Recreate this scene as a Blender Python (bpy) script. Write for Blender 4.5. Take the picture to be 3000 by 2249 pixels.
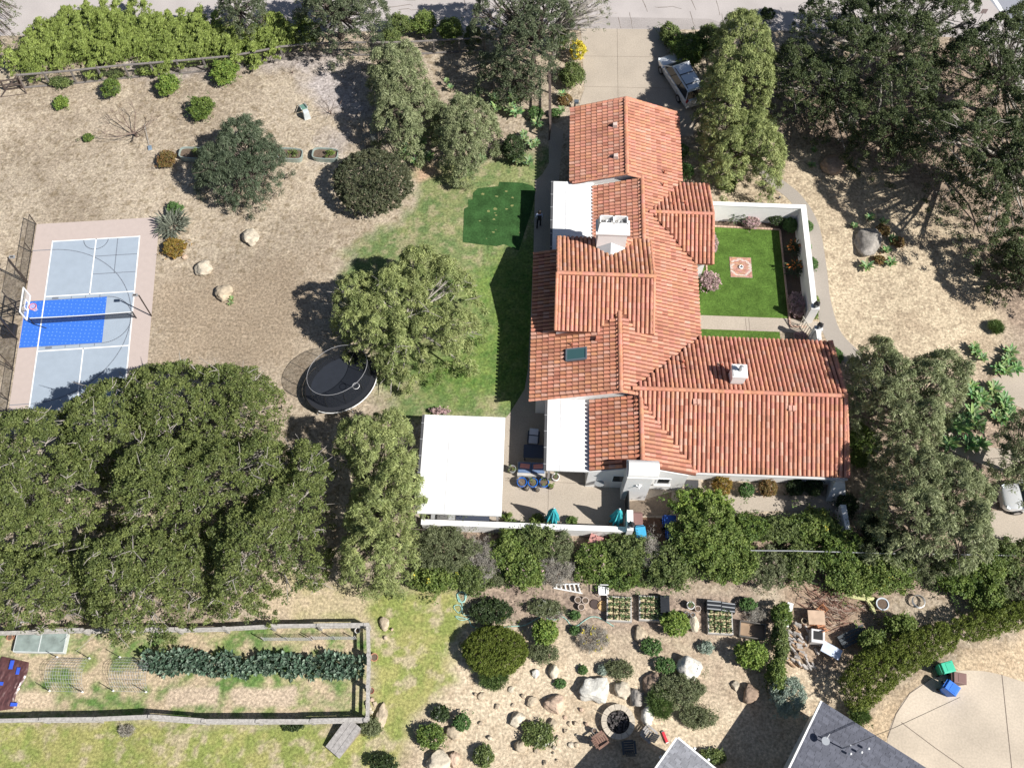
import bpy, bmesh, math, random
import numpy as np
from mathutils import Vector, Matrix
R=math.radians
for o in list(bpy.data.objects): bpy.data.objects.remove(o)
SC=bpy.context.scene; COL=SC.collection
# ---------------------------------------------------------------- camera
F=2922.0; PH=R(25.85); RO=R(2.107); H=60.0; CX,CY=1500.0,1124.5
_c,_s=math.cos(PH),math.sin(PH)
_M=np.array([[1,0,0],[0,-_c,-_s],[0,_s,-_c]])
_cr,_sr=math.cos(RO),math.sin(RO)
_M=np.array([[_cr,-_sr,0],[_sr,_cr,0],[0,0,1]])@_M
def G(x,y,z=0.0):
    """photo pixel -> place in the world at height z"""
    d=_M.T@np.array([(x-CX)/F,(y-CY)/F,1.0]); t=(z-H)/d[2]
    return np.array([d[0]*t,d[1]*t,z])
cam=bpy.data.cameras.new('camera'); cam.sensor_width=36; cam.sensor_fit='HORIZONTAL'
cam.lens=F/3000*36; cam.clip_end=3000; cam.clip_start=1
co=bpy.data.objects.new('camera',cam); COL.objects.link(co)
m=Matrix(((_M[0][0],-_M[1][0],-_M[2][0],0),(_M[0][1],-_M[1][1],-_M[2][1],0),(_M[0][2],-_M[1][2],-_M[2][2],H),(0,0,0,1)))
co.matrix_world=m; SC.camera=co
# ---------------------------------------------------------------- sky, sun, exposure
SUN_AZ=R(-25.2); SUN_EL=R(46.5)
w=bpy.data.worlds.new("World"); SC.world=w; w.use_nodes=True
nt=w.node_tree; bg=nt.nodes['Background']; sk=nt.nodes.new('ShaderNodeTexSky'); sk.sky_type='NISHITA'
sk.sun_disc=False; sk.sun_elevation=SUN_EL; sk.sun_rotation=math.pi/2-SUN_AZ
nt.links.new(sk.outputs[0],bg.inputs[0]); bg.inputs[1].default_value=0.05
sl=bpy.data.lights.new('sun','SUN'); sl.energy=5.0; sl.angle=R(0.5); sl.color=(1,0.965,0.9)
so=bpy.data.objects.new('sun',sl); COL.objects.link(so)
sd=Vector((math.cos(SUN_AZ)*math.cos(SUN_EL),math.sin(SUN_AZ)*math.cos(SUN_EL),math.sin(SUN_EL)))
so.rotation_euler=sd.to_track_quat('Z','Y').to_euler(); so.location=(20,-10,40)
SC.view_settings.view_transform='Standard'; SC.view_settings.look='None'
SC.view_settings.exposure=0.46; SC.view_settings.gamma=1
SC.render.engine='CYCLES'
# ---------------------------------------------------------------- helpers
def thing(name,label,cat,loc=(0,0,0),rz=0,group=None):
    o=bpy.data.objects.new(name,None); COL.objects.link(o); o.location=[float(v) for v in loc]; o.rotation_euler=(0,0,rz)
    o.empty_display_size=.2; o['label']=label; o['category']=cat
    if group: o['group']=group
    return o
def tag(o,label,cat,group=None):
    o['label']=label; o['category']=cat
    if group: o['group']=group
    return o
def dup(root,loc,rz=0,label=None,scale=None):
    r=root.copy(); COL.objects.link(r); r.location=[float(v) for v in loc]; r.rotation_euler=(0,0,rz)
    if label: r['label']=label
    if scale: r.scale=(scale,)*3 if not hasattr(scale,'__len__') else scale
    for ch in list(root.children):
        c=ch.copy(); COL.objects.link(c); c.parent=r
        for g in ch.children:
            d=g.copy(); COL.objects.link(d); d.parent=c
    return r
class MB:
    def __init__(s): s.v=[];s.f=[];s.c=[]
    def add(s,vs,fs,c=None):
        n=len(s.v); s.v+=[tuple(map(float,v)) for v in vs]; s.f+=[[i+n for i in f] for f in fs]; s.c+=[c]*len(fs); return s
    def box(s,c,d,rz=0,taper=1,col=None,tilt=None):
        x,y,z=d[0]/2,d[1]/2,d[2]/2; t=taper
        vs=[(-x*1,-y,-z),(x,-y,-z),(x,y,-z),(-x,y,-z),(-x*t,-y*t,z),(x*t,-y*t,z),(x*t,y*t,z),(-x*t,y*t,z)]
        m=Matrix.Rotation(rz,3,'Z')
        if tilt: m=m@Matrix.Rotation(tilt[1],3,tilt[0])
        vs=[(m@Vector(v))+Vector([float(q) for q in c]) for v in vs]
        return s.add(vs,[(0,3,2,1),(4,5,6,7),(0,1,5,4),(1,2,6,5),(2,3,7,6),(3,0,4,7)],col)
    def bx(s,x0,x1,y0,y1,z0,z1,col=None): return s.box(((x0+x1)/2,(y0+y1)/2,(z0+z1)/2),(x1-x0,y1-y0,z1-z0),col=col)
    def tube(s,pts,r,n=6,col=None,cap=True):
        pts=[Vector([float(q) for q in p]) for p in pts]
        if not hasattr(r,'__len__'): r=[r]*len(pts)
        rings=[];up=None
        for i,p in enumerate(pts):
            a=pts[max(i-1,0)];b=pts[min(i+1,len(pts)-1)];t=(b-a)
            if t.length<1e-6: t=Vector((0,0,1))
            t.normalize()
            if up is None: up=Vector((0,0,1)) if abs(t.z)<.9 else Vector((1,0,0))
            x=t.cross(up)
            if x.length<1e-4: x=t.orthogonal()
            x.normalize(); y=x.cross(t); up=y
            rings.append([p+(x*math.cos(k*2*math.pi/n)+y*math.sin(k*2*math.pi/n))*r[i] for k in range(n)])
        vs=[v for g in rings for v in g]; fs=[]
        for i in range(len(pts)-1):
            for k in range(n): fs.append((i*n+k,i*n+(k+1)%n,(i+1)*n+(k+1)%n,(i+1)*n+k))
        if cap: fs+= [tuple(range(n)),tuple(range(len(vs)-1,len(vs)-1-n,-1))]
        return s.add(vs,fs,col)
    def lathe(s,prof,n=20,c=(0,0,0),sx=1,sy=1,rz=0,col=None):
        vs=[];fs=[];cr,sr=math.cos(rz),math.sin(rz)
        for r,z in prof:
            for k in range(n):
                a=k*2*math.pi/n; x,y=r*math.cos(a)*sx,r*math.sin(a)*sy
                vs.append((c[0]+x*cr-y*sr,c[1]+x*sr+y*cr,c[2]+z))
        for i in range(len(prof)-1):
            for k in range(n): fs.append((i*n+k,i*n+(k+1)%n,(i+1)*n+(k+1)%n,(i+1)*n+k))
        if prof[0][0]>1e-3: fs.append(tuple(range(n-1,-1,-1)))
        if prof[-1][0]>1e-3: fs.append(tuple((len(prof)-1)*n+k for k in range(n)))
        return s.add(vs,fs,col)
    def prism(s,poly,z0,z1,col=None):
        n=len(poly)
        a=sum(poly[i][0]*poly[(i+1)%n][1]-poly[(i+1)%n][0]*poly[i][1] for i in range(n))
        if a<0: poly=poly[::-1]
        f0=z0 if callable(z0) else (lambda x,y:z0); f1=z1 if callable(z1) else (lambda x,y:z1)
        vs=[(p[0],p[1],f0(p[0],p[1])) for p in poly]+[(p[0],p[1],f1(p[0],p[1])) for p in poly]
        return s.add(vs,[tuple(range(n-1,-1,-1)),tuple(range(n,2*n))]+[(i,(i+1)%n,n+(i+1)%n,n+i) for i in range(n)],col)
    def build(s,name,mat,parent=None,world=False,smooth=False,bev=0):
        me=bpy.data.meshes.new(name)
        vs=s.v
        if world and parent is not None:
            o=parent.location; cz,sz=math.cos(-parent.rotation_euler[2]),math.sin(-parent.rotation_euler[2])
            vs=[((x-o[0])*cz-(y-o[1])*sz,(x-o[0])*sz+(y-o[1])*cz,z-o[2]) for x,y,z in vs]
        me.from_pydata(vs,[],s.f)
        if any(c is not None for c in s.c):
            at=me.attributes.new('tint','FLOAT_COLOR','FACE')
            at.data.foreach_set('color',np.array([(*(c or (1,1,1))[:3],1) for c in s.c],'f').ravel())
        me.materials.append(mat)
        if smooth: me.polygons.foreach_set('use_smooth',[True]*len(me.polygons))
        ob=bpy.data.objects.new(name,me); COL.objects.link(ob)
        if parent: ob.parent=parent
        if bev:
            b=ob.modifiers.new('b','BEVEL'); b.width=bev; b.segments=2; b.limit_method='ANGLE'
        return ob
def mesh_np(name,V,Fq,mat,parent=None,col=None,smooth=False):
    """V (n,3), Fq (m,4) quads, col (m,3)"""
    me=bpy.data.meshes.new(name); n=len(V); m_=len(Fq)
    if parent is not None: V=V-np.array(parent.location)
    me.vertices.add(n); me.vertices.foreach_set('co',V.astype('f').ravel())
    me.loops.add(m_*4); me.loops.foreach_set('vertex_index',Fq.astype('i').ravel())
    me.polygons.add(m_); me.polygons.foreach_set('loop_start',np.arange(0,m_*4,4,dtype='i')); me.polygons.foreach_set('loop_total',np.full(m_,4,'i'))
    me.update(calc_edges=True)
    if col is not None:
        at=me.attributes.new('tint','FLOAT_COLOR','FACE'); at.data.foreach_set('color',np.c_[col,np.ones(m_)].astype('f').ravel())
    if smooth: me.polygons.foreach_set('use_smooth',np.ones(m_,bool))
    me.materials.append(mat); me.validate()
    ob=bpy.data.objects.new(name,me); COL.objects.link(ob)
    if parent: ob.parent=parent
    return ob
# ---------------------------------------------------------------- materials
MATS={}
def mat(name,col=(.5,.5,.5),rough=.7,metal=0,var=.15,scale=3.0,bump=0,bscale=20,tint=False,spec=.4,alpha=1,trans=0,var2=None,v2scale=.5,coat=0,var3=None,v3scale=3):
    if name in MATS: return MATS[name]
    m=bpy.data.materials.new(name); m.use_nodes=True; t=m.node_tree; N=t.nodes; L=t.links
    b=N['Principled BSDF']; b.inputs['Roughness'].default_value=rough; b.inputs['Metallic'].default_value=metal
    b.inputs['Specular IOR Level'].default_value=spec
    if coat: b.inputs['Coat Weight'].default_value=coat
    geo=N.new('ShaderNodeNewGeometry')
    def noise(sc,det=4):
        n=N.new('ShaderNodeTexNoise'); n.inputs['Scale'].default_value=sc; n.inputs['Detail'].default_value=det; L.new(geo.outputs['Position'],n.inputs['Vector']); return n.outputs['Fac']
    rgb=N.new('ShaderNodeRGB'); rgb.outputs[0].default_value=(*col,1); cur=rgb.outputs[0]
    if tint:
        a=N.new('ShaderNodeAttribute'); a.attribute_name='tint'
        mx=N.new('ShaderNodeMix'); mx.data_type='RGBA'; mx.blend_type='MULTIPLY'; mx.inputs[0].default_value=1
        L.new(cur,mx.inputs[6]); L.new(a.outputs['Color'],mx.inputs[7]); cur=mx.outputs[2]
    def mul(cur,fac,lo,hi,w_=.2):
        mr=N.new('ShaderNodeMapRange'); mr.inputs[1].default_value=.5-w_; mr.inputs[2].default_value=.5+w_; mr.inputs[3].default_value=lo; mr.inputs[4].default_value=hi; L.new(fac,mr.inputs[0])
        vm=N.new('ShaderNodeVectorMath'); vm.operation='SCALE'; L.new(cur,vm.inputs[0]); L.new(mr.outputs[0],vm.inputs['Scale']); return vm.outputs[0]
    if var: cur=mul(cur,noise(scale),1-var,1+var)
    if var2: cur=mul(cur,noise(v2scale,6),1-var2,1+var2)
    if var3: cur=mul(cur,noise(v3scale,8),1-var3*1.3,1+var3,.09)
    L.new(cur,b.inputs['Base Color'])
    if bump:
        bp=N.new('ShaderNodeBump'); bp.inputs['Strength'].default_value=bump; bp.inputs['Distance'].default_value=.03
        L.new(noise(bscale,3),bp.inputs['Height']); L.new(bp.outputs[0],b.inputs['Normal'])
    if alpha<1: b.inputs['Alpha'].default_value=alpha
    if trans: b.inputs['Transmission Weight'].default_value=trans
    MATS[name]=m; return m
def leafmat(name,transl=.22,rough=.55):
    m=bpy.data.materials.new(name); m.use_nodes=True; t=m.node_tree; N=t.nodes; L=t.links
    b=N['Principled BSDF']; b.inputs['Roughness'].default_value=rough; b.inputs['Specular IOR Level'].default_value=.35
    a=N.new('ShaderNodeAttribute'); a.attribute_name='tint'; L.new(a.outputs['Color'],b.inputs['Base Color'])
    tr=N.new('ShaderNodeBsdfTranslucent'); L.new(a.outputs['Color'],tr.inputs[0])
    mx=N.new('ShaderNodeMixShader'); mx.inputs[0].default_value=transl; L.new(b.outputs[0],mx.inputs[1]); L.new(tr.outputs[0],mx.inputs[2]); L.new(mx.outputs[0],N['Material Output'].inputs[0])
    return m
LEAF=leafmat('leaf',.28)
BARK=mat('bark',(.16,.13,.11),.9,var=.3,scale=8,bump=.4)
PALEBARK=mat('pale_bark',(.34,.31,.28),.9,var=.25,scale=8)
WHITE=mat('white_stucco',(.78,.77,.76),.85,var=.03,scale=6,bump=.15,bscale=40,var2=.03)
WHITEROOF=mat('white_membrane',(.72,.72,.72),.6,var=.05,scale=7,var2=.07,v2scale=.8)
TILE=mat('terracotta_tile',(.57,.255,.165),.75,var=.12,scale=9,bump=.2,bscale=30,tint=True,spec=.25)
BLACKM=mat('black_metal',(.02,.02,.022),.5,var=0)
DARKBR=mat('dark_bronze',(.045,.035,.03),.6,var=.1)
CONC=mat('aggregate_concrete',(.40,.345,.285),.9,var=.14,scale=14,bump=.2,bscale=30,var2=.08,v2scale=.5)
CONC2=mat('neighbour_concrete',(.49,.42,.34),.9,var=.10,scale=9,var2=.14,v2scale=.35)
GREYW=mat('weathered_wood',(.36,.34,.33),.85,var=.25,scale=6,bump=.3)
GLASSD=mat('dark_glass',(.015,.02,.025),.08,var=0,spec=.6)
BRONZE=mat('brown_wood',(.10,.075,.065),.8,var=.25,scale=7)
GREYM=mat('grey_metal',(.45,.46,.47),.4,metal=.4,var=.05)
WPAINT=mat('white_paint',(.8,.8,.8),.5,var=.02)
TERRA=mat('terracotta_pot',(.45,.22,.14),.8,var=.15,scale=12)
SOIL=mat('soil',(.13,.095,.07),1,var=.4,scale=18,bump=.5)
# ---------------------------------------------------------------- noise in numpy
def vnoise(x,y,sc,seed=0,octv=3):
    out=np.zeros_like(x,dtype=float);amp=1;tot=0
    for o in range(octv):
        rg=np.random.RandomState(seed*17+o*101+3); T=rg.rand(257,257)
        X=x*sc+1000;Y=y*sc+1000; xi=np.floor(X).astype(int);yi=np.floor(Y).astype(int);fx=X-xi;fy=Y-yi
        fx=fx*fx*(3-2*fx);fy=fy*fy*(3-2*fy);a=xi%256;b=yi%256;a1=(a+1)%256;b1=(b+1)%256
        out+=amp*((T[a,b]*(1-fx)+T[a1,b]*fx)*(1-fy)+(T[a,b1]*(1-fx)+T[a1,b1]*fx)*fy);tot+=amp;amp*=.55;sc*=2.03
    return out/tot
def wpoly(px,z=0): return np.array([G(a,b,z)[:2] for a,b in px])
def sdist(x,y,P):
    """signed distance (m), positive inside polygon P (world)"""
    n=len(P);ins=np.zeros(x.shape,bool);D=np.full(x.shape,1e9)
    for i in range(n):
        ax,ay=P[i];bx,by=P[(i+1)%n];dx,dy=bx-ax,by-ay
        t=np.clip(((x-ax)*dx+(y-ay)*dy)/(dx*dx+dy*dy+1e-12),0,1)
        D=np.minimum(D,np.hypot(x-ax-t*dx,y-ay-t*dy))
        if dy!=0:
            c=((ay>y)!=(by>y))&(x<(dx)*(y-ay)/dy+ax); ins^=c
    return np.where(ins,D,-D)
# ================================================================ THE GROUND (one sheet to the horizon)
def ground():
    xs=np.r_[-900,-400,-200,-100,-60,np.arange(-46,46.01,.125),60,100,200,400,900]
    ys=np.r_[-900,-400,-150,-50,-10,np.arange(2,70.01,.125),90,150,300,600,1200]
    X,Y=np.meshgrid(xs,ys); n=vnoise
    f1=n(X,Y,2.4,1,3); f2=n(X,Y,5.0,2,2); f3=n(X,Y,.22,3,3); f4=n(X,Y,.6,4,3)
    def mix(a,b,t): t=np.clip(t,0,1)[...,None]; return a*(1-t)+b*t
    def C(r,g,b): return np.ones(X.shape+(3,))*np.array([r,g,b])
    ss=lambda v,a,b: np.clip((v-a)/(b-a),0,1)
    dry=mix(C(.40,.335,.26),C(.32,.262,.20),ss(f3,.42,.62)); dry=mix(dry,C(.20,.155,.10),.75*ss(f2*.7+f1*.3,.52,.70)); dry=mix(dry,C(.52,.445,.34),.5*ss(n(X,Y,3.6,9,3),.54,.70))
    col=dry
    def reg(px,soft,amp,seed=5,sc=.9):
        P=wpoly(px); d=sdist(X,Y,P)+amp*(n(X,Y,sc,seed,4)-.5)*2
        return ss(d,-soft,soft)
    grn=mix(C(.09,.155,.045),C(.19,.22,.085),ss(f1*.5+f4*.5,.42,.62)); grn=mix(grn,C(.34,.29,.18),.65*ss(n(X,Y,1.9,11,4),.55,.70))
    lush=mix(C(.075,.15,.03),C(.16,.23,.055),ss(f1*.4+f2*.6,.35,.65))
    sand=mix(C(.53,.44,.325),C(.42,.335,.24),ss(f1*.4+f2*.3+f4*.3,.45,.62))
    chips=mix(C(.52,.43,.31),C(.35,.28,.20),ss(f1*.3+f2*.7,.44,.66)); chips=mix(chips,C(.36,.28,.20),.55*ss(f3*.4+f4*.6,.50,.66))
    litter=mix(C(.34,.26,.20),C(.21,.16,.125),ss(f2,.35,.7))
    dmul=mix(C(.24,.185,.15),C(.36,.28,.22),ss(f2,.4,.65))
    grav=mix(C(.44,.40,.40),C(.30,.27,.27),ss(f2*.7+f1*.3,.45,.65))
    lawnb=mix(C(.215,.25,.075),C(.30,.29,.11),ss(f4*.6+f1*.4,.42,.60)); lawnb=mix(lawnb,C(.42,.35,.24),.85*ss(n(X,Y,1.5,21,4),.57,.72))
    col=mix(col,C(.30,.235,.17),.75*reg([(360,820),(700,780),(900,760),(950,900),(900,1100),(700,1080),(450,1080),(440,900)],1.5,2,31,.5))
    col=mix(col,grav,.8*reg([(880,200),(1060,190),(1080,330),(1000,340),(940,300),(900,270)],.8,.9,7)); col=mix(col,grav,.5*reg([(950,380),(1020,380),(1010,480),(930,470)],.6,.8,8))
    col=mix(col,grav*.95,.55*reg([(360,180),(700,150),(1000,150),(1000,200),(700,210),(400,240)],.6,.8,18))
    col=mix(col,grn,.9*reg([(1190,500),(1330,470),(1600,440),(1600,1240),(1180,1240),(1110,1150),(1080,1040),(1040,960),(1000,820),(1040,720),(1160,650),(1220,560)],.7,1.2,12))
    col=mix(col,lush,.8*reg([(1330,840),(1480,720),(1600,700),(1600,1170),(1250,1160),(1200,1070),(1300,1050),(1420,960)],1.0,1.0,13))
    col=mix(col,C(.42,.29,.20),reg([(1210,490),(1270,480),(1290,510),(1230,530)],.3,.4,14))
    col=mix(col,litter,.95*reg([(2230,330),(2300,200),(3200,60),(3200,1000),(2900,980),(2840,800),(2760,650),(2640,560),(2500,520),(2340,430)],1.5,1.5,15))
    col=mix(col,chips,reg([(2080,520),(2240,440),(2330,420),(2500,470),(2700,560),(2860,700),(2920,880),(2930,1020),(2840,1140),(2600,1180),(2500,1100),(2380,1000),(2300,800),(2080,600)],.8,.8,16))
    col=mix(col,litter*1.25,.9*reg([(2440,1000),(2640,1120),(2900,1100),(3100,1000),(3200,1700),(2400,1700),(2440,1400)],1.,1.,17))
    col=mix(col,chips*.85,.8*reg([(2480,1360),(2600,1360),(2600,1460),(2480,1460)],.3,.4,19))
    col=mix(col,litter,.95*reg([(1240,1540),(1800,1560),(2500,1560),(3200,1640),(3200,1800),(2300,1700),(1240,1720)],.5,.5,20))
    col=mix(col,lawnb,reg([(850,1690),(1000,1720),(1330,1730),(1390,1850),(1340,2010),(1230,2080),(1190,2180),(1150,2300),(-200,2300),(-200,2110),(1085,2110),(1085,1830),(870,1810)],.5,.7,22))
    col=mix(col,C(.46,.37,.26),.8*reg([(760,1700),(900,1700),(1100,1740),(1080,1820),(760,1830)],.6,.8,32))
    veg=mix(grn*1.15,C(.43,.345,.24),ss(n(X,Y,1.2,24,4),.40,.66))
    col=mix(col,veg,reg([(-200,1850),(1075,1830),(1075,2105),(-200,2110)],.1,.05,23))
    col=mix(col,C(.50,.40,.29),reg([(-50,2020),(160,2020),(160,2080),(-50,2085)],.25,.3,25))
    for a,b in ((490,640),(680,870)):
        col=mix(col,C(.46,.37,.28)*(.8+.4*n(X,Y,7,3,2))[...,None],reg([(a,2015),(b,2012),(b,2068),(a,2070)],.12,.25,26,2))
    col=mix(col,sand,reg([(1370,1830),(1700,1830),(2300,1850),(2440,2000),(2440,2300),(1150,2300),(1190,2180),(1240,2090),(1340,2010),(1310,1960)],.6,.9,27))
    col=mix(col,mix(sand*.8,litter*1.1,f1),.7*reg([(1600,1800),(2260,1800),(2280,2000),(2100,2060),(1900,1950),(1650,1920)],1,1.2,28))
    col=mix(col,dmul,reg([(1430,1700),(1700,1720),(2200,1740),(2280,1820),(2240,1870),(1900,1840),(1640,1830),(1380,1800)],.5,.5,29))
    col=mix(col,mix(C(.55,.44,.31),C(.40,.30,.2),f1),reg([(2520,2100),(2680,2000),(2860,1900),(3200,1800),(3200,2300),(2500,2300)],.5,.6,30))
    col=mix(col,C(.30,.22,.16),.85*reg([(2300,1700),(2600,1700),(2600,1900),(2400,1980),(2300,1900)],.5,.6,34))
    drift=.86+.28*n(X,Y,.16,77,3)+.16*(n(X,Y,.7,78,3)-.5); col=col*drift[...,None]
    # undulation in height, none where paving lies
    Z=np.zeros_like(X)
    V=np.c_[X.ravel(),Y.ravel(),Z.ravel()]; ny,nx=X.shape
    i=(np.arange(ny-1)[:,None]*nx+np.arange(nx-1)[None,:]).ravel()
    Fq=np.c_[i,i+1,i+nx+1,i+nx]
    me=bpy.data.meshes.new('ground'); me.vertices.add(len(V)); me.vertices.foreach_set('co',V.astype('f').ravel())
    me.loops.add(len(Fq)*4); me.loops.foreach_set('vertex_index',Fq.astype('i').ravel()); me.polygons.add(len(Fq))
    me.polygons.foreach_set('loop_start',np.arange(0,len(Fq)*4,4,dtype='i')); me.polygons.foreach_set('loop_total',np.full(len(Fq),4,'i')); me.update(calc_edges=True)
    at=me.attributes.new('tint','FLOAT_COLOR','POINT'); at.data.foreach_set('color',np.c_[col.reshape(-1,3),np.ones(len(V))].astype('f').ravel())
    m=mat('ground_cover',(1,1,1),.95,var=.34,scale=6.5,bump=.9,bscale=14,tint=True,spec=.1,var2=.24,v2scale=19,var3=.10,v3scale=5)
    me.materials.append(m); o=bpy.data.objects.new('ground',me); COL.objects.link(o); o['kind']='structure'
ground()
def sheet(name,px,z,m,world=False,thick=0,kind='structure'):
    P=[tuple(p) for p in (px if world else wpoly(px))]
    b=MB()
    if thick: b.prism(P,z-thick,z)
    else:
        a=sum(P[i][0]*P[(i+1)%len(P)][1]-P[(i+1)%len(P)][0]*P[i][1] for i in range(len(P)))
        if a<0: P=P[::-1]
        b.add([(x,y,z) for x,y in P],[tuple(range(len(P)))])
    o=b.build(name,m)
    if kind: o['kind']=kind
    return o
def smooth_line(pts,n=6):
    out=[]
    for i in range(len(pts)-1):
        p0=pts[max(i-1,0)];p1=pts[i];p2=pts[i+1];p3=pts[min(i+2,len(pts)-1)]
        for k in range(n):
            t=k/n; out.append(tuple(.5*((2*p1[j])+(-p0[j]+p2[j])*t+(2*p0[j]-5*p1[j]+4*p2[j]-p3[j])*t*t+(-p0[j]+3*p1[j]-3*p2[j]+p3[j])*t**3) for j in range(len(p1))))
    out.append(tuple(pts[-1])); return out
ASPH=mat('pale_asphalt',(.42,.385,.375),.9,var=.1,scale=18,var2=.08,v2scale=.4,bump=.2,bscale=50)
ASPH2=mat('worn_asphalt',(.33,.30,.29),.9,var=.16,scale=12,var2=.1)
ASPH3=mat('blue_asphalt',(.26,.27,.31),.9,var=.12,scale=16)
JOINT=mat('joint_dark',(.16,.13,.11),1,var=0)
# road along the top of the picture
sheet('road',[(-900,120),(40,105),(700,95),(1200,92),(1700,84),(2080,88),(2300,90),(2800,110),(2860,120),(3000,280),(3700,500),(3700,-1200),(-900,-1200)],.004,ASPH)
sheet('road_patch',[(1640,48),(2080,56),(2120,70),(2080,87),(1700,83),(1600,80)],.008,ASPH2)
sheet('side_road',[(2912,-60),(2900,0),(2950,62),(3060,190),(3600,500),(3600,-400),(2860,-400)],.009,ASPH3)
sheet('road_marking',[(2908,0),(2918,-3),(2960,60),(3060,188),(3060,200),(2948,62)],.013,WPAINT)
b=MB(); rg=random.Random(5)
for k in range(30):
    x=rg.uniform(900,2700); y=rg.uniform(-40,60); pts=[]
    for j in range(6): pts.append((*G(x,y)[:2],.010)); x+=rg.uniform(5,30)*(1 if k%2 else .15); y+=rg.uniform(-4,4) if k%2 else rg.uniform(4,12)
    for p,q in zip(pts[:-1],pts[1:]):
        d=Vector(q)-Vector(p); n_=Vector((-d.y,d.x,0)).normalized()*rg.uniform(.012,.03)
        b.add([Vector(p)-n_,Vector(q)-n_,Vector(q)+n_,Vector(p)+n_],[(0,1,2,3)])
o=b.build('road_cracks',JOINT); o['kind']='structure'
# driveway
sheet('driveway',[(1702,84),(1932,87),(1945,120),(1960,200),(2040,345),(2030,400),(1660,400),(1690,330),(1712,260)],.012,CONC)
def joints(name,lines,w=.02,z=.018,m=JOINT):
    b=MB()
    for l in lines:
        pts=[Vector((*G(*p)[:2],z)) for p in l]
        for p,q in zip(pts[:-1],pts[1:]):
            n_=Vector((-(q-p).y,(q-p).x,0)).normalized()*w
            b.add([p-n_,q-n_,q+n_,p+n_],[(0,1,2,3)])
    o=b.build(name,m); o['kind']='structure'; return o
joints('driveway_joints',[[(1808,84),(1811,320)],[(1705,165),(1935,168)],[(1712,254),(1975,260)]],.011)
# patio + walks
W=lambda *p:[tuple(q) for q in p]
PB=[tuple(G(*q)[:2]) for q in ((1608,355),(1608,480),(1588,512),(1568,530),(1563,740),(1556,900),(1547,1080),(1537,1140),(1512,1180),(1492,1212),(1478,1228))]
sheet('patio',W((-.5,18.9),(7.6,18.9),(7.6,20.0),(12.3,20.6),(12.3,24),(5,27),(2.5,39),(3.2,50.6),*PB,(-5.8,25.4),(-5.8,18.9)),.012,CONC,world=True)
joints('patio_joints',[[(1607,1400),(1605,1525)],[(1480,1407),(1830,1420)]],.012)
sheet('side_path',[(1880,1440),(1975,1438),(2060,1450),(2180,1455),(2290,1450),(2480,1455),(2530,1470),(2520,1500),(2440,1500),(2300,1495),(2170,1502),(2020,1510),(1960,1512),(1850,1512),(1850,1440)],.014,CONC)
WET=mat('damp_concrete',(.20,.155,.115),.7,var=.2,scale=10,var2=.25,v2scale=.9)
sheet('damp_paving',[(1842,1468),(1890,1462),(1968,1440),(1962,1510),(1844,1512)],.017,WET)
sheet('brown_deck',[(1845,1515),(1975,1517),(1975,1580),(1842,1600)],.010,mat('red_brown_earth',(.14,.08,.05),.9,var=.3,scale=8))
pl=smooth_line([(2215,470),(2262,525),(2330,580),(2378,660),(2400,780),(2412,880),(2440,980),(2500,1050),(2570,1120),(2640,1190)],6)
wl=[G(*p)[:2] for p in pl]; L_=[];R_=[]
for i,p in enumerate(wl):
    d=wl[min(i+1,len(wl)-1)]-wl[max(i-1,0)]; d/=np.linalg.norm(d); n_=np.array([-d[1],d[0]]); ww=.52+.25*min(1,max(0,(i-30)/15))
    L_.append(tuple(p+n_*ww)); R_.append(tuple(p-n_*ww))
sheet('front_path',L_+R_[::-1],.012,mat('grey_path',(.33,.295,.26),.9,var=.12,scale=14),world=True)
sheet('court_walk',W((12.2,33.82),(18.4,33.82),(21.2,33.7),(21.2,34.7),(19.0,34.88),(12.2,34.88)),.016,CONC,world=True)
joints('court_walk_joint',[[(2183,932),(2187,968)],[(2193,932),(2197,968)]],.015)
LAWN=mat('courtyard_grass',(.08,.145,.028),.9,var=.35,scale=11,bump=1,bscale=25,var2=.25,v2scale=1.1,spec=.1,var3=.09,v3scale=4)
LT=G(2200,668)[1]
sheet('courtyard_lawn',W((12.6,34.9),(19.0,34.9),(19.0,LT-.1),(13.2,LT),(12.6,37.5)),.010,LAWN,world=True)
sheet('lawn_strip',W((12.4,31.6),(18.3,31.6),(18.3,33.80),(12.4,33.80)),.010,LAWN,world=True)
sheet('planting_bed',W((19.05,34.3),(20.2,34.3),(20.2,43.0),(12.6,43.0),(12.6,LT+.05),(19.05,LT-.1)),.008,SOIL,world=True)
SOD=mat('sod_turf',(.035,.085,.026),.9,var=.25,scale=8,bump=.6,bscale=25,var2=.3,v2scale=1.2,spec=.1)
sheet('sod_patch',[(1360,612),(1372,606),(1372,585),(1385,585),(1386,565),(1400,552),(1460,546),(1463,533),(1530,536),(1560,545),(1570,556),(1560,610),(1520,735),(1478,716),(1455,722),(1400,716),(1356,710)],.020,SOD)
b=MB(); rg=random.Random(8)
for k in range(16):
    x,y=G(rg.uniform(1395,1530),rg.uniform(560,705))[:2]; n=7; rr=rg.uniform(.04,.15)
    b.add([(x+rr*rg.uniform(.5,1.3)*math.cos(a*6.28/n),y+rr*.7*rg.uniform(.5,1.3)*math.sin(a*6.28/n),.024) for a in range(n)],[tuple(range(n))])
o=b.build('dry_grass_spots',mat('dry_spot',(.20,.21,.08),.95,var=.3,scale=20)); o['kind']='structure'
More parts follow.
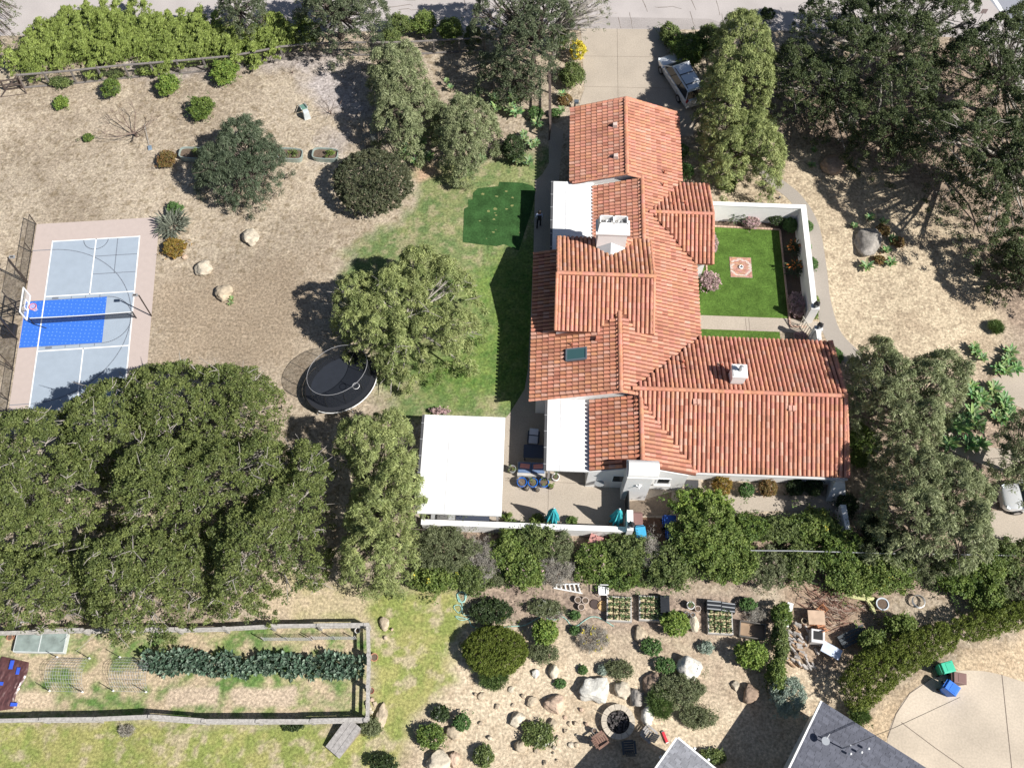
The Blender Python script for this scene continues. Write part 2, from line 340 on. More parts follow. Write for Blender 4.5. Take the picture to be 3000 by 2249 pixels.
# neighbour drive
arc=[(2590,2300),(2600,2160),(2625,2090),(2665,2030),(2730,1985),(2800,1965),(2870,1964),(2930,1975),(3010,2000),(3300,2150),(3300,2500),(2590,2500)]
sheet('neighbour_driveway',smooth_line(arc[:9],4)+arc[9:],.012,CONC2)
joints('drive_joints',[[(2935,1975),(2950,2120),(2965,2260)],[(2640,2115),(2740,2190),(2840,2260)],[(2600,2160),(2625,2090),(2665,2030),(2730,1985)]],.022)
sheet('far_right_paving',[(2905,1110),(3100,1040),(3200,1300),(3100,1240),(2960,1180)],.012,CONC)
sheet('right_path',[(2740,1275),(2790,1260),(2900,1310),(3100,1330),(3100,1420),(2900,1370),(2760,1310)],.010,CONC)
sheet('right_drive',[(2880,1500),(3300,1450),(3300,1700),(3000,1600),(2900,1570)],.012,CONC)
# ================================================================ THE HOUSE
house=thing('house','white stucco house under several terracotta barrel tile roofs','house',(8,36,0))
def inpoly(x,y,P):
    c=False;n=len(P)
    for i in range(n):
        (ax,ay),(bx_,by)=P[i],P[(i+1)%n]
        if (ay>y)!=(by>y) and x<(bx_-ax)*(y-ay)/(by-ay)+ax: c=not c
    return c
def tiles(polyxy,plane,skip=None,seed=1,part='roof',fade=.12,tone=(1,1,1)):
    """barrel tiles laid on the plane (x0,y0,z0,dx,dy,k), every tile a half barrel"""
    x0,y0,z0,dx,dy,k=plane; ux,uy=-dy,dx; rg=random.Random(seed)
    zf=lambda x,y:z0-k*((x-x0)*dx+(y-y0)*dy)
    b=MB(); P=polyxy
    b.prism(P,lambda x,y:zf(x,y)-.14,lambda x,y:zf(x,y)-.015,(.34,.30,.30))  # pan slab: same clay, darkened to paint in shade between the barrels
    us=[(p[0]-x0)*ux+(p[1]-y0)*uy for p in P]; vs_=[(p[0]-x0)*dx+(p[1]-y0)*dy for p in P]
    su=.283; sv=.385
    nu0,nu1=int(min(us)/su)-1,int(max(us)/su)+2; nv0,nv1=int(min(vs_)/sv)-1,int(max(vs_)/sv)+2
    vmax=max(vs_); nrm=Vector((dx*k,dy*k,1)).normalized(); dn=Vector((dx,dy,-k)).normalized(); U=Vector((ux,uy,0))
    off=vmax-int(vmax/sv)*sv
    prof=[(math.cos(math.pi*i/5),math.sin(math.pi*i/5)) for i in range(6)]
    for i in range(nu0,nu1):
        for j in range(nv0,nv1):
            u=i*su+su/2; v=j*sv+off-sv/2; x=x0+u*ux+v*dx; y=y0+u*uy+v*dy
            if not inpoly(x,y,P): continue
            if skip and skip(x,y,zf(x,y)): continue
            c=Vector((x,y,zf(x,y))); r=rg.random(); br=rg.uniform(.86,1.12)
            tc=(br,br*rg.uniform(.94,1.08),br*rg.uniform(.93,1.12))
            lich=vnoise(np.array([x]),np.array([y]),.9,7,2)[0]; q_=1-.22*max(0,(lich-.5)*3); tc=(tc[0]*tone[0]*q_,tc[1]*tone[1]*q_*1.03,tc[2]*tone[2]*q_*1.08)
            if r<fade: tc=(br*.97,br*1.22,br*1.42)
            elif r<fade+.05: tc=(.72*br,.68*br,.72*br)
            wl,wu=.114,.100; hl,hu=.105,.088; L=sv/2
            j_=rg.uniform(-.006,.006)
            up=[c-dn*(L+.03)+U*(wu*a+j_)+nrm*(hu*h_-.004) for a,h_ in prof]
            lo=[c+dn*(L+.012)+U*(wl*a+j_)+nrm*(hl*h_+.022) for a,h_ in prof]
            n=6; vs=up+lo
            b.add(vs,[(q,q+1,n+q+1,n+q) for q in range(5)]+[tuple(range(n,2*n))],tc)
            # dark end of the barrel on each course
    return b
def caps(b,p0,p1,r=.15,L=.40,seed=1,hz=.02):
    p0=Vector(p0);p1=Vector(p1);d=p1-p0;n=max(1,int(d.length/L));d.normalize();rg=random.Random(seed)
    s=d.cross(Vector((0,0,1))).normalized(); up=s.cross(d)
    step=(p1-p0)/n
    for i in range(n):
        a=p0+step*i; c=a+step*1.06; br=rg.uniform(.85,1.1); tc=(br,br*rg.uniform(.95,1.12),br*rg.uniform(.95,1.2))
        ra,rb=r*.92,r*1.04
        A=[a+s*ra*math.cos(math.pi*q/6)+up*(ra*.8*math.sin(math.pi*q/6)+hz) for q in range(7)]
        B=[c+s*rb*math.cos(math.pi*q/6)+up*(rb*.8*math.sin(math.pi*q/6)+hz+.015) for q in range(7)]
        b.add(A+B,[(q,q+1,8+q,7+q) for q in range(6)]+[tuple(range(7)),tuple(range(7,14))],tc)
PE=lambda x,y:2.7+.352*(11.4-x)
DW=lambda x,y:4.34-.33*(6.75-x)
CN=lambda x,y:5.05-.32*(y-34.72); CS=lambda x,y:5.05-.32*(34.72-y)
pe=(11.4,36,2.7,1,0,.352)
b=tiles([(7.46,50.4),(11.38,50.4),(11.38,44.2),(9.1,40.8),(12.3,37.5),(12.33,31.85),(7.6,27.05),(11.5,22.3),(11.5,22.03),(8.05,22.03),(8.05,26.78),(6.75,26.78),(6.75,38.2),(8.55,38.2),(8.55,43.65),(7.46,43.65)],pe,
  skip=lambda x,y,z:(31.1<y<38.3 and x<9.0 and min(CN(x,y),CS(x,y))>z+.02) or (6.9<x<9 and y<22.5),seed=3,fade=.05)
roofE=b.build('roof',TILE,house,world=True)
def capparts(o,lst,seed=1):
    for q in lst:
        c=MB(); caps(c,q[0],q[1],r=q[2] if len(q)>2 else .15,seed=seed); k=c.build('ridge_tiles',TILE,o); k.location=-Vector(house.location)
capparts(roofE,[((7.46,50.45,4.1),(7.46,43.6,4.1)),((8.55,43.8,3.72),(8.55,38.1,3.72)),((6.75,32.4,4.36),(6.75,26.7,4.36)),((8.05,26.7,3.89),(8.05,22.4,3.89)),((8.15,26.78,3.87),(6.75,26.76,4.36),.12),((7.46,50.45,4.1),(11.38,50.42,2.72),.12),((7.46,43.62,4.05),(8.55,43.62,3.70),.11)])
def roofpart(poly,plane,seed,capl=[],skip=None,fade=.12,tone=(1,1,1)):
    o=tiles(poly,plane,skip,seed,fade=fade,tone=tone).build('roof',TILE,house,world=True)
    capparts(o,capl,seed)
    return o
roofpart([(3.55,43.85),(3.55,50.4),(7.46,50.4),(7.46,43.65),(3.9,43.65)],(7.46,45,4.08,-1,0,.352),11,[((7.46,50.42,4.1),(3.55,50.42,2.72),.11),((3.75,43.72,2.76),(7.46,43.66,4.06),.11)])
roofpart([(5.2,38.2),(5.2,43.55),(8.55,43.55),(8.55,38.2)],(8.55,40,3.7,-1,0,.352),12,skip=lambda x,y,z:5.2<x<7.2 and y<38.3)
roofD=roofpart([(1.15,26.78),(1.15,37.8),(6.75,37.8),(6.75,26.78)],(6.75,30,4.34,-1,0,.33),13,[((6.75,26.72,4.35),(1.15,26.74,2.52),.1)],skip=lambda x,y,z:(31.1<y<38.3 and x>2.75 and min(CN(x,y),CS(x,y))>z) or (3.28<x<4.75 and 29.2<y<30.1),fade=.2,tone=(.98,.97,.9))  # tone holds lichen brown and painted-in shade of this sun-averted west slope
roofpart([(4.95,22.05),(4.95,26.7),(8.05,26.7),(8.05,22.05)],(8.05,24,3.87,-1,0,.352),14,skip=lambda x,y,z:x>7.0 and y<22.5,fade=.22,tone=(.98,.92,.82))  # browner tone: lichen plus painted shade for a slope turned from the sun
roofpart([(9.1,40.85),(13.4,40.85),(13.42,44.2),(11.38,44.2)],(9,40.85,3.6,0,1,.33),15,[((9.0,40.85,3.62),(13.45,40.85,3.62),.13)],fade=.1)
roofpart([(9.1,40.85),(13.4,40.85),(13.4,37.5),(12.3,37.5)],(9,40.85,3.6,0,-1,.33),16,[((13.4,40.85,3.62),(13.42,44.2,2.5),.1),((13.4,40.85,3.62),(13.4,37.5,2.5),.1)],fade=.05)
roofpart([(2.7,34.72),(9,34.72),(9,38.3),(2.7,38.3)],(3,34.72,5.05,0,1,.32),17,[((2.65,34.72,5.08),(9.05,34.72,5.08),.14)],
  skip=lambda x,y,z:abs(x-6.2)<(y-36.75)*.95 and y<37.45 or (5.15<x<7.25 and y>=37.3),fade=.25,tone=(.95,1.0,.9))
roofpart([(2.65,31.1),(9,31.1),(9,34.72),(2.65,34.72)],(3,34.72,5.05,0,-1,.32),18,[((2.74,38.3,3.9),(2.7,34.72,5.07),.11),((2.66,31.1,3.9),(2.66,34.72,5.07),.11),((8.95,31.1,3.9),(8.95,34.72,5.07),.1),((8.95,38.3,3.9),(8.95,34.72,5.07),.1)],
  skip=lambda x,y,z:(x>6.75 and PE(x,y)>z) or (x<=6.75 and DW(x,y)>z),fade=.06)
roofpart([(7.6,27.05),(20.8,27.05),(20.88,31.8),(12.33,31.8)],(9,27.05,4.2,0,1,.358),19,[((7.5,27.05,4.22),(20.85,27.05,4.22),.14)],skip=lambda x,y,z:13.6<x<14.5 and 27.7<y<28.6,fade=.13)
roofpart([(7.6,27.05),(20.8,27.05),(20.95,22.3),(11.45,22.3)],(9,27.05,4.2,0,-1,.358),20,[((20.8,27.05,4.22),(20.9,31.8,2.52),.1),((20.8,27.05,4.22),(20.95,22.3,2.52),.1)],fade=.16)
# ---- walls
def wallblock(x0,x1,y0,y1,z,zr=None,axis=None,dz=.2):
    b=MB(); b.bx(x0,x1,y0,y1,0,z)
    if axis=='x':
        ym=(y0+y1)/2; b.add([(x0,y0,z),(x1,y0,z),(x1,y1,z),(x0,y1,z),(x0,ym,zr),(x1,ym,zr)],[(0,3,4),(1,5,2),(0,4,5,1),(3,2,5,4)])
    if axis=='y':
        xm=(x0+x1)/2; b.add([(x0,y0,z),(x1,y0,z),(x1,y1,z),(x0,y1,z),(xm,y0,zr),(xm,y1,zr)],[(0,4,1),(3,2,5),(0,3,5,4),(1,4,5,2)])
    b.build('wall',WHITE,house,world=True)
wallblock(3.95,10.95,43.9,50.1,2.55,3.85,'y')
wallblock(5.4,11.2,36.5,43.9,2.3,3.2,'y')
wallblock(9.0,13.0,37.9,43.7,2.3,3.35,'x')
wallblock(2.75,8.88,31.35,38.05,3.70,4.85,'x')
wallblock(1.6,11.95,27.0,37.6,2.25)
b=MB(); b.add([(2.0,26.95,2.25),(8.2,26.95,2.25),(8.2,26.95,3.7),(6.75,26.95,4.18),(2.0,26.95,2.62),(2.0,31.2,2.25),(8.2,31.2,2.25),(8.2,31.2,3.7),(6.75,31.2,4.18),(2.0,31.2,2.62)],[(0,1,2,3,4),(9,8,7,6,5),(0,5,6,1),(4,3,8,9),(3,2,7,8),(0,4,9,5),(1,6,7,2)]); b.build('wall',WHITE,house,world=True)
# front wall of the south room with its gable
b=MB(); b.add([(4.9,22.0,0),(11.02,22.0,0),(11.02,22.0,2.62),(8.05,22.0,3.66),(4.9,22.0,2.58),(4.9,26.9,0),(11.02,26.9,0),(11.02,26.9,2.62),(8.05,26.9,3.66),(4.9,26.9,2.58)],[(0,1,2,3,4),(9,8,7,6,5),(4,3,8,9),(3,2,7,8),(0,4,9,5),(1,6,7,2)]); b.build('wall',WHITE,house,world=True)
b=MB(); b.bx(11.0,20.45,22.75,31.4,0,2.45); b.add([(11.0,22.75,2.45),(20.45,22.75,2.45),(20.45,31.4,2.45),(11.0,31.4,2.45),(11.0,27.07,3.95),(20.45,27.07,3.95)],[(0,3,4),(1,5,2),(0,4,5,1),(3,2,5,4)]); b.build('wall',WHITE,house,world=True)
b=MB(); b.add([(20.45,22.7,0),(21.5,22.3,0),(21.5,21.7,0),(20.2,21.6,0),(20.45,23.2,2.3),(20.75,23.2,2.2),(20.9,22.1,1.9),(20.2,22.1,2.2)],[(0,1,5,4),(1,2,6,5),(2,3,7,6),(3,0,4,7),(4,5,6,7)]); b.build('buttress',WHITE,house,world=True)
GUT=mat('gutter_metal',(.55,.56,.56),.5,var=.05)
b=MB(); b.bx(11.5,20.9,22.17,22.3,2.30,2.42); b.build('gutter',GUT,house,world=True)
# ---- windows on the south fronts
def window(x0,x1,z0,z1,y,sill=True,d=-1):
    f=MB(); 
    for a in (x0,x1): f.bx(a-.04,a+.04,y-.03,y+.05,z0,z1)
    for a in (z0,z1): f.bx(x0,x1,y-.028,y+.05,a-.04,a+.04)
    fo=f.build('window_frame',WPAINT,house,world=True)
    g=MB().bx(x0+.04,x1-.04,y-.012,y+.02,z0+.04,z1-.04).build('pane',GLASSD,fo); g.location=-Vector(house.location)
    if sill: s=MB().bx(x0-.12,x1+.12,y-.12,y+.02,z0-.12,z0-.045).build('sill',WHITE,fo); s.location=-Vector(house.location)
window(6.45,7.2,1.15,2.2,21.99,False); window(9.25,10.05,1.05,1.95,21.99)
window(13.2,14.3,1.3,2.05,22.74,False); window(14.35,15.2,1.3,2.05,22.74,False); window(17.6,19.2,1.2,2.1,22.74,False)
# ---- chimneys
def chim_double():
    b=MB(); b.box((6.22,37.75,4.35),(1.95,.95,3.3),taper=.97); o=b.build('chimney',WHITE,house,world=True)
    c=MB(); c.add([(5.1,37.22,5.85),(7.32,37.22,5.85),(7.32,38.35,5.85),(5.1,38.35,5.85),(5.1,37.22,5.99),(7.32,37.22,5.99),(7.32,38.35,5.99),(5.1,38.35,5.99)],[(0,3,2,1),(4,5,6,7),(0,1,5,4),(1,2,6,5),(2,3,7,6),(3,0,4,7)])
    # flared hood, open above with two mouths
    X0,X1,Y0,Y1=5.2,7.2,37.32,38.28; x0,x1,y0,y1=5.3,7.12,37.62,38.25; zt=6.62
    vs=[(X0,Y0,5.995),(X1,Y0,5.995),(X1,Y1,5.995),(X0,Y1,5.995),(x0,y0,zt),(x1,y0,zt),(x1,y1,zt),(x0,y1,zt)]
    c.add(vs,[(0,1,5,4),(1,2,6,5),(2,3,7,6),(3,0,4,7)])
    xm=(x0+x1)/2
    def rim(a0,a1,b0,b1): c.bx(a0,a1,b0,b1,zt-.45,zt+.012)
    rim(x0,x1,y1-.06,y1+.002); rim(x0,x1,y0-.002,y0+.06); rim(x0-.002,x0+.07,y0,y1); rim(x1-.07,x1+.002,y0,y1); rim(xm-.06,xm+.06,y0,y1)
    k=c.build('hood',WHITE,o); k.location=-Vector(house.location)
    p=MB(); 
    for q in (5.85,6.65): p.lathe([(.17,0),(.17,.45),(.13,.45),(.13,.1)],16,(q,37.93,5.95))
    k=p.build('flue_pipe',GREYM,o,smooth=True); k.location=-Vector(house.location)
    q=MB(); q.add([(5.25,37.28,4.35),(7.2,37.28,4.35),(6.2,37.27,4.95),(6.2,36.55,4.47)],[(0,3,2),(3,1,2)]); k=q.build('flashing',mat('galvanised_sheet',(.5,.52,.53),.45,metal=.3,var=.05),o); k.location=-Vector(house.location)
chim_double()
# square chimney on the east wing
b=MB(); b.box((14.08,28.15,4.25),(.82,.82,1.3),col=None); o=b.build('chimney',WHITE,house,world=True)
c=MB(); c.bx(13.6,14.56,27.68,28.6,4.86,4.97); c.bx(13.66,14.5,27.74,28.54,4.972,5.02); k=c.build('chimney_cap',WHITE,o); k.location=-Vector(house.location)
c=MB(); c.lathe([(.10,0),(.10,.35),(.16,.35),(.16,.42),(.05,.5)],12,(14.1,28.15,5.02)); k=c.build('flue_pipe',GREYM,o); k.location=-Vector(house.location)
# big patio chimney: broad shaft, shoulder and arched hood
b=MB(); b.bx(7.12,8.66,21.22,22.3,0,3.95); o=b.build('chimney',WHITE,house,world=True)
c=MB(); c.bx(7.08,8.98,21.16,22.32,3.952,4.07)
n=10; A=[];B_=[]
for i in range(n+1):
    a=math.pi*i/n; yy=21.72-.52*math.cos(a); zz=4.07+.72*math.sin(a)
    A.append((7.12,yy,zz));B_.append((8.94,yy,zz))
c.add(A+B_,[(i,n+1+i,n+2+i,i+1) for i in range(n)])
c.add([(x,y*.8+21.72*.2,z*.93+4.07*.07) for x,y,z in A]+[(x,y*.8+21.72*.2,z*.93+4.07*.07) for x,y,z in B_],[(i+1,n+2+i,n+1+i,i) for i in range(n)])
k=c.build('hood',WHITE,o); k.location=-Vector(house.location)
c=MB()   # starfish-like ornament on the shaft
for i in range(5):
    a=2*math.pi*i/5+.3; c.tube([(7.95,21.18,2.75),(7.95+.2*math.cos(a),21.16,2.75+.2*math.sin(a))],[.07,.03],6)
c.tube([(7.95,21.2,2.75),(7.95,20.95,2.78)],[.05,.03],6)
k=c.build('wall_ornament',WPAINT,o); k.location=-Vector(house.location)
# ---- skylight, vents and pipes
def onD(x): return 4.34-.33*(6.75-x)
b=MB(); 
def sk(x0,x1,y0,y1,dz0,dz1):
    b.add([(x0,y0,onD(x0)+dz0),(x1,y0,onD(x1)+dz0),(x1,y1,onD(x1)+dz0),(x0,y1,onD(x0)+dz0),(x0,y0,onD(x0)+dz1),(x1,y0,onD(x1)+dz1),(x1,y1,onD(x1)+dz1),(x0,y1,onD(x0)+dz1)],[(0,3,2,1),(4,5,6,7),(0,1,5,4),(1,2,6,5),(2,3,7,6),(3,0,4,7)])
sk(3.38,4.68,29.2,29.27,0,.2); sk(3.38,4.68,29.98,30.05,0,.2); sk(3.36,3.45,29.21,30.04,.005,.205); sk(4.6,4.69,29.21,30.04,.005,.205)
o=b.build('skylight',mat('slate_frame',(.13,.16,.19),.5,var=.05),house,world=True)
b=MB(); sk(3.45,4.6,29.27,29.98,.1,.16); k=b.build('glass',mat('tinted_glass',(.10,.22,.22),.03,var=0,spec=1,metal=.5),o); k.location=-Vector(house.location)
def roofbox(name,x,y,z,d,m,rz=0,taper=.8):
    b=MB().box((x,y,z+d[2]/2),d,rz,taper); return b.build(name,m,house,world=True)
PINK=mat('pale_pink_vent',(.66,.52,.46),.7,var=.08)
for x,y in ((6.68,48.0),(6.70,45.2)):
    b=MB(); z=4.08-.352*(7.46-x); b.add([(x-.15,y-.12,z),(x+.2,y-.2,z+.03),(x+.2,y+.2,z+.03),(x-.15,y+.12,z),(x-.14,y-.11,z+.3),(x+.14,y-.16,z+.34),(x+.14,y+.16,z+.34),(x-.14,y+.11,z+.3)],[(4,5,6,7),(0,1,5,4),(1,2,6,5),(2,3,7,6),(3,0,4,7)]); b.build('roof_vent',PINK,house,world=True)
roofbox('roof_vent',5.35,30.55,onD(5.35),(.3,.3,.35),mat('clay_vent',(.45,.17,.11),.8),0,.7)
for cx_,cy_ in ((2041,1178),(2321,1196)):
    x,y=G(cx_,cy_,4.0)[:2]; z=4.2-.358*(27.05-y)
    for s in (-.13,.13): MB().box((x+s,y,z+.12),(.2,.34,.16)).build('tile_vent',mat('pale_tile',(.60,.34,.27),.75,var=.1),house,world=True)
PIPE=mat('clay_pipe',(.42,.14,.09),.7)
def pipe(x,y,z,h=.3,r=.045):
    MB().lathe([(r,-.1),(r,h),(r*.6,h)],8,(x,y,z)).build('vent_pipe',PIPE,house,world=True)
for (px,py) in ((1946,506),(1942,544),(2011,783)):
    x,y=G(px,py,3.2)[:2]; pipe(x,y,PE(x,y)+.05,.34)
for (px,py) in ((2005,1052),(2007,1074),(2118,1063)):
    x,y=G(px,py,3.9)[:2]; pipe(x,y,4.2-.358*abs(y-27.05)+.05,.28,.08 if py in (1052,1063) else .04)
x,y=G(1674,1013,3.3)[:2]; pipe(x,y,onD(x)+.05,.3)
x,y=G(2004,600,3.2)[:2]; pipe(x,y,3.6-.33*abs(y-40.85)+.05,.3,.06); x,y=G(1970,602,3.2)[:2]; pipe(x,y,3.6-.33*abs(y-40.85)+.05,.3)
# ---- white flat patio covers fixed to the house
def cover(name,x0,x1,y0,y1,z,parent,dz=.0,posts=()):
    b=MB(); b.add([(x0,y0,z-.02),(x1,y0,z+dz),(x1,y1,z+dz),(x0,y1,z-.02),(x0,y0,z-.16),(x1,y0,z+dz-.16),(x1,y1,z+dz-.16),(x0,y1,z-.16)],[(0,1,2,3),(7,6,5,4),(4,5,1,0),(5,6,2,1),(6,7,3,2),(7,4,0,3)])
    o=b.build(name,WHITEROOF,parent,world=True)
    s=MB()
    for t in (.33,.66,): s.bx(x0+(x1-x0)*t-.04,x0+(x1-x0)*t+.04,y0,y1,z-.02+dz*t-.02,z-.02+dz*t+.028)
    for t in (.25,.5,.75): s.bx(x0+.1,x1-.1,y0+(y1-y0)*t-.03,y0+(y1-y0)*t+.03,z-.06,z-.006+dz*0)
    k=s.build('seam',mat('membrane_seam',(.74,.74,.745),.6,var=.05),o); k.location=-Vector(parent.location)
    g=MB(); g.bx(x0-.16,x0-.005,y0,y1,z-.17,z-.055); k=g.build('gutter',mat('dark_gutter',(.08,.08,.085),.5,var=.05),o); k.location=-Vector(parent.location)
    h=MB(); q=y0+.4
    while q<y1: h.bx(x0-.18,x0+.02,q,q+.035,z-.05,z-.012); q+=1.1
    k=h.build('gutter_strap',GREYM,o); k.location=-Vector(parent.location)
    for (px,py) in posts: MB().bx(px-.07,px+.07,py-.07,py+.07,0,z-.17).build('post',GREYW,parent,world=True)
    return o
cover('patio_cover',2.42,5.25,38.0,43.95,2.55,house,posts=((2.7,43.6),(2.7,41)))
cover('patio_cover',2.30,4.93,22.03,26.9,2.6,house,posts=((2.5,22.2),(2.5,26.5)))
pg=thing('pergola','free standing patio pavilion under a square white roof','pergola',(-2.8,22.2,0))
cover('flat_roof',-5.42,-.34,19.0,25.48,2.55,pg,posts=((-5.2,25.2),(-.6,25.2),(-5.2,19.3),(-.6,19.3)))
# doormat
b=MB(); b.add([(*p,.03) for p in [(11.25,22.72),(12.15,22.72),(12.15,22.4),(12.05,22.0),(11.75,21.72),(11.5,21.75),(11.25,22.1)]][::-1],[tuple(range(7))]); 
tag(b.build('doormat',mat('black_rubber',(.05,.05,.055),.8)),'black half-round doormat in the angle of the house walls','doormat')
# ================================================================ TREES AND PLANTS
def leafcloud(cent,rad,n,L,Wd,base,alt,rg,mode='rand',flat=.7,cvar=.22,lvar=.2):
    """n leaves round each clump centre; cent (N,3), rad scalar or (N,)"""
    N=len(cent)
    rad=np.broadcast_to(np.asarray(rad,float),(N,))
    C=np.repeat(cent,n,0); Rr=np.repeat(rad,n); M=N*n
    g=rg.normal(size=(M,3)); g/=np.maximum(np.linalg.norm(g,axis=1,keepdims=True),1e-6); g*= (rg.rand(M,1)**.45)
    dirn=g.copy(); P=C+g*Rr[:,None]*np.array([1,1,flat])
    if mode=='droop':
        a=np.c_[dirn[:,:2]*.8+rg.normal(size=(M,2))*.45,-np.ones(M)*rg.uniform(.1,.9,M)]
    elif mode=='up':
        a=np.c_[dirn[:,:2]+rg.normal(size=(M,2))*.25,rg.uniform(.35,1.1,M)]; P=C+g*Rr[:,None]*.35
    elif mode=='feather':
        a=np.c_[rg.normal(size=(M,2))*.35+np.array([.45,.55]),rg.uniform(.2,.9,M)]
    else: a=rg.normal(size=(M,3))*np.array([1,1,.6])
    a/=np.linalg.norm(a,axis=1,keepdims=True)
    nn=rg.normal(size=(M,3))*.75+np.array([0,0,.75])+dirn*.45
    b=np.cross(a,nn); b/=np.maximum(np.linalg.norm(b,axis=1,keepdims=True),1e-6)
    l=L*rg.uniform(.6,1.25,M)[:,None]; w_=Wd*rg.uniform(.7,1.3,M)[:,None]
    if mode=='up': P=P+a*l*.5
    V=np.stack([P-a*l*.5,P+b*w_*.5+a*l*.05,P+a*l*.5,P-b*w_*.5+a*l*.05],1).reshape(-1,3)
    Fq=np.arange(M*4).reshape(M,4)
    cb=np.repeat(1+cvar*rg.uniform(-1,1,N),n)*(1+lvar*rg.uniform(-1,1,M))
    t=np.clip(np.repeat(rg.rand(N),n)*.7+rg.rand(M)*.4-.15,0,1)[:,None]
    col=(np.array(base)*(1-t)+np.array(alt)*t)*cb[:,None]
    return V,Fq,np.clip(col*1.24,.004,.95)
def merge(parts):
    Vs=[];Fs=[];Cs=[];n=0
    for V,Fq,c in parts: Vs.append(V);Fs.append(Fq+n);Cs.append(c);n+=len(V)
    return np.concatenate(Vs),np.concatenate(Fs),np.concatenate(Cs)
KIND={ # base, alt, leaf length, width, clump radius, clumps/m2, leaves per clump, mode
 'oak':((.085,.115,.034),(.19,.22,.07),.145,.075,.24,16,48,'rand'),
 'darkoak':((.045,.065,.028),(.105,.13,.05),.145,.075,.25,15,46,'rand'),
 'greyoak':((.07,.095,.05),(.15,.165,.095),.14,.07,.24,15,48,'rand'),
 'pepper':((.17,.21,.075),(.34,.37,.15),.26,.05,.26,15,62,'droop'),
 'greypepper':((.15,.18,.085),(.32,.345,.19),.25,.05,.26,15,62,'droop'),
 'juniper':((.16,.21,.05),(.30,.36,.10),.20,.06,.17,16,26,'feather'),
 'citrus':((.11,.185,.035),(.25,.31,.07),.13,.08,.16,26,20,'rand'),
 'dkcitrus':((.07,.12,.03),(.18,.24,.05),.12,.07,.16,26,20,'rand'),
 'bright':((.09,.14,.032),(.22,.27,.075),.15,.085,.24,14,32,'rand'),
 'mixed':((.075,.11,.035),(.20,.24,.08),.14,.07,.23,14,34,'rand'),
 'blue':((.055,.08,.045),(.14,.17,.105),.26,.042,.26,14,60,'droop'),
 'round':((.055,.07,.035),(.13,.13,.075),.15,.07,.14,26,16,'rand'),
 'orange':((.26,.15,.035),(.17,.17,.04),.10,.06,.10,40,14,'rand'),
 'rust':((.22,.12,.05),(.12,.13,.04),.10,.06,.10,40,14,'rand'),
 'pink':((.52,.36,.38),(.16,.15,.09),.11,.08,.11,36,12,'rand'),
 'green':((.07,.14,.045),(.12,.20,.06),.11,.06,.12,34,14,'rand'),
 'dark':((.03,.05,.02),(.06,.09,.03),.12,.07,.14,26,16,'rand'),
 'dry':((.33,.31,.28),(.22,.20,.16),.22,.02,.20,22,26,'rand'),
 'silver':((.25,.31,.25),(.36,.42,.36),.16,.05,.16,22,22,'feather'),
 'grass':((.09,.15,.05),(.17,.23,.07),.34,.03,.12,26,26,'up'),
 'yellow':((.62,.50,.05),(.30,.32,.05),.13,.08,.14,26,16,'rand'),
 'white':((.70,.68,.66),(.10,.15,.05),.09,.06,.10,30,12,'rand'),
 'hedge':((.10,.135,.022),(.16,.19,.04),.12,.05,.13,55,24,'feather'),
 'olive':((.10,.12,.055),(.20,.22,.12),.13,.045,.19,18,32,'rand'),
}
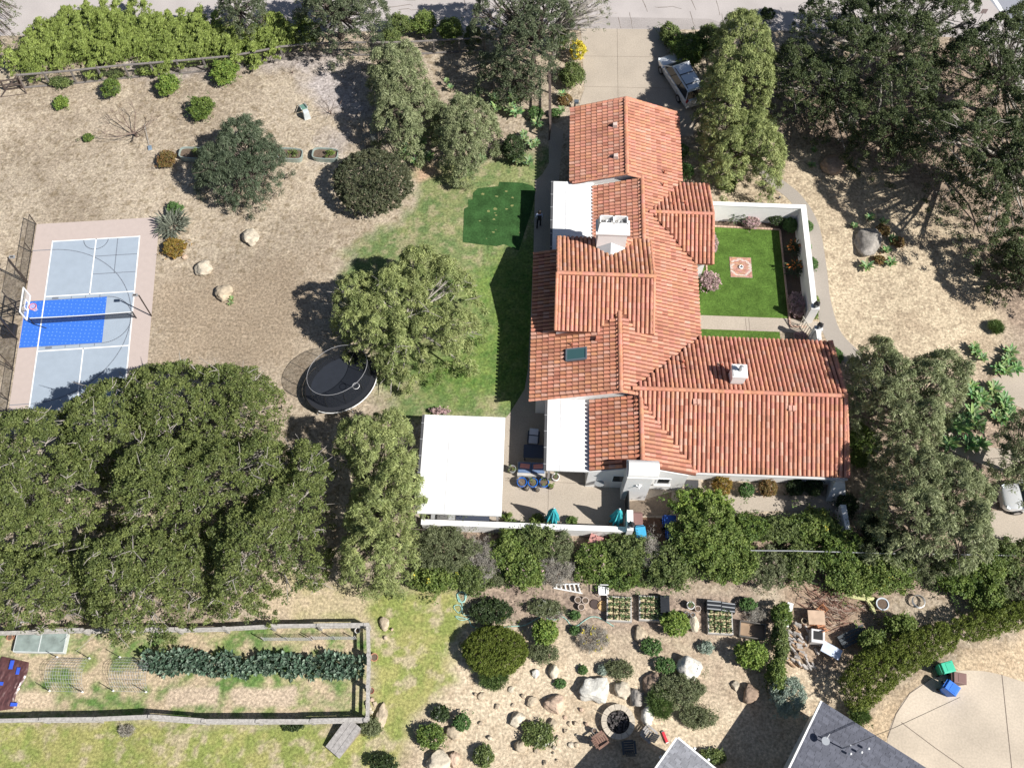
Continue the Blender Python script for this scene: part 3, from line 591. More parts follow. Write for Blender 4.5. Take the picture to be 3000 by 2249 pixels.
def tree(name,label,cat,kind,px,ztop,zedge=None,zlow=None,seed=1,group=None,dens=1.,lr=(1.0,1.7),gaps=.75,trunkpx=None,nl=None,twigs=0,world=None,sink=0,under=.35,bark=None,tr=.2,R0=1.5,second=None,lumpw=.3,limbd=1.2,eup=.30,grow=0,oamp=1.3,thr=None):
    thr=(.42 if 'pepper' in kind or kind=='blue' else .2) if thr is None else thr
    base,alt,L,Wd,cr,cpm,npc,mode=KIND[kind]; rg=np.random.RandomState(seed)
    zedge=ztop*.42 if zedge is None else zedge; zlow=zedge*.55 if zlow is None else zlow
    P=wpoly(px,zedge+(ztop-zedge)*eup) if world is None else np.array(world)
    if grow: P=P.mean(0)+(P-P.mean(0))*(1+grow/np.linalg.norm(P-P.mean(0),axis=1))[:,None]
    a=abs(sum(P[i][0]*P[(i+1)%len(P)][1]-P[(i+1)%len(P)][0]*P[i][1] for i in range(len(P)))/2)
    lo=P.min(0)-.3;hi=P.max(0)+.3
    def sample(n,margin=0):
        out=np.zeros((0,2))
        while len(out)<n:
            q=rg.uniform(lo,hi,(n*2+20,2)); d=sdist(q[:,0],q[:,1],P)+oamp*(vnoise(q[:,0],q[:,1],.9,seed,3)-.5)
            out=np.r_[out,q[d>margin]]
        return out[:n]
    K=nl or max(3,int(a/(.75*lr[0]*lr[1])))
    K=min(K,60); lc=sample(K,.15); lrad=rg.uniform(lr[0],lr[1],K); lh=rg.uniform(.55,1,K)
    n=int(a*cpm*dens); q=sample(n)
    dmax=max(.3,min(R0,sdist(lc[:,0],lc[:,1],P).max()))
    def height(q):
        d=np.clip(sdist(q[:,0],q[:,1],P)/dmax,0.0,1); prof=np.sqrt(1-(1-d)**2)
        dd=np.hypot(q[:,None,0]-lc[None,:,0],q[:,None,1]-lc[None,:,1])/lrad[None]
        lump=(np.sqrt(np.clip(1-dd**2,0,1))*lh[None]).max(1)
        return zlow+(ztop-zlow)*prof*(1-lumpw+lumpw*lump),lump
    z,lump=height(q)
    keep=(lump>thr)|(rg.rand(n)>gaps); q=q[keep];z=z[keep]
    cent=np.c_[q,z+rg.normal(size=len(q))*.12]
    qu=sample(int(len(q)*under)); zu,lu=height(qu); cu=np.c_[qu,zlow*.6+(zu-zlow*.6)*rg.uniform(.2,.8,len(qu))]
    # skirts round the rim
    A=leafcloud(cent,cr*rg.uniform(.7,1.35,len(cent)),npc,L,Wd,base,alt,rg,mode)
    B=leafcloud(cu,cr*1.3,int(npc*.7),L,Wd,base,base,rg,mode)
    parts=[A,B]
    if second:
        k2,frac=second; b2=KIND[k2]; sel=rg.rand(len(cent))<frac
        parts.append(leafcloud(cent[sel]+np.array([0,0,.06]),cr,max(6,npc//3),b2[2],b2[3],b2[0],b2[1],rg,b2[7]))
    V,Fq,col=merge(parts); V[:,2]=np.maximum(V[:,2],.02)
    tx,ty=G(*trunkpx)[:2] if trunkpx else P.mean(0)
    root=thing(name,label,cat,(tx,ty,0),0,group)
    mesh_np('crown',V,Fq,LEAF,root,col)
    b=MB(); top=np.array([tx,ty,max(zlow,ztop*.35)])
    b.tube([(tx,ty,-.1),(tx+.1,ty+.05,top[2]*.5),top],[tr,tr*.8,tr*.65],7)
    zl,_=height(lc)
    for i in range(K):
        e=np.array([lc[i,0],lc[i,1],max(zl[i]-limbd,.6)]); mid=(top*.5+e*.5)+np.array([rg.uniform(-.3,.3),rg.uniform(-.3,.3),-.15*rg.rand()*(ztop*.3)])
        b.tube([top,mid,e],[tr*.45,tr*.26,tr*.10],5,cap=False)
        for j in range(3):
            f=e+rg.normal(size=3)*np.array([.5,.5,.12])*lrad[i]; f[2]=min(f[2],e[2]+.2); b.tube([mid*.4+e*.6,f],[tr*.12,tr*.05],4,cap=False)
    if twigs:
        t=b; idx=rg.choice(len(cent),min(twigs,len(cent)),replace=False)
        for i in idx:
            c=cent[i]+np.array([0,0,.05])
            for j in range(4):
                d=rg.normal(size=3)*np.array([.32,.32,.12]); d[2]=abs(d[2]); t.tube([c,c+d*.6+rg.normal(size=3)*.04,c+d*1.2],[.028,.02,.01],4,cap=False)
    b.build('trunk',bark or (PALEBARK if twigs else BARK),root,world=True)
    return root
def shrub(name,label,px,py,rpx,h,kind,seed=1,ry=None,group=None,cat=None,dens=1.,stem=True,second=None,irr=.6):
    """rounded bush seen at photo pixel (px,py) with radius rpx"""
    base,alt,L,Wd,cr,cpm,npc,mode=KIND[kind]; rg=np.random.RandomState(seed+int(px)*7+int(py)); irr=.12 if kind in ('round','hedge') else irr
    c=G(px,py,h*.5); r=np.linalg.norm(G(px+rpx,py,h*.5)-c); r2=r*(ry/rpx if ry else 1)
    sc=min(1.,max(.45,r/.9)); cr2=cr*sc**.5
    n=int(max(14,3.0*math.pi*r*r2*cpm*.8*dens/sc))
    u=rg.normal(size=(n,3)); u[:,2]=np.abs(u[:,2])*.9-.15; u/=np.linalg.norm(u,axis=1,keepdims=True)
    bump=1.12-irr*vnoise(u[:,0]*r+5,u[:,1]*r+u[:,2]*r,1.5,seed+3,2)-.18*rg.rand(n)
    ci=np.c_[u[:,0]*(r-cr2*.4)*bump,u[:,1]*(r2-cr2*.4)*bump,h*.42+u[:,2]*h*.52*bump]
    if kind=='juniper':
        npl=int(7*r*r2); pc=rg.normal(size=(npl,2))*np.array([r,r2])*.52; ph=rg.uniform(.5,1.0,npl)*h; k_=rg.randint(0,npl,n*2); t_=rg.rand(n*2)**.7
        wd=.50*(1-t_)+.10; ci=np.c_[pc[k_,0]+rg.normal(size=n*2)*wd*.65+.34*t_,pc[k_,1]+rg.normal(size=n*2)*wd*.65+.30*t_,ph[k_]*(.45+.55*t_)]; n=n*2
    n2=n//3; v=rg.normal(size=(n2,3))*.38; cj=np.c_[v[:,0]*r,v[:,1]*r2,h*.4+v[:,2]*h*.4]
    parts=[leafcloud(ci,cr2*rg.uniform(.7,1.2,n),npc,L,Wd,base,alt,rg,mode,cvar=.18),leafcloud(cj,cr2*1.3,max(6,npc//2),L,Wd,base,base,rg,mode)]
    if second:
        k2,frac=second; b2=KIND[k2]; sel=rg.rand(n)<frac
        parts.append(leafcloud(ci[sel]*np.array([1.02,1.02,1.03]),cr2*.8,8,b2[2],b2[3],b2[0],b2[1],rg,b2[7]))
    V,Fq,col=merge(parts); V[:,2]=np.maximum(V[:,2],.02)
    root=thing(name,label,cat or 'shrub',(c[0],c[1],0),0,group); V=V+np.array([c[0],c[1],0])
    mesh_np('foliage',V,Fq,LEAF,root,col)
    if stem:
        b=MB()
        for k in range(4):
            e=ci[k]*.8; b.tube([(0,0,-.05),(e[0]*.4,e[1]*.4,e[2]*.5),tuple(e)],[.035,.025,.01],5,cap=False)
        b.build('stems',BARK,root)
    return root
# ---------------- coast oaks, lower left
OG='coast oaks of the lower left grove'
G1=[
 ('oak tree overlapping the corner of the sports court',[(385,1135),(420,1095),(560,1078),(640,1090),(740,1080),(800,1130),(812,1200),(790,1290),(700,1290),(640,1300),(560,1270),(500,1300),(420,1270),(360,1190)],6.6,2.6,(600,1290)),
 ('oak tree with its crown just below the white court lines, beside a dark gap',[(170,1215),(240,1185),(300,1140),(380,1120),(440,1270),(410,1340),(300,1380),(240,1370),(190,1290)],6.2,2.4,(310,1330)),
 ('oak tree at the left picture edge directly below the court',[(-70,1225),(120,1212),(190,1215),(260,1360),(300,1430),(275,1520),(200,1610),(100,1625),(-70,1600)],6.6,2.6,(90,1480)),
 ('middle oak of the grove, ringed by dark gaps',[(430,1300),(560,1270),(640,1310),(760,1280),(840,1310),(830,1410),(700,1490),(630,1500),(560,1560),(420,1535),(340,1490),(340,1400)],7.4,3.0,(590,1480)),
 ('oak tree in the corner of the picture left of the cold frame',[(-70,1600),(110,1635),(225,1625),(255,1720),(245,1780),(130,1800),(-70,1795)],5.6,2.2,(90,1760)),
 ('oak tree whose branches hang over the rail of the vegetable garden',[(250,1600),(420,1555),(580,1580),(645,1640),(610,1760),(480,1795),(430,1850),(345,1865),(260,1790),(225,1690)],6.6,2.4,(430,1740)),
 ('oak tree on the right side of the grove, next to the feathery pepper tree',[(850,1300),(925,1310),(955,1400),(935,1500),(925,1620),(870,1700),(740,1785),(625,1775),(640,1650),(610,1560),(700,1500),(830,1410)],7.0,2.6,(800,1600)),
]
for i,(lab,px,zt,ze,tp) in enumerate(G1):
    tree('oak_tree',lab,'oak tree','oak',px,zt,ze,seed=20+i,group=OG,trunkpx=tp,twigs=20,lr=(.9,1.6),tr=.24,gaps=.35,dens=1.0,grow=.45,lumpw=.42,R0=2.2)
# ---------------- pepper trees
PGp='weeping pepper trees'
tree('pepper_tree','large yellow-green weeping tree on the back lawn above the trampoline','pepper tree','pepper',[(958,880),(985,820),(1030,800),(1060,790),(1110,800),(1150,760),(1180,725),(1250,715),(1310,745),(1390,790),(1400,830),(1428,860),(1425,890),(1402,905),(1418,960),(1385,1030),(1290,1065),(1200,1088),(1130,1065),(1060,1030),(1000,980),(965,930)],5.6,3.0,zlow=1.0,seed=41,group=PGp,trunkpx=(1190,980),lr=(.7,1.25),gaps=.8,tr=.32,twigs=10,lumpw=.55)
tree('pepper_tree','tall weeping tree left of the square white pavilion','pepper tree','pepper',[(985,1240),(1060,1185),(1130,1165),(1185,1180),(1215,1290),(1240,1400),(1248,1480),(1222,1505),(1210,1560),(1222,1640),(1150,1722),(1050,1728),(990,1680),(990,1620),(1000,1530),(1015,1470),(1030,1400),(1010,1340),(972,1320)],6.2,3.0,zlow=1.2,seed=42,group=PGp,trunkpx=(1130,1560),lr=(.7,1.3),gaps=.8,tr=.3,lumpw=.55)
tree('pepper_tree','grey-green weeping tree reaching over the top fence, beside the lavender gravel','pepper tree','greypepper',[(1070,160),(1130,125),(1240,140),(1262,240),(1292,265),(1288,320),(1240,355),(1230,405),(1190,435),(1140,400),(1085,350),(1092,280),(1068,220)],5.0,2.6,zlow=1.0,seed=43,group=PGp,trunkpx=(1120,330),lr=(.6,1.1),gaps=.85,tr=.25,lumpw=.55)
tree('pepper_tree','grey-green weeping tree above the agaves, left of the north wing of the house','pepper tree','greypepper',[(1270,310),(1340,272),(1400,290),(1450,320),(1472,370),(1425,420),(1400,480),(1340,492),(1292,440),(1265,370)],4.2,2.2,zlow=.9,seed=44,group=PGp,trunkpx=(1360,440),lr=(.6,1.1),gaps=.8,tr=.2,lumpw=.5)
tree('pepper_tree','yellow-green weeping tree hanging over the silver van','pepper tree','pepper',[(2085,135),(2095,80),(2150,35),(2225,50),(2270,120),(2282,250),(2255,320),(2190,300),(2170,345),(2190,390),(2110,420),(2062,380),(2066,310),(2062,255),(2070,190)],6.4,3.2,zlow=1.4,seed=45,group=PGp,trunkpx=(2140,300),lr=(.7,1.2),gaps=.8,tr=.3,lumpw=.55)
tree('pepper_tree','yellow-green weeping tree between the east roof and the curved front path','pepper tree','pepper',[(2050,400),(2110,400),(2150,330),(2230,330),(2260,360),(2310,430),(2295,520),(2235,540),(2195,490),(2120,550),(2070,490)],5.6,2.6,zlow=1.2,seed=46,group=PGp,trunkpx=(2170,500),lr=(.6,1.1),gaps=.8,tr=.22,lumpw=.55)
tree('pepper_tree','grey-green weeping tree above the path that bends round the east wing','pepper tree','greypepper',[(2535,990),(2600,1000),(2640,1060),(2720,1030),(2800,1050),(2850,1110),(2840,1170),(2760,1220),(2770,1290),(2700,1330),(2630,1320),(2520,1240),(2490,1130)],6.6,3.0,zlow=1.4,seed=47,group=PGp,trunkpx=(2620,1270),lr=(.7,1.2),gaps=.7,tr=.3,lumpw=.55)
tree('pepper_tree','largest grey-green weeping tree, between the east wing and the white car','pepper tree','greypepper',[(2560,1300),(2610,1290),(2760,1320),(2800,1350),(2900,1410),(2930,1450),(2900,1500),(2905,1560),(2930,1640),(2820,1650),(2700,1620),(2600,1600),(2550,1500),(2570,1400)],6.8,3.2,zlow=1.4,seed=48,group=PGp,trunkpx=(2720,1560),lr=(.8,1.3),gaps=.7,tr=.35,lumpw=.55)
tree('pepper_tree','thin grey-green tree at the right picture edge above the white car','pepper tree','greypepper',[(2900,1330),(2940,1230),(3000,1190),(3090,1190),(3090,1440),(2980,1440),(2900,1400)],6.0,3.2,zlow=2,seed=49,group=PGp,trunkpx=(2960,1390),lr=(.5,.9),gaps=.9,dens=.6,tr=.2)
# ---------------- dark oaks, upper right
DG='dark live oaks of the upper right'
tree('oak_tree','dark oak spreading over the road at the top right','oak tree','darkoak',[(2330,80),(2340,10),(2450,-60),(2800,-60),(2870,40),(2850,110),(2790,150),(2720,230),(2760,310),(2640,330),(2540,320),(2460,260),(2400,180)],8.6,4.2,zlow=2.6,seed=51,group=DG,trunkpx=(2560,240),lr=(.8,1.4),gaps=.7,tr=.3,twigs=14,dens=1.15,under=.3,lumpw=.5)
tree('oak_tree','dark oak standing right of the yellow-green tree by the van','oak tree','darkoak',[(2275,130),(2350,140),(2400,200),(2480,220),(2550,350),(2500,395),(2400,335),(2300,310),(2250,240)],6.6,3.0,zlow=1.6,seed=52,group=DG,trunkpx=(2400,330),lr=(.7,1.2),gaps=.9,tr=.26,twigs=8,lumpw=.5)
tree('oak_tree','dark oak in the top right corner below the white road line','oak tree','darkoak',[(2840,100),(2960,60),(3080,80),(3080,420),(2960,430),(2880,350),(2760,330),(2700,250),(2760,150)],9.0,4,zlow=3,seed=53,group=DG,trunkpx=(2880,330),lr=(.8,1.4),gaps=.7,tr=.3,twigs=14,dens=1.15,under=.3,lumpw=.5)
tree('oak_tree','dark thin-crowned oak throwing branching shade on the pale wood chips','oak tree','darkoak',[(2630,340),(2760,330),(2900,360),(3080,420),(3080,700),(2970,640),(2930,700),(2860,640),(2760,540),(2700,440)],9.2,4.6,zlow=3.6,seed=54,group=DG,trunkpx=(2890,560),lr=(.7,1.3),gaps=.7,tr=.3,twigs=18,dens=1.15,under=.3,lumpw=.5)
tree('oak_tree','small dark oak at the right edge beyond the pale wood chips','oak tree','darkoak',[(2890,690),(2960,670),(3080,680),(3080,880),(2990,890),(2920,820)],4.6,2.0,zlow=1,seed=55,group=DG,trunkpx=(2990,850),lr=(.6,1.0),gaps=.8,tr=.2,dens=.9)
tree('oak_tree','low dark oak between the wood chips and the branching oak','oak tree','darkoak',[(2500,380),(2560,330),(2640,340),(2700,420),(2690,480),(2600,470),(2540,440)],6.5,3.5,zlow=2,seed=56,group=DG,trunkpx=(2620,440),lr=(.5,.9),gaps=.8,tr=.2,dens=.9,under=.2)
# ---------------- trees on the verge of the road
VG='trees along the road verge'
tree('verge_tree','small grey-green tree at the road edge above the yellow hedge','tree','greyoak',[(632,10),(700,-50),(782,0),(772,60),(705,90),(645,60)],5,2.2,seed=61,group=VG,trunkpx=(710,80),tr=.15,lr=(.5,.9))
tree('verge_tree','broad dark grey-green tree behind the fence, left of the weeping tree','tree','greyoak',[(850,25),(900,-60),(1120,-60),(1142,40),(1105,90),(1130,112),(1040,130),(960,122),(885,95)],6.4,2.8,seed=62,group=VG,trunkpx=(1000,110),tr=.25,lr=(.8,1.4))
tree('verge_tree','dense grey-green tree left of the driveway mouth','tree','greyoak',[(1375,80),(1400,-50),(1560,-60),(1650,-20),(1690,60),(1690,110),(1640,130),(1612,190),(1540,220),(1460,200),(1440,160),(1480,100)],7.2,3.2,seed=63,group=VG,trunkpx=(1560,190),tr=.25,lr=(.8,1.4),gaps=.6)
tree('verge_tree','airy half-bare grey tree reaching over the road left of the driveway','tree','olive',[(1640,40),(1660,-40),(1780,-50),(1792,20),(1760,60),(1710,80),(1660,80)],6.6,4.0,zlow=3.4,seed=64,group=VG,trunkpx=(1620,170),dens=.35,gaps=.9,lr=(.4,.7),twigs=26,tr=.2,bark=PALEBARK)
tree('verge_tree','dark green tree below the fence end, left of the brown rail','tree','greyoak',[(1380,150),(1470,190),(1560,210),(1600,250),(1560,280),(1480,265),(1400,230)],4.0,1.8,seed=65,group=VG,trunkpx=(1480,240),tr=.15,lr=(.6,1.0))
tree('olive_tree','blue-green feathery tree standing alone on the dry lawn','olive tree','blue',[(560,480),(610,420),(660,370),(720,345),(785,360),(800,410),(850,450),(835,520),(780,555),(725,585),(660,580),(600,545),(560,520)],4.2,1.6,zlow=.6,seed=67,trunkpx=(735,520),thr=.5,lr=(.6,1.1),gaps=.7,tr=.22,lumpw=.5)
tree('verge_tree','pale thin-leaved branch ends of a tree in the top left corner','tree','olive',[(-90,-40),(40,-40),(45,30),(25,75),(-90,90)],5.5,3.6,zlow=3,seed=68,group=VG,trunkpx=(-60,40),dens=.4,gaps=.9,lr=(.4,.7),tr=.15)
# ---------------- yellow-green hedge of junipers
JG='yellow-green junipers of the road hedge'
JX=[(95,160,62,'at the left end, behind the fence corner'),(160,95,55,'second from the left'),(235,130,62,'third from the left, with a bare grey fork'),(300,75,60,'fourth from the left, against the road'),(365,130,60,'fifth from the left'),(425,80,60,'sixth from the left'),(480,135,56,'seventh from the left'),(540,85,58,'eighth from the left'),(610,115,58,'ninth from the left'),(690,130,54,'tenth from the left, below the small road tree'),(765,115,52,'eleventh from the left'),(828,95,48,'at the right end, next to the dark tree')]
for i,(x,y,r,l) in enumerate(JX): shrub('juniper','yellow-green juniper of the road hedge, '+l,x,y,r*1.2,2.3,'juniper',seed=i,ry=r*1.3,group=JG,cat='juniper',irr=.6)
for i,(x,y,r,k,l) in enumerate([(1170,70,42,'mixed','green bush by the road above the weeping tree, left one of three'),(1240,65,46,'bright','rounded bush by the road above the weeping tree, middle one of three'),(1320,85,46,'bright','yellow-green bush by the road, right one of three'),(1385,105,32,'mixed','small bush with red tips at the end of the fence'),(910,95,34,'bright','low yellow-green bush under the broad dark tree'),(1145,110,40,'mixed','dark low bush behind the fence rail beside the weeping tree')]):
    shrub('road_bush',l,x,y,r,2.2,k,seed=i,group='bushes behind the top fence')
# climbing greenery at the foot of the fence
for i,(x,y,r,l) in enumerate([(180,240,40,'left of the small orange-fruited bush'),(280,215,36,'beside the second fence post'),(340,215,34,'behind the young tree'),(430,205,34,'with yellow leaves'),(560,180,34,'behind the citrus bushes'),(740,175,34,'left of the dark tree shade'),(620,175,30,'behind the largest citrus bush')]):
    shrub('creeper','leafy creeper at the fence foot '+l,x,y,r,.8,'mixed' if i<3 else 'bright',seed=i,ry=r*.55,group='creepers along the fence foot',cat='creeper',stem=False)
# ---------------- fruit bushes on the dry lawn
FG='fruit bushes on the dry lawn'
for x,y,r,k,h,l in [(176,298,26,'citrus',1.0,'sparse bright-green bush nearest the corner gate'),(325,258,34,'dkcitrus',1.7,'green bush with orange fruit beside the fence creeper'),(490,247,40,'citrus',1.7,'bright lime-green bush, second row from the fence'),(658,208,48,'citrus',1.7,'widest bright-green bush, against the fence'),(589,316,45,'dkcitrus',1.7,'round orange tree bush with fallen fruit beside it'),(256,402,17,'dkcitrus',.5,'tiny green bush on the open dry lawn'),(487,464,35,'rust',1.1,'rust-brown round bush beside the feathery tree')]:
    shrub('fruit_bush' if k!='rust' else 'rusty_bush',l,x,y,r,h,k,group=FG if k!='rust' else None,seed=3)
# round dark bush, with its shadow
shrub('clipped_bush','large round dark green clipped bush between dry lawn and green lawn',1092,530,113,3.2,'round',seed=4,ry=108)
shrub('planter_bush','green and rust bush above the spiky plant by the court corner',512,612,30,.9,'green',seed=5); shrub('court_bush','orange-green round bush below the spiky plant by the court',507,722,42,1.0,'orange',seed=6)

# ---------------- between fence and north wing
for n_,x,y,r,h,k,l in [('dark_bush',1505,428,48,2.2,'dark','dark round bush beside the agaves above the green lawn'),('flowering_bush',1530,260,46,1.4,'olive','brownish-pink flowering bush left of the brown rail'),('yellow_bush',1693,145,30,2.2,'yellow','bush covered in yellow flowers beside the driveway'),('driveway_bush',1678,215,48,2.0,'mixed','green and bronze bush spilling over the driveway edge'),('low_bush',1570,330,26,1.0,'green','small green bush left of the brown rail'),('low_bush',1628,330,17,.8,'green','small green bush right of the brown rail'),('dark_bush',1640,110,34,2.2,'mixed','dark green bush behind the yellow flowers'),('rusty_bush',1655,290,24,.9,'rust','bronze bush at the driveway edge under the green one'),
  ('driveway_bush',1965,95,40,1.6,'mixed','low bush with reddish tips at the driveway mouth, right side'),('driveway_bush',2020,140,66,2.4,'dkcitrus','dark glossy bush in front of the van'),('driveway_bush',2075,110,50,2.8,'mixed','dull green bush under the left edge of the van tree'),('verge_bush',2250,40,24,1.2,'dark','small dark bush casting shade on the road'),
  ('oleander',1995,440,26,1.4,'green','dark green bush against the east wall of the north wing'),('oleander',2010,500,28,1.4,'green','glossy bush at the inner corner of the north-east roof'),('leafy_plant',2130,530,34,.8,'bright','leafy plant under the weeping tree beside the white garden wall')]:
    shrub(n_,l,x,y,r,h,k,seed=8,second=('pink',.35) if n_=='flowering_bush' else None)
# agaves -------------------------------------------------------------
def rosette(b,cx,cy,cz,r,n,rg,base=(.22,.36,.17),tipc=(.36,.46,.20)):
    for k in range(n):
        a=rg.uniform(0,6.283); el=rg.uniform(.15,1.3); l=r*rg.uniform(.6,1.05); w_=r*.12
        dx,dy=math.cos(a),math.sin(a); p=[]
        for t in (0,.35,.75,1):
            rr=l*t*math.cos(el*(1-.45*t)); zz=l*t*math.sin(el)*(1-.35*t); ww=w_*(.5,1.1,.9,.05)[(0,.35,.75,1).index(t)]
            p.append((cx+dx*rr-dy*ww,cy+dy*rr+dx*ww,cz+zz)); p.append((cx+dx*rr,cy+dy*rr,cz+zz-ww*.45)); p.append((cx+dx*rr+dy*ww,cy+dy*rr-dx*ww,cz+zz))
        q=rg.random(); c=tuple(base[i]*(1-q)+tipc[i]*q for i in range(3)); c=tuple(v*rg.uniform(.75,1.15) for v in c)
        b.add(p,[(0,1,4,3),(1,2,5,4),(3,4,7,6),(4,5,8,7),(6,7,10,9),(7,8,11,10)],c)
def agave(label,px,py,rpx,n=1,seed=0,spread=0,base=(.22,.36,.17),name='agave',h=.35,group='agaves',leaves=38):
    rg=random.Random(seed+px+py*3); c=G(px,py,h); r=np.linalg.norm(G(px+rpx,py,h)-c)
    root=thing(name,label,'agave',(c[0],c[1],0),0,group)
    for i in range(n):
        b=MB(); ox,oy=(rg.uniform(-1,1)*spread*r,rg.uniform(-1,1)*spread*r) if n>1 else (0,0)
        rosette(b,ox,oy,h+rg.uniform(-.1,.15),r*(1 if n==1 else .62),leaves,rg,base)
        b.tube([(ox,oy,0),(ox,oy,h)],.06,6,col=(.2,.18,.12))
        b.build('rosette',LEAF,root)
    return root
AGV=[(1482,312,42,5,.9,'grey-green agave clump nearest the green weeping tree'),(1205,440,36,4,.8,'bright agave clump right of the round dark bush, left half'),(1240,455,34,4,.7,'blue-green agave clump on the small bare soil patch'),(1575,360,24,1,0,'pale agave beside the lower end of the brown rail'),(1548,400,26,3,.7,'yellow-green agave clump between dark bush and rail'),(1565,430,28,3,.7,'agave clump left of the shaded house walk, middle'),(1535,478,34,4,.7,'blue-green agave clump at the top of the sod'),(1648,278,18,1,0,'single agave beside the driveway'),(1645,322,17,1,0,'single agave beside the dark bollard lamp'),(1312,250,20,2,.6,'small agave pair on dry soil'),(1395,280,26,2,.5,'pale agave half under the weeping tree'),(1410,465,22,1,0,'agave at the lawn edge under the weeping tree'),(1965,120,30,2,.6,'pale agave pair at the driveway mouth')]
for x,y,r,n_,sp,l in AGV: agave(l,x,y,r,n_,1,sp,h=.5)
for x,y,r,n_,sp,l in [(2510,655,20,2,.6,'agave pair above the grey boulder, left'),(2545,640,20,1,0,'agave above the grey boulder, middle'),(2590,648,18,1,0,'agave above the grey boulder, right'),(2540,780,26,1,0,'agave with a star shadow below the grey boulder'),(2615,700,20,1,0,'agave between the two rusty domes'),(2605,735,24,2,.6,'agave pair right of the grey boulder'),(2610,770,22,1,0,'agave below the agave pair by the boulder'),(2382,1031,15,1,0,'leafy agave at the foot of the east verge'),(2378,482,16,1,0,'small agave beside the shaded boulder'),(2385,440,14,1,0,'dark agave just above the shaded boulder'),(2880,1030,34,4,.8,'yellow-green agave clump at the right end of the chips'),(2945,1060,46,7,.9,'large yellow-green agave clump beside the right paving'),(2895,1165,52,8,.9,'yellow-green agave clump under the round paving'),(2935,1205,44,6,.9,'yellow-green agave clump left of the round paving'),(2825,1255,60,10,.95,'light green agave clump between the two paths'),(2990,730,30,3,.8,'agave clump under the small dark oak'),(2370,725,10,1,0,'small agave outside the white wall')]:
    agave(l,x,y,r,n_,2,sp,h=.28,base=(.16,.33,.12),group='agaves of the front garden',leaves=30)
for x,y,r,l in [(2586,673,25,'left rusty dome bush beside the grey boulder'),(2630,707,24,'right rusty dome bush beside the grey boulder'),(2578,760,18,'small rusty bush below the grey boulder')]: shrub('rusty_dome',l,x,y,r,.6,'rust',seed=9)
shrub('edge_bush','green bush at the right edge beyond the chips',2975,760,34,1.4,'bright',seed=1); shrub('grass_tuft','dry grass tuft beside the wood chips on the right',2915,960,22,.5,'grass',seed=2)
for x,y,r,k,l in [(2365,660,17,'green','low green bush outside the white wall, top'),(2380,770,17,'green','low green bush outside the white wall, middle'),(2388,880,12,'bright','light green tuft outside the white wall'),(2385,918,11,'bright','small green tuft beside the gate'),(2450,1040,22,'green','green bush at the corner of the east wing roof')]: shrub('wall_plant',l,x,y,r,.5,k,ry=r*1.5,seed=3,group='plants outside the courtyard wall')
# ---------------- courtyard planting
for x,y,r,ry,k,h,n_,l in [(2275,640,28,24,'dark',1.2,'box_bush','dark clipped bush in the courtyard corner, left of the pair'),(2315,655,24,32,'green',1.2,'box_bush','green clipped bush in the courtyard corner, right of the pair'),(2203,648,28,26,'pink',1.0,'pink_bush','pink flowering bush against the north courtyard wall'),(2080,820,34,38,'pink',1.1,'pink_bush','pink flowering bush against the house wall'),(2092,710,12,36,'pink',.8,'pink_bush','narrow pink flowering bush under the east eave'),(2333,885,27,52,'pink',1.1,'pink_bush','long pink flowering bush along the east courtyard wall'),(2345,982,24,16,'pink',.9,'pink_bush','pink flowering bush below the courtyard gate'),(1288,1203,34,12,'pink',.8,'pink_bush','pale pink bush above the white square roof')]:
    shrub(n_,l,x,y,r,h,k,ry=ry,seed=11)
def strelitzia(label,px,py,rpx,fl=True,seed=1,lc=(.10,.13,.07),name='bird_of_paradise',nl=110):
    rg=random.Random(seed+px); h=.35; c=G(px,py,h); r=np.linalg.norm(G(px+rpx,py,h)-c)
    root=thing(name,label,'plant',(c[0],c[1],0),0,'bird of paradise plants' if name[0]=='b' else None); b=MB()
    for k in range(nl):
        a=rg.uniform(0,6.283); l=r*rg.uniform(.4,1.2); dx,dy=math.cos(a),math.sin(a); w_=.045; z1=rg.uniform(.3,1.0)
        P=[(dx*l*.25,dy*l*.25,.2),(dx*l*.8-dy*w_,dy*l*.8+dx*w_,z1),(dx*l,dy*l,z1*.95),(dx*l*.8+dy*w_,dy*l*.8-dx*w_,z1)]
        g=rg.uniform(.6,1.2); b.add(P,[(0,1,2,3)],(lc[0]*g,lc[1]*g,lc[2]*g))
    b.build('leaves',LEAF,root)
    if fl:
        f=MB()
        for k in range(16):
            a=rg.uniform(0,6.283); l=r*rg.uniform(.2,.8); x,y=math.cos(a)*l,math.sin(a)*l; f.box((x,y,.95),(.16,.05,.06),rz=a,col=(.62,.22,.06))
        f.build('flowers',LEAF,root)
strelitzia('spiky dark plant with few orange flowers against the east courtyard wall',2322,735,28); strelitzia('spiky plant full of orange flowers above the long pink bush',2325,790,32,seed=5)
strelitzia('spiky dark green plant against the north courtyard wall',2155,635,34,False)
strelitzia('large grey spiky plant between two bushes by the court corner',507,662,52,False,lc=(.20,.22,.17),name='spiky_plant',nl=260)
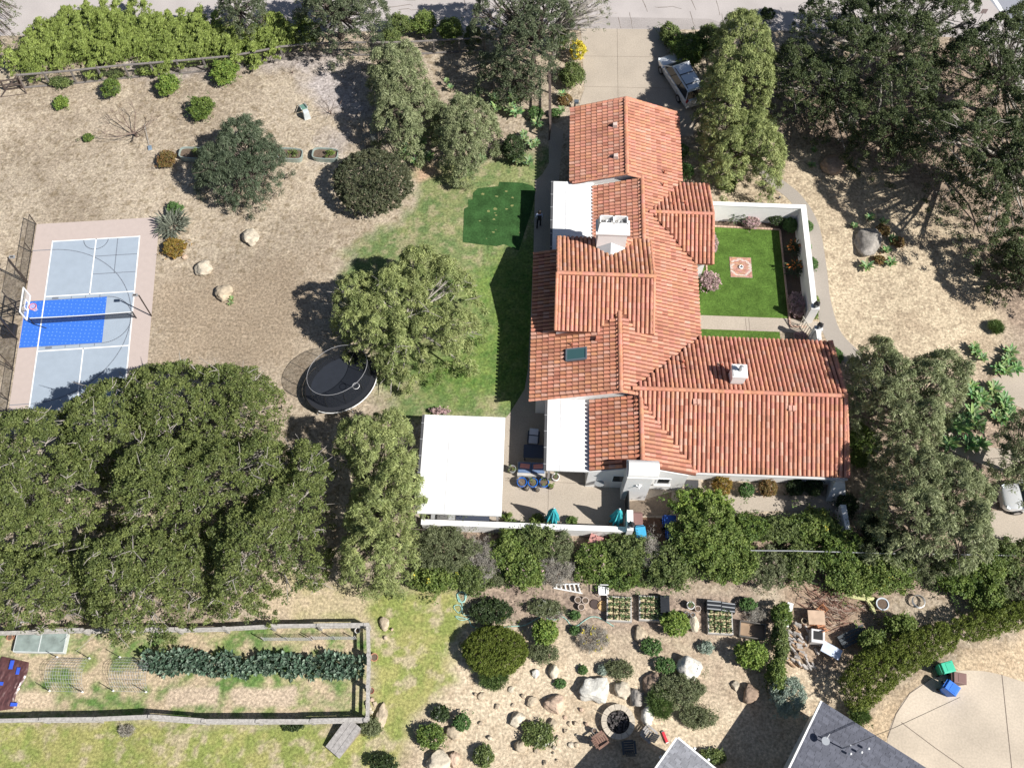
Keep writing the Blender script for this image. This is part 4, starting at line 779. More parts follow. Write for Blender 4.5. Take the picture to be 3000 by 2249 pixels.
# ---------------- along the south wing and in the band below it
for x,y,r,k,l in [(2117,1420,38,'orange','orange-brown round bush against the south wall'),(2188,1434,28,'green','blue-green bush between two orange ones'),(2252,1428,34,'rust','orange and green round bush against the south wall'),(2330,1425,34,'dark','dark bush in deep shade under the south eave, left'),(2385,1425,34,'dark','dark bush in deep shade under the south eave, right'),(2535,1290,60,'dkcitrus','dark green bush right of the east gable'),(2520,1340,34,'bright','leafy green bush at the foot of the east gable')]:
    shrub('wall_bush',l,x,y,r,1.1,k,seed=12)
BAND='bushes in the band below the patio'
BB=[(1300,1610,80,70,2.4,'olive','olive bush below the pavilion'),(1270,1690,62,40,1.8,'bright','yellow-green bush at the lower left of the band'),(1380,1690,60,42,1.7,'mixed','green bush left of the grey dry one'),(1415,1640,52,60,1.6,'dry','leafless grey bush below the patio wall'),(1450,1690,34,30,1.0,'olive','grey-green bush above the coiled hose'),
 (1500,1610,56,50,2.0,'bright','light green bush right of the grey dry one'),(1570,1580,56,48,2.2,'mixed','green bush touching the patio wall'),(1540,1670,62,48,2.0,'bright','bushy yellow-green shrub above the pink flowers'),(1640,1600,48,44,1.8,'olive','grey and purple flowered bush below the patio wall'),(1630,1670,52,36,1.6,'dry','twiggy grey bush above the white ladder'),
 (1740,1640,58,54,2.0,'bright','bright green bush below the pink box'),(1840,1620,58,54,2.1,'mixed','green bush below the blue bin'),(1905,1620,26,52,1.9,'dry','narrow grey bush beside the blue bin'),(1820,1690,62,34,1.6,'dkcitrus','dark green bush above the seed beds'),(1960,1660,72,60,2.2,'mixed','wide green bush in the middle of the band'),
 (2070,1560,90,86,3.4,'bright','tall bright green bush in front of the paved court'),(2060,1480,80,44,3.0,'citrus','bright green crown top nearest the damp paving'),(2130,1640,86,60,2.4,'bright','pale green bush right of the wide one'),(2200,1545,50,40,1.8,'dkcitrus','dark bush under the side path'),(2290,1550,62,42,1.9,'mixed','green bush in the shade of the side path'),(2390,1540,60,46,2.0,'bright','yellow-tipped bush left of the white gate pillar'),
 (2250,1660,60,52,1.9,'olive','bush with red flowers above the black bin'),(2340,1650,52,56,1.8,'mixed','bush with pink blossom right of the red flowers'),(2460,1610,62,60,2.2,'dkcitrus','dark green bush right of the gate pillar'),(2500,1690,80,44,2.0,'bright','lime-green bush above the dry palm fronds'),(2600,1680,76,48,2.0,'bright','yellow-green bush above the cactus'),(2700,1650,66,52,2.2,'olive','oleander with pink flowers right of the cactus'),(2640,1600,60,44,2.2,'greyoak','grey-green bush beneath the largest weeping tree'),
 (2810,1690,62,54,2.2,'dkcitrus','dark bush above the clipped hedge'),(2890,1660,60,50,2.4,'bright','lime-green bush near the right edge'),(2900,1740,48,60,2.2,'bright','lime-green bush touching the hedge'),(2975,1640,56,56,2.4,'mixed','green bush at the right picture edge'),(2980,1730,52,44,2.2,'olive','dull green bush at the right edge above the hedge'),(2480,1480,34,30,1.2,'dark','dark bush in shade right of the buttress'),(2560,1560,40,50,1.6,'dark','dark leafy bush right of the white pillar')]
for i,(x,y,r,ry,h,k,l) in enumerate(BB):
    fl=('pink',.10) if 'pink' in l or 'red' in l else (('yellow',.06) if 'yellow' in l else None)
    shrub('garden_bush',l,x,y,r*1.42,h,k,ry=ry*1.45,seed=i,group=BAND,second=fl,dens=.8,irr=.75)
# ---------------- rock garden plants
for n_,x,y,r,ry,h,k,l in [('clipped_dome',1450,1905,92,70,1.8,'hedge','large clipped olive-green dome beside the lower lawn'),('feathery_bush',1448,1985,44,36,.8,'grass','feathery green plant below the clipped dome'),('clipped_bush',1440,1790,72,44,1.1,'dark','dark clipped bush beside the coiled hose'),('lavender',1600,1780,60,30,.8,'olive','white-flowering bush left of the three clay pots'),
 ('garden_bush',1598,1850,42,44,1.6,'citrus','bright green bush under the green hose'),('garden_bush',1595,1910,50,34,1.1,'olive','dull olive bush below the bright green one'),('garden_bush',1740,1870,52,44,.9,'dry','thin bush with yellow leaves under the hose'),('garden_bush',1980,1825,46,42,1.6,'citrus','bright lime bush between the seed beds'),('garden_bush',1907,1895,36,28,.9,'green','low green bush beside the tan boulder'),
 ('garden_bush',2205,1915,52,48,1.9,'citrus','bright green bush left of the shrub row'),('garden_bush',2068,1896,24,20,.6,'silver','small silvery bush in the rock garden'),('garden_bush',1815,1960,46,32,.8,'olive','flat olive shrub between the boulders'),('garden_bush',1990,2020,90,56,1.3,'olive','wide see-through grey-green bush among the boulders'),('garden_bush',1950,1950,34,26,.8,'green','small green bush beside the white boulder'),('garden_bush',1935,2060,40,44,1.0,'grass','green feathery bush right of the fire pit'),('garden_bush',2050,2100,60,36,.8,'olive','low dry-green bush above the red toy'),
 ('garden_bush',1765,1962,17,17,.5,'silver','tiny blue-silver plant beside the pale boulder'),('garden_bush',1708,1962,15,15,.4,'green','tiny bright green plant'),('garden_bush',1640,2000,20,16,.4,'green','small green plant beside the clay-coloured boulder'),('garden_bush',1683,1845,18,16,.5,'green','small green plant at the hose bend'),('garden_bush',1683,1800,20,16,.5,'green','small green plant beside the clay pots'),
 ('garden_bush',1352,2115,30,28,.9,'green','round green bush above the tan boulder'),('garden_bush',1262,2155,46,40,1.2,'dkcitrus','dark green bush at the lower lawn edge'),('garden_bush',1290,2090,32,26,.8,'dark','small rose bush with white flowers at the lawn edge'),('garden_bush',1125,2235,46,30,1.2,'dark','dark bush at the bottom edge of the lawn'),('garden_bush',1575,2150,52,44,.8,'mixed','white-flowering bush among the small stones'),('garden_bush',1415,2215,34,34,.8,'mixed','white-flowering bush near the bottom edge'),('garden_bush',1085,2130,34,30,.9,'olive','grey-green bush at the lower corner of the vegetable garden'),
 ('garden_bush',1620,1800,30,16,.5,'dry','pale grey twiggy plant above the hose'),('garden_bush',2090,2215,44,24,.7,'mixed','bush with pink flowers beside the small grey roof'),
 ('silver_bush',2312,2035,56,70,2.0,'silver','silvery blue bush below the wood pile'),('climber_bush',2285,1880,26,70,1.9,'mixed','narrow climbing shrub left of the wood pile'),('climber_bush',2275,1980,32,56,1.9,'bright','yellow-green climbing shrub left of the silvery bush'),('climber_bush',2290,1800,34,40,1.6,'dkcitrus','dark climbing shrub beside the white board'),('yucca',2515,2095,32,28,.9,'grass','green spiky yucca at the edge of the dark roof'),('thin_bush',2640,1930,44,38,1.9,'olive','bare-stemmed bush growing through the clipped hedge'),('thin_bush',2560,1880,44,46,2.0,'bright','lime-leaved bush in front of the clipped hedge'),('thin_bush',2640,1830,50,40,2.1,'bright','lime-leaved bush right of the dark bench'),
 ('garden_bush',370,2140,30,18,.4,'dry','dry brown plant outside the lower fence'),('garden_bush',855,2125,36,16,.4,'dark','thin dark plant beside the lower fence'),('garden_bush',2190,1770,30,22,.8,'green','green bush right of the black bins'),('garden_bush',2215,1800,40,26,.8,'dry','bare twiggy shrub beside the tub')]:
    shrub(n_,l,x,y,r,h,k,ry=ry,seed=21,second=('white',.12) if 'white-flow' in l or 'white flow' in l else (('yellow',.2) if 'yellow leaves' in l else None),dens=1.0 if k!='dry' else .6)
# clipped hedge, as two runs
def hedge(label,px,h,seed,kind='hedge'):
    return tree('clipped_hedge',label,'hedge',kind,px,h,h*.6,zlow=h*.55,seed=seed,lr=(.9,1.5),gaps=.1,dens=1.0,R0=.6,under=.6,tr=.06,group='clipped hedge runs',lumpw=.12,oamp=.3,eup=0)
hedge('broad block of clipped olive hedge above the dark shingle roof',[(2455,1990),(2500,1925),(2600,1870),(2760,1820),(2800,1880),(2790,1905),(2700,1955),(2620,2010),(2545,2075),(2500,2085),(2470,2050)],1.9,71)
hedge('narrow clipped hedge running to the right edge above the bins',[(2760,1820),(2850,1795),(3100,1730),(3100,1815),(2960,1855),(2800,1880)],1.8,72)
# kale row ------------------------------------------------------------
def kale(px,py,r,seed,label):
    rg=random.Random(seed); c=G(px,py,.4); b=MB()
    for k in range(60):
        a=rg.uniform(0,6.283); l=r*rg.uniform(.35,1.1); dx,dy=math.cos(a),math.sin(a); w_=.075*rg.uniform(.7,1.4); z0=rg.uniform(.15,.8); z1=z0+rg.uniform(-.15,.25)
        x0,y0=c[0]+dx*l*.4,c[1]+dy*l*.4; x1,y1=c[0]+dx*l,c[1]+dy*l; mx_,my_=(x0+x1)/2,(y0+y1)/2
        g=rg.uniform(.4,1.4); b.add([(x0,y0,z0),(mx_-dy*w_,my_+dx*w_,(z0+z1)/2+.05),(x1,y1,z1),(mx_+dy*w_,my_-dx*w_,(z0+z1)/2+.05)],[(0,1,2,3)],(.09*g,.15*g,.10*g) if rg.random()>.3 else (.24*g,.32*g,.24*g))
    root=thing('kale_plant',label,'kale',(c[0],c[1],0),0,'kale plants in one row'); b.build('leaves',LEAF,root,world=True)
    MB().tube([(0,0,0),(0,0,.5)],.025,5,col=(.2,.25,.12)).build('stem',LEAF,root)
rg=random.Random(4); xs=list(range(440,1060,22))
for i,x in enumerate(xs):
    for j,dy in enumerate((-16,14)):
        kale(x+rg.uniform(-8,8),1950+dy+rg.uniform(-9,9)-(8 if x<600 else 0),rg.uniform(.38,.58)*(.75 if 690<x<740 else 1),i*2+j,('blue-green kale plant in the upper line of the long row in the vegetable garden' if j==0 else 'blue-green kale plant in the lower line of the long row in the vegetable garden'))
# bare trees ----------------------------------------------------------
def bare(label,px,py,rm,h,n,seed,m=None,name='bare_tree'):
    rg=random.Random(seed); c=G(px,py); root=thing(name,label,'bare tree',c,0,None); b=MB()
    def br(p,d,l,r,dep):
        q=p+d*l*.5+Vector((rg.uniform(-1,1),rg.uniform(-1,1),rg.uniform(-.3,.5)))*l*.08; e=p+d*l
        b.tube([p,q,e],[r,r*.8,r*.55],4,cap=False)
        if dep>0:
            for k in range(2 if dep>1 else 3): br(e,(d+Vector((rg.uniform(-1,1),rg.uniform(-1,1),rg.uniform(-.35,.5)))*.55).normalized(),l*.68,r*.6,dep-1)
    b.tube([(0,0,-.05),(0,0,h*.25)],rm*.04,6)
    for k in range(n):
        a=k*6.283/n+rg.uniform(-.3,.3); br(Vector((0,0,h*.22)),Vector((math.cos(a),math.sin(a),rg.uniform(.25,.9))).normalized(),rm*.42,rm*.018,3)
    b.build('branches',m or mat('reddish_twigs',(.17,.12,.10),.9,var=.2),root)
bare('bare leafless fruit tree lying wide on the dry lawn',400,400,2.4,1.6,9,1)
bare('small bare tree beside the lavender gravel',970,335,1.3,1.2,6,2); bare('very small bare tree near the fence top',858,215,.9,.8,4,3)
# ================================================================ SPORTS COURT
O2=np.array([-31.487,25.640]); EY=np.array([-.1152,.99334]); EX=np.array([.99334,.1152])
def cw(x,y,z=0): q=O2+EX*x+EY*y; return (q[0],q[1],z)
CRZ=math.atan2(EX[1],EX[0])
def csheet(name,pts,z,m): 
    b=MB(); P=[cw(x,y,z) for x,y in pts]
    a=sum(P[i][0]*P[(i+1)%len(P)][1]-P[(i+1)%len(P)][0]*P[i][1] for i in range(len(P)))
    if a<0: P=P[::-1]
    b.add(P,[tuple(range(len(P)))]); o=b.build(name,m); o['kind']='structure'; return o
BEI=mat('court_beige',(.46,.385,.355),.7,var=.03,scale=3); CBL=mat('court_grey_blue',(.32,.375,.445),.7,var=.03,scale=2,var2=.03)
csheet('court_surround',[(-1.33,-1.4),(7.42,-1.4),(7.4,15.0),(-1.3,15.0)],.02,BEI)
csheet('court_surface',[(0,0),(6.1,0),(6.1,13.41),(0,13.41)],.026,CBL)
def keymat():
    m=mat('court_key_blue',(.04,.155,.60),.6,var=.04); t=m.node_tree; N=t.nodes; L=t.links
    tc=N.new('ShaderNodeTexCoord'); vo=N.new('ShaderNodeTexVoronoi'); vo.feature='F1'; vo.inputs['Randomness'].default_value=.25; vo.inputs['Scale'].default_value=3.6; L.new(tc.outputs['Object'],vo.inputs['Vector'])
    mr=N.new('ShaderNodeMapRange'); mr.inputs[1].default_value=.10; mr.inputs[2].default_value=.22; mr.inputs[3].default_value=1; mr.inputs[4].default_value=0; L.new(vo.outputs['Distance'],mr.inputs[0])
    mx=N.new('ShaderNodeMix'); mx.data_type='RGBA'; L.new(mr.outputs[0],mx.inputs[0]); mx.inputs[6].default_value=(.04,.155,.60,1); mx.inputs[7].default_value=(.13,.29,.70,1); L.new(mx.outputs[2],N['Principled BSDF'].inputs['Base Color']); return m
csheet('court_key',[(-1.25,4.92),(4.25,4.92),(4.25,8.55),(-1.25,8.55)],.032,keymat())
def cline(b,pts,w,z):
    for p,q in zip(pts[:-1],pts[1:]):
        p,q=Vector(p),Vector(q); d=(q-p).normalized(); n_=Vector((-d.y,d.x))*w/2; e=d*w*.25
        P=[cw(*(v),z) for v in (p-n_-e,q-n_+e,q+n_+e,p+n_-e)]; b.add(P,[(0,1,2,3)])
b=MB()
for l in [[(0,0),(6.1,0)],[(0,13.41),(6.1,13.41)],[(0,4.57),(6.1,4.57)],[(0,8.84),(6.1,8.84)],[(3.05,0),(3.05,4.57)],[(3.05,8.84),(3.05,13.41)]]: cline(b,l,.085,.040)
for l in [[(0,-.04),(0,13.45)],[(6.1,-.04),(6.1,13.45)]]: cline(b,l,.085,.043)
o=b.build('court_lines',WPAINT); o['kind']='structure'
b=MB(); A=lambda cx_,cy_,r,a0,a1,n=40:[(cx_+r*math.cos(R(a0+(a1-a0)*i/n)),cy_+r*math.sin(R(a0+(a1-a0)*i/n))) for i in range(n+1)]
cline(b,[(-1.3,12.72)]+A(0,6.7,6.02,90,-90)+[(-1.3,.68)],.05,.036)
for l in [A(4.25,6.73,1.82,90,-90),A(3.05,13.41,.86,180,360,20),A(3.05,0,.86,0,180,20),[(4.57,13.4),(4.57,10.46)],[(3.1,11.94),(6.1,11.94)],[(3.1,10.46),(6.1,10.46)]]: cline(b,l,.05,.0365)
for yy,s in ((8.55,1),(4.92,-1)):
    for x in (1.82,2.79,3.76): cline(b,[(x,yy),(x,yy+.2*s)],.05,.0362)
    cline(b,[(.55,yy+.13*s),(.9,yy+.13*s)],.17,.0358)
    cline(b,[(-1.25,yy),(4.25,yy)],.03,.0370)
o=b.build('court_play_lines',mat('court_dark_line',(.16,.18,.22),.7,var=0)); o['kind']='structure'
NETM=mat('dark_netting',(.03,.03,.03),.8,var=0,alpha=.30)
def fence_panel(name,label,p0,p1,h,npost,netz=0,cat='fence',arms=True):
    a,c=cw(*p0),cw(*p1); root=thing(name,label,cat,a,0,'court edge fencing' )
    b=MB(); P=[tuple(np.array(a)*(1-t)+np.array(c)*t) for t in np.linspace(0,1,npost)]
    for i,p in enumerate(P): MB().tube([p,(p[0],p[1],h)],.035,6).build('post',DARKBR,root,world=True)
    for z in (h-.03,.1): MB().tube([(a[0],a[1],z),(c[0],c[1],z)],.022,5).build('rail',DARKBR,root,world=True)
    n=MB(); n.add([(a[0],a[1],.1),(c[0],c[1],.1),(c[0],c[1],h),(a[0],a[1],h)],[(0,1,2,3)]); n.build('mesh',NETM,root,world=True); return root
fence_panel('court_fence','low dark metal fence at the upper left court edge',(-1.35,15.0),(-1.38,10.25),1.25,3)
fence_panel('ball_net_fence','tall dark net frame behind the hoop, upper one',(-1.40,10.05),(-1.45,7.6),3.0,2)
fence_panel('ball_net_fence','tall dark net frame behind the hoop, lower one',(-1.42,5.6),(-1.42,3.4),3.0,2)
fence_panel('court_fence','low dark metal fence at the lower left court edge',(-1.40,3.25),(-1.42,-1.2),1.25,3)
def court_light(label,x,y,h,lx,ly):
    root=thing('court_light',label,'floodlight',cw(x,y),0,'court floodlights')
    MB().tube([(0,0,0),(0,0,h)],.045,8).build('pole',DARKBR,root)
    d=EX*lx+EY*ly; MB().tube([(0,0,h-.02),(d[0]*.7,d[1]*.7,h+.02)],.025,5).build('arm',DARKBR,root)
    MB().box((d[0],d[1],h+.03),(.36,.2,.07),rz=CRZ).build('lamp_head',GREYM,root); MB().box((d[0],d[1],h+.07),(.2,.1,.012),rz=CRZ).build('lamp_vent',DARKBR,root)
court_light('floodlight pole on the right court edge',7.42,6.78,2.75,-.25,.02); court_light('floodlight pole on the left court edge behind the hoop',-1.36,10.13,3.15,.3,0)
# hoop
hp=thing('basketball_hoop','basketball hoop with clear framed backboard over the blue key','basketball hoop',cw(-1.9,6.25),CRZ)
MB().tube([(0,0,0),(0,0,2.6),(.5,0,3.3)],[.09,.09,.07],8).build('pole',BLACKM,hp)
for z0,z1 in ((2.3,3.0),(2.75,3.6)):
    for s in (-.25,.25): MB().tube([(0,s*.3,z0),(2.25,s,z1)],.035,6).build('support_arm',BLACKM,hp)
MB().box((-.1,0,.2),(.9,1.0,.4),taper=.8).build('base_box',BLACKM,hp)
MB().bx(2.28,2.30,-.86,.86,2.92,3.93).build('backboard',mat('clear_board',(.6,.65,.7),.1,var=0,alpha=.14),hp)
b=MB(); 
for y in (-.9,.9): b.bx(2.26,2.33,y-.035,y+.035,2.87,3.98)
for z in (2.9,3.95): b.bx(2.262,2.328,-.9,.9,z-.035,z+.035)
for y in (-.3,.3): b.bx(2.305,2.335,y-.03,y+.03,3.05,3.5)
for z in (3.07,3.49): b.bx(2.306,2.334,-.3,.3,z-.025,z+.025)
b.build('board_frame',WPAINT,hp)
OR=mat('hoop_orange',(.75,.17,.10),.5,var=0); n=20
MB().tube([(2.33+.3+.23*math.cos(6.283*i/n),.23*math.sin(6.283*i/n),3.05) for i in range(n+1)],.022,5).build('rim',OR,hp)
b=MB()
for i in range(12):
    a=6.283*i/12; 
    for s in (1,-1): b.tube([(2.63+.23*math.cos(a),.23*math.sin(a),3.04),(2.63+.16*math.cos(a+s*.5),.16*math.sin(a+s*.5),2.85),(2.63+.12*math.cos(a),.12*math.sin(a),2.62)],.011,3)
b.build('net',mat('net_white',(.75,.6,.62),.8,var=0),hp)
# small ball-return bars
# pickleball net
nt_=thing('pickleball_net','low net with white top band strung across the court','net',cw(3,6.68),CRZ)
for x in (-3.45,3.4): MB().tube([(x,0,0),(x,0,.93)],.04,6).build('post',BLACKM,nt_)
b=MB();c=MB(); N_=20
zz=lambda t:.92-.07*math.sin(math.pi*t)
for i in range(N_):
    t0,t1=i/N_,(i+1)/N_; x0,x1=-3.45+6.85*t0,-3.45+6.85*t1
    b.add([(x0,0,.12),(x1,0,.12),(x1,0,zz(t1)-.05),(x0,0,zz(t0)-.05)],[(0,1,2,3)])
    c.add([(x0,-.012,zz(t0)-.06),(x1,-.012,zz(t1)-.06),(x1,.012,zz(t1)),(x0,.012,zz(t0)),(x0,.02,zz(t0)-.06),(x1,.02,zz(t1)-.06)],[(0,1,2,3),(3,2,5,4)])
b.build('netting',mat('black_netting',(.02,.02,.03),.8,var=0,alpha=.6),nt_); c.build('top_band',WPAINT,nt_)
for x in (-2.6,): MB().tube([(-3.45,0,.05),(x,-.35,.03)],.03,5).build('foot',BLACKM,nt_)
# ================================================================ TRAMPOLINE
tp=thing('trampoline','oval black trampoline with net enclosure and white edge, on the lawn border','trampoline',(-11.25,28.35,0),R(42))
def ell(a,b_,z,n=40,ox=0,oy=0): return [(ox+a*math.cos(6.2832*i/n),oy+b_*math.sin(6.2832*i/n),z) for i in range(n+1)]
MATB=mat('trampoline_mat',(.018,.022,.032),.6,var=.08,scale=3)
b=MB(); P=ell(2.15,1.62,.86)[:-1]; b.add(P,[tuple(range(40))]); b.build('jumping_mat',MATB,tp)
b=MB(); I=ell(2.15,1.62,.87)[:-1]; Q=ell(2.45,1.92,.87)[:-1]; b.add(I+Q,[(i,40+i,40+(i+1)%40,(i+1)%40) for i in range(40)]); b.build('edge_pad',mat('edge_pad',(.02,.022,.028),.5,var=0),tp)
MB().tube(ell(2.48,1.95,.86),.045,6).build('frame_ring',BLACKM,tp)
b=MB(); S=ell(2.5,1.97,.80,48); b.tube([p for i,p in enumerate(S) if 27<=i<=43],.06,6); b.build('white_trim',WPAINT,tp)
for k in range(6):
    a=6.283*k/6+.3; x,y=2.4*math.cos(a),1.88*math.sin(a); MB().tube([(x,y,.85),(x*1.06,y*1.06,0)],.035,6).build('leg',GREYM,tp)
b=MB()
for i in range(0,40): 
    p=ell(2.35,1.82,.84)[i];q=ell(2.5,1.97,.72)[i]; b.tube([p,q],.014,3,cap=False)
b.build('springs',BLACKM,tp)
for k in range(10):
    a=6.283*k/10; x,y=2.12*math.cos(a),1.6*math.sin(a); MB().tube([(x,y,.86),(x*1.03,y*1.03,1.8),(x*.97,y*.97,2.62)],.018,5).build('net_pole',BLACKM,tp)
b=MB(); I=ell(2.15,1.62,.88)[:-1]; J=ell(2.08,1.56,2.62)[:-1]; b.add(I+J,[(i,(i+1)%40,40+(i+1)%40,40+i) for i in range(40)]); b.build('enclosure_net',mat('enclosure_net',(.015,.018,.025),.8,var=0,alpha=.42),tp)
MB().tube(ell(2.09,1.57,2.62),.015,5).build('top_ring',mat('pale_ring',(.3,.3,.32),.5,var=0),tp)
MB().tube([(.35+.22*math.cos(6.283*i/14),-1.45+.22*math.sin(6.283*i/14),2.1) for i in range(15)],.018,4).build('mini_hoop',WPAINT,tp)
# ================================================================ BOULDERS
def rock(name,label,px,py,rx,ry,h,col,seed=1,group='boulders',rz=0,cat='boulder'):
    bm=bmesh.new(); bmesh.ops.create_icosphere(bm,subdivisions=4,radius=1)
    h*=.8; c=G(px,py,h*.4); a=np.linalg.norm(G(px+rx,py,h*.4)-c); b_=a*ry/rx*1.12; rg=random.Random(seed+px)
    co=np.array([v.co[:] for v in bm.verts]); pl=[(np.array([rg.gauss(0,1),rg.gauss(0,1),rg.gauss(.2,.7)]),rg.uniform(.56,.9)) for _ in range(10)]
    for n_,d in pl:
        n_=n_/np.linalg.norm(n_); s=co@n_; ov=np.clip(s-d,0,None)[:,None]; co=co-ov*n_*.85
    nz=vnoise(co[:,0]*2+co[:,2]+seed,co[:,1]*2+co[:,2]*1.7,1.3,seed%50,4); co*= (.80+.42*nz)[:,None]
    co*=np.array([a,b_,h*.62]); cr,sr=math.cos(rz),math.sin(rz); co=np.c_[co[:,0]*cr-co[:,1]*sr,co[:,0]*sr+co[:,1]*cr,co[:,2]+h*.33]
    for v,q in zip(bm.verts,co): v.co=q
    me=bpy.data.meshes.new(name); bm.to_mesh(me); bm.free(); me.polygons.foreach_set('use_smooth',[True]*len(me.polygons))
    m=mat('stone_%02d%02d%02d'%tuple(int(v*99) for v in col),col,.9,var=.22,scale=5,bump=1.0,bscale=12,var2=.22,v2scale=1.6); me.materials.append(m)
    o=bpy.data.objects.new(name,me); COL.objects.link(o); o.location=(c[0],c[1],0); tag(o,label,cat,group); return o
TAN=(.46,.38,.28);CREAM=(.50,.44,.35);GRY=(.30,.275,.25);WHT=(.60,.58,.53);BRN=(.33,.24,.18);PNK=(.50,.37,.28)
for k,(l,x,y,rx,ry,h,c_) in enumerate([('tan egg-shaped boulder alone on the dry lawn',731,693,27,27,.8,CREAM),('rough pitted boulder with hollow, left of the tan pair',596,783,27,25,.8,CREAM),('round tan boulder with a small succulent at its foot',657,857,28,25,.8,TAN),
 ('big craggy grey boulder among agaves on the wood chips',2547,710,44,46,1.2,GRY),('brown boulder in the shade of the dark oaks',2442,478,42,36,1.1,BRN),
 ('largest pale boulder with a hollow top, above the fire pit',1745,2020,54,42,1.0,WHT),('white lichen-covered boulder with dark shadow',2020,1955,38,35,1.2,WHT),('smooth round tan boulder left of the pale one',1624,2060,31,27,.8,PNK),('grey-white boulder touching the right end of the largest one',1822,2022,30,26,.8,CREAM),('grey speckled boulder above the fire pit rim',1865,2045,26,28,.8,GRY),('grey-white boulder beside the green feathery bush',1900,2092,26,27,.9,WHT),
 ('angular clay-coloured boulder in the upper rock garden',1625,1963,17,22,.6,CREAM),('flat pale boulder left of the angular one',1570,1970,14,13,.3,WHT),('sandy boulder touching the round green bush',1332,2143,27,22,.5,TAN),('tan boulder under the pink-veined one near the lower edge',1282,2228,37,30,.8,CREAM),('reddish slab boulder at the bottom edge',1330,2222,17,24,.5,PNK),
 ('cream boulder above the white-flowering bush',1515,2105,27,20,.6,CREAM),('small tan boulder right of the cream one',1560,2055,19,16,.4,TAN),('round yellowish boulder in the white-flowering bush',1525,2182,22,18,.6,TAN),('flat-topped yellow stone near the small stones',1621,2122,16,17,.4,TAN),('brown shaded boulder behind the silvery rock plants',1920,2003,36,30,.8,BRN),('tan boulder with a notch right of the middle seed bed',1878,1857,23,24,.5,TAN),('cream boulder beside the lime bush and pots',2033,1828,16,24,.5,CREAM),
 ('small tan boulder near the silvery shrub',2155,2008,14,14,.4,CREAM),('dark boulder in shade near the silvery shrub',2200,2030,26,30,.8,BRN),('long tan boulder outside the lower garden corner',1117,2093,17,32,.5,TAN),('tan rock in the lawn above the garden corner',1125,1825,15,19,.4,TAN),('brown boulder in the shaded dark corner by the yucca',1775,2030,10,9,.2,TAN),('sand-coloured boulder near the small grass bush on the left',1412,2037,13,12,.2,TAN),('pinkish rock at the foot of the court corner plants',540,752,9,7,.25,PNK)]):
    rock('boulder',l,x,y,rx,ry,h,c_,seed=k+1)
rg=random.Random(12)
SM=[(1655,2100),(1668,2120),(1680,2100),(1690,2118),(1660,2140),(1676,2152),(1692,2150),(1640,2160),(1655,2175),(1670,2180),(1690,2180),(1600,2150),(1612,2175),(1575,2200),(1590,2215),(1620,2205),(1635,2225),(1656,2218),(1600,2235),(1625,2190),(1480,2040),(1500,2065),(1460,2070),(1440,2100),(1410,2120),(1395,2030),(1470,2140),(1435,2160),(1500,2020),(1385,1995),(1535,2040),(1640,2080),(1075,2055),(1093,2048),(1098,2062),(1080,2070),(1085,2085),(1130,1842),(1150,1845),(1132,1866),(1570,2120),(1588,2100),(1700,2080),(1720,2120)]
for k,(x,y) in enumerate(SM):
    if k%3==2 and y>1990 and x>1300: continue
    r=rg.uniform(5,10); rock('garden_stone','small sandy stone among the scattered stones of the rock garden' if y>1990 and x>1300 else 'small pale stone beside the vegetable garden fence',x+rg.uniform(-3,3),y+rg.uniform(-3,3),r,r*rg.uniform(.7,1),rg.uniform(.15,.32),rg.choice([TAN,(.44,.36,.27),PNK,CREAM]),seed=100+k,group='small garden stones',cat='stone')
agave('small green succulent at the foot of the round tan boulder',667,888,20,2,7,.7,h=.2,base=(.2,.36,.12),group='agaves of the front garden',leaves=18)
# ================================================================ FENCES
def rail_fence(name,label,pts,h,step,m,rails=(1,),pw=.12,rw=.1,flat=True,wire=None,group=None,world=False,rand=0,bases=None):
    wp=[np.array(p[:2]) if world else G(*p,h)[:2] for p in pts]; root=thing(name,label,'fence',(*wp[0],0),0,group); rg=random.Random(3)
    L=[0]; 
    for a,c in zip(wp[:-1],wp[1:]): L.append(L[-1]+np.linalg.norm(c-a))
    def at(s):
        s=min(max(s,0),L[-1]-1e-6); i=max(k for k in range(len(L)-1) if L[k]<=s); t=(s-L[i])/(L[i+1]-L[i]); return wp[i]*(1-t)+wp[i+1]*t
    n=max(2,int(round(L[-1]/step))+1)
    for k in range(n):
        p=at(L[-1]*k/(n-1)); MB().box((p[0],p[1],h/2+.03),(pw,pw,h+.06+rg.uniform(0,rand))).build('post',m,root,world=True)
    for rz_ in rails:
        for k in range(n-1):
            a,c=at(L[-1]*k/(n-1)),at(L[-1]*(k+1)/(n-1)); z=h*rz_-.02; j=rg.uniform(-rand,rand)*.5
            d=c-a; ang=math.atan2(d[1],d[0]); m_=(a+c)/2; MB().box((m_[0],m_[1]+j,z+rg.uniform(-rand,rand)*.3+.003*(k%2)),(np.linalg.norm(d)+.05,rw,.07),rz=ang+rg.uniform(-rand,rand)*.08).build('rail',m,root,world=True)
    if wire:
        b=MB()
        for k in range(n-1):
            a,c=at(L[-1]*k/(n-1)),at(L[-1]*(k+1)/(n-1)); b.add([(a[0],a[1],.06),(c[0],c[1],.06),(c[0],c[1],h*.95),(a[0],a[1],h*.95)],[(0,1,2,3)])
        b.build('wire_mesh',wire,root,world=True)
    return root
WIRE=mat('thin_wire',(.12,.11,.10),.7,var=0,alpha=.14)
GRB=mat('grey_brown_wood',(.20,.18,.17),.85,var=.2,scale=6)
rail_fence('post_and_rail_fence','long grey-brown rail and wire fence along the road hedge',[(49,220),(200,208),(270,200),(345,192),(485,181),(600,171),(687,163),(750,151),(830,135),(916,127),(1061,124),(1177,124),(1285,118),(1419,111)],1.4,1.95,GRB,rails=(1,.06),rw=.15,wire=WIRE)
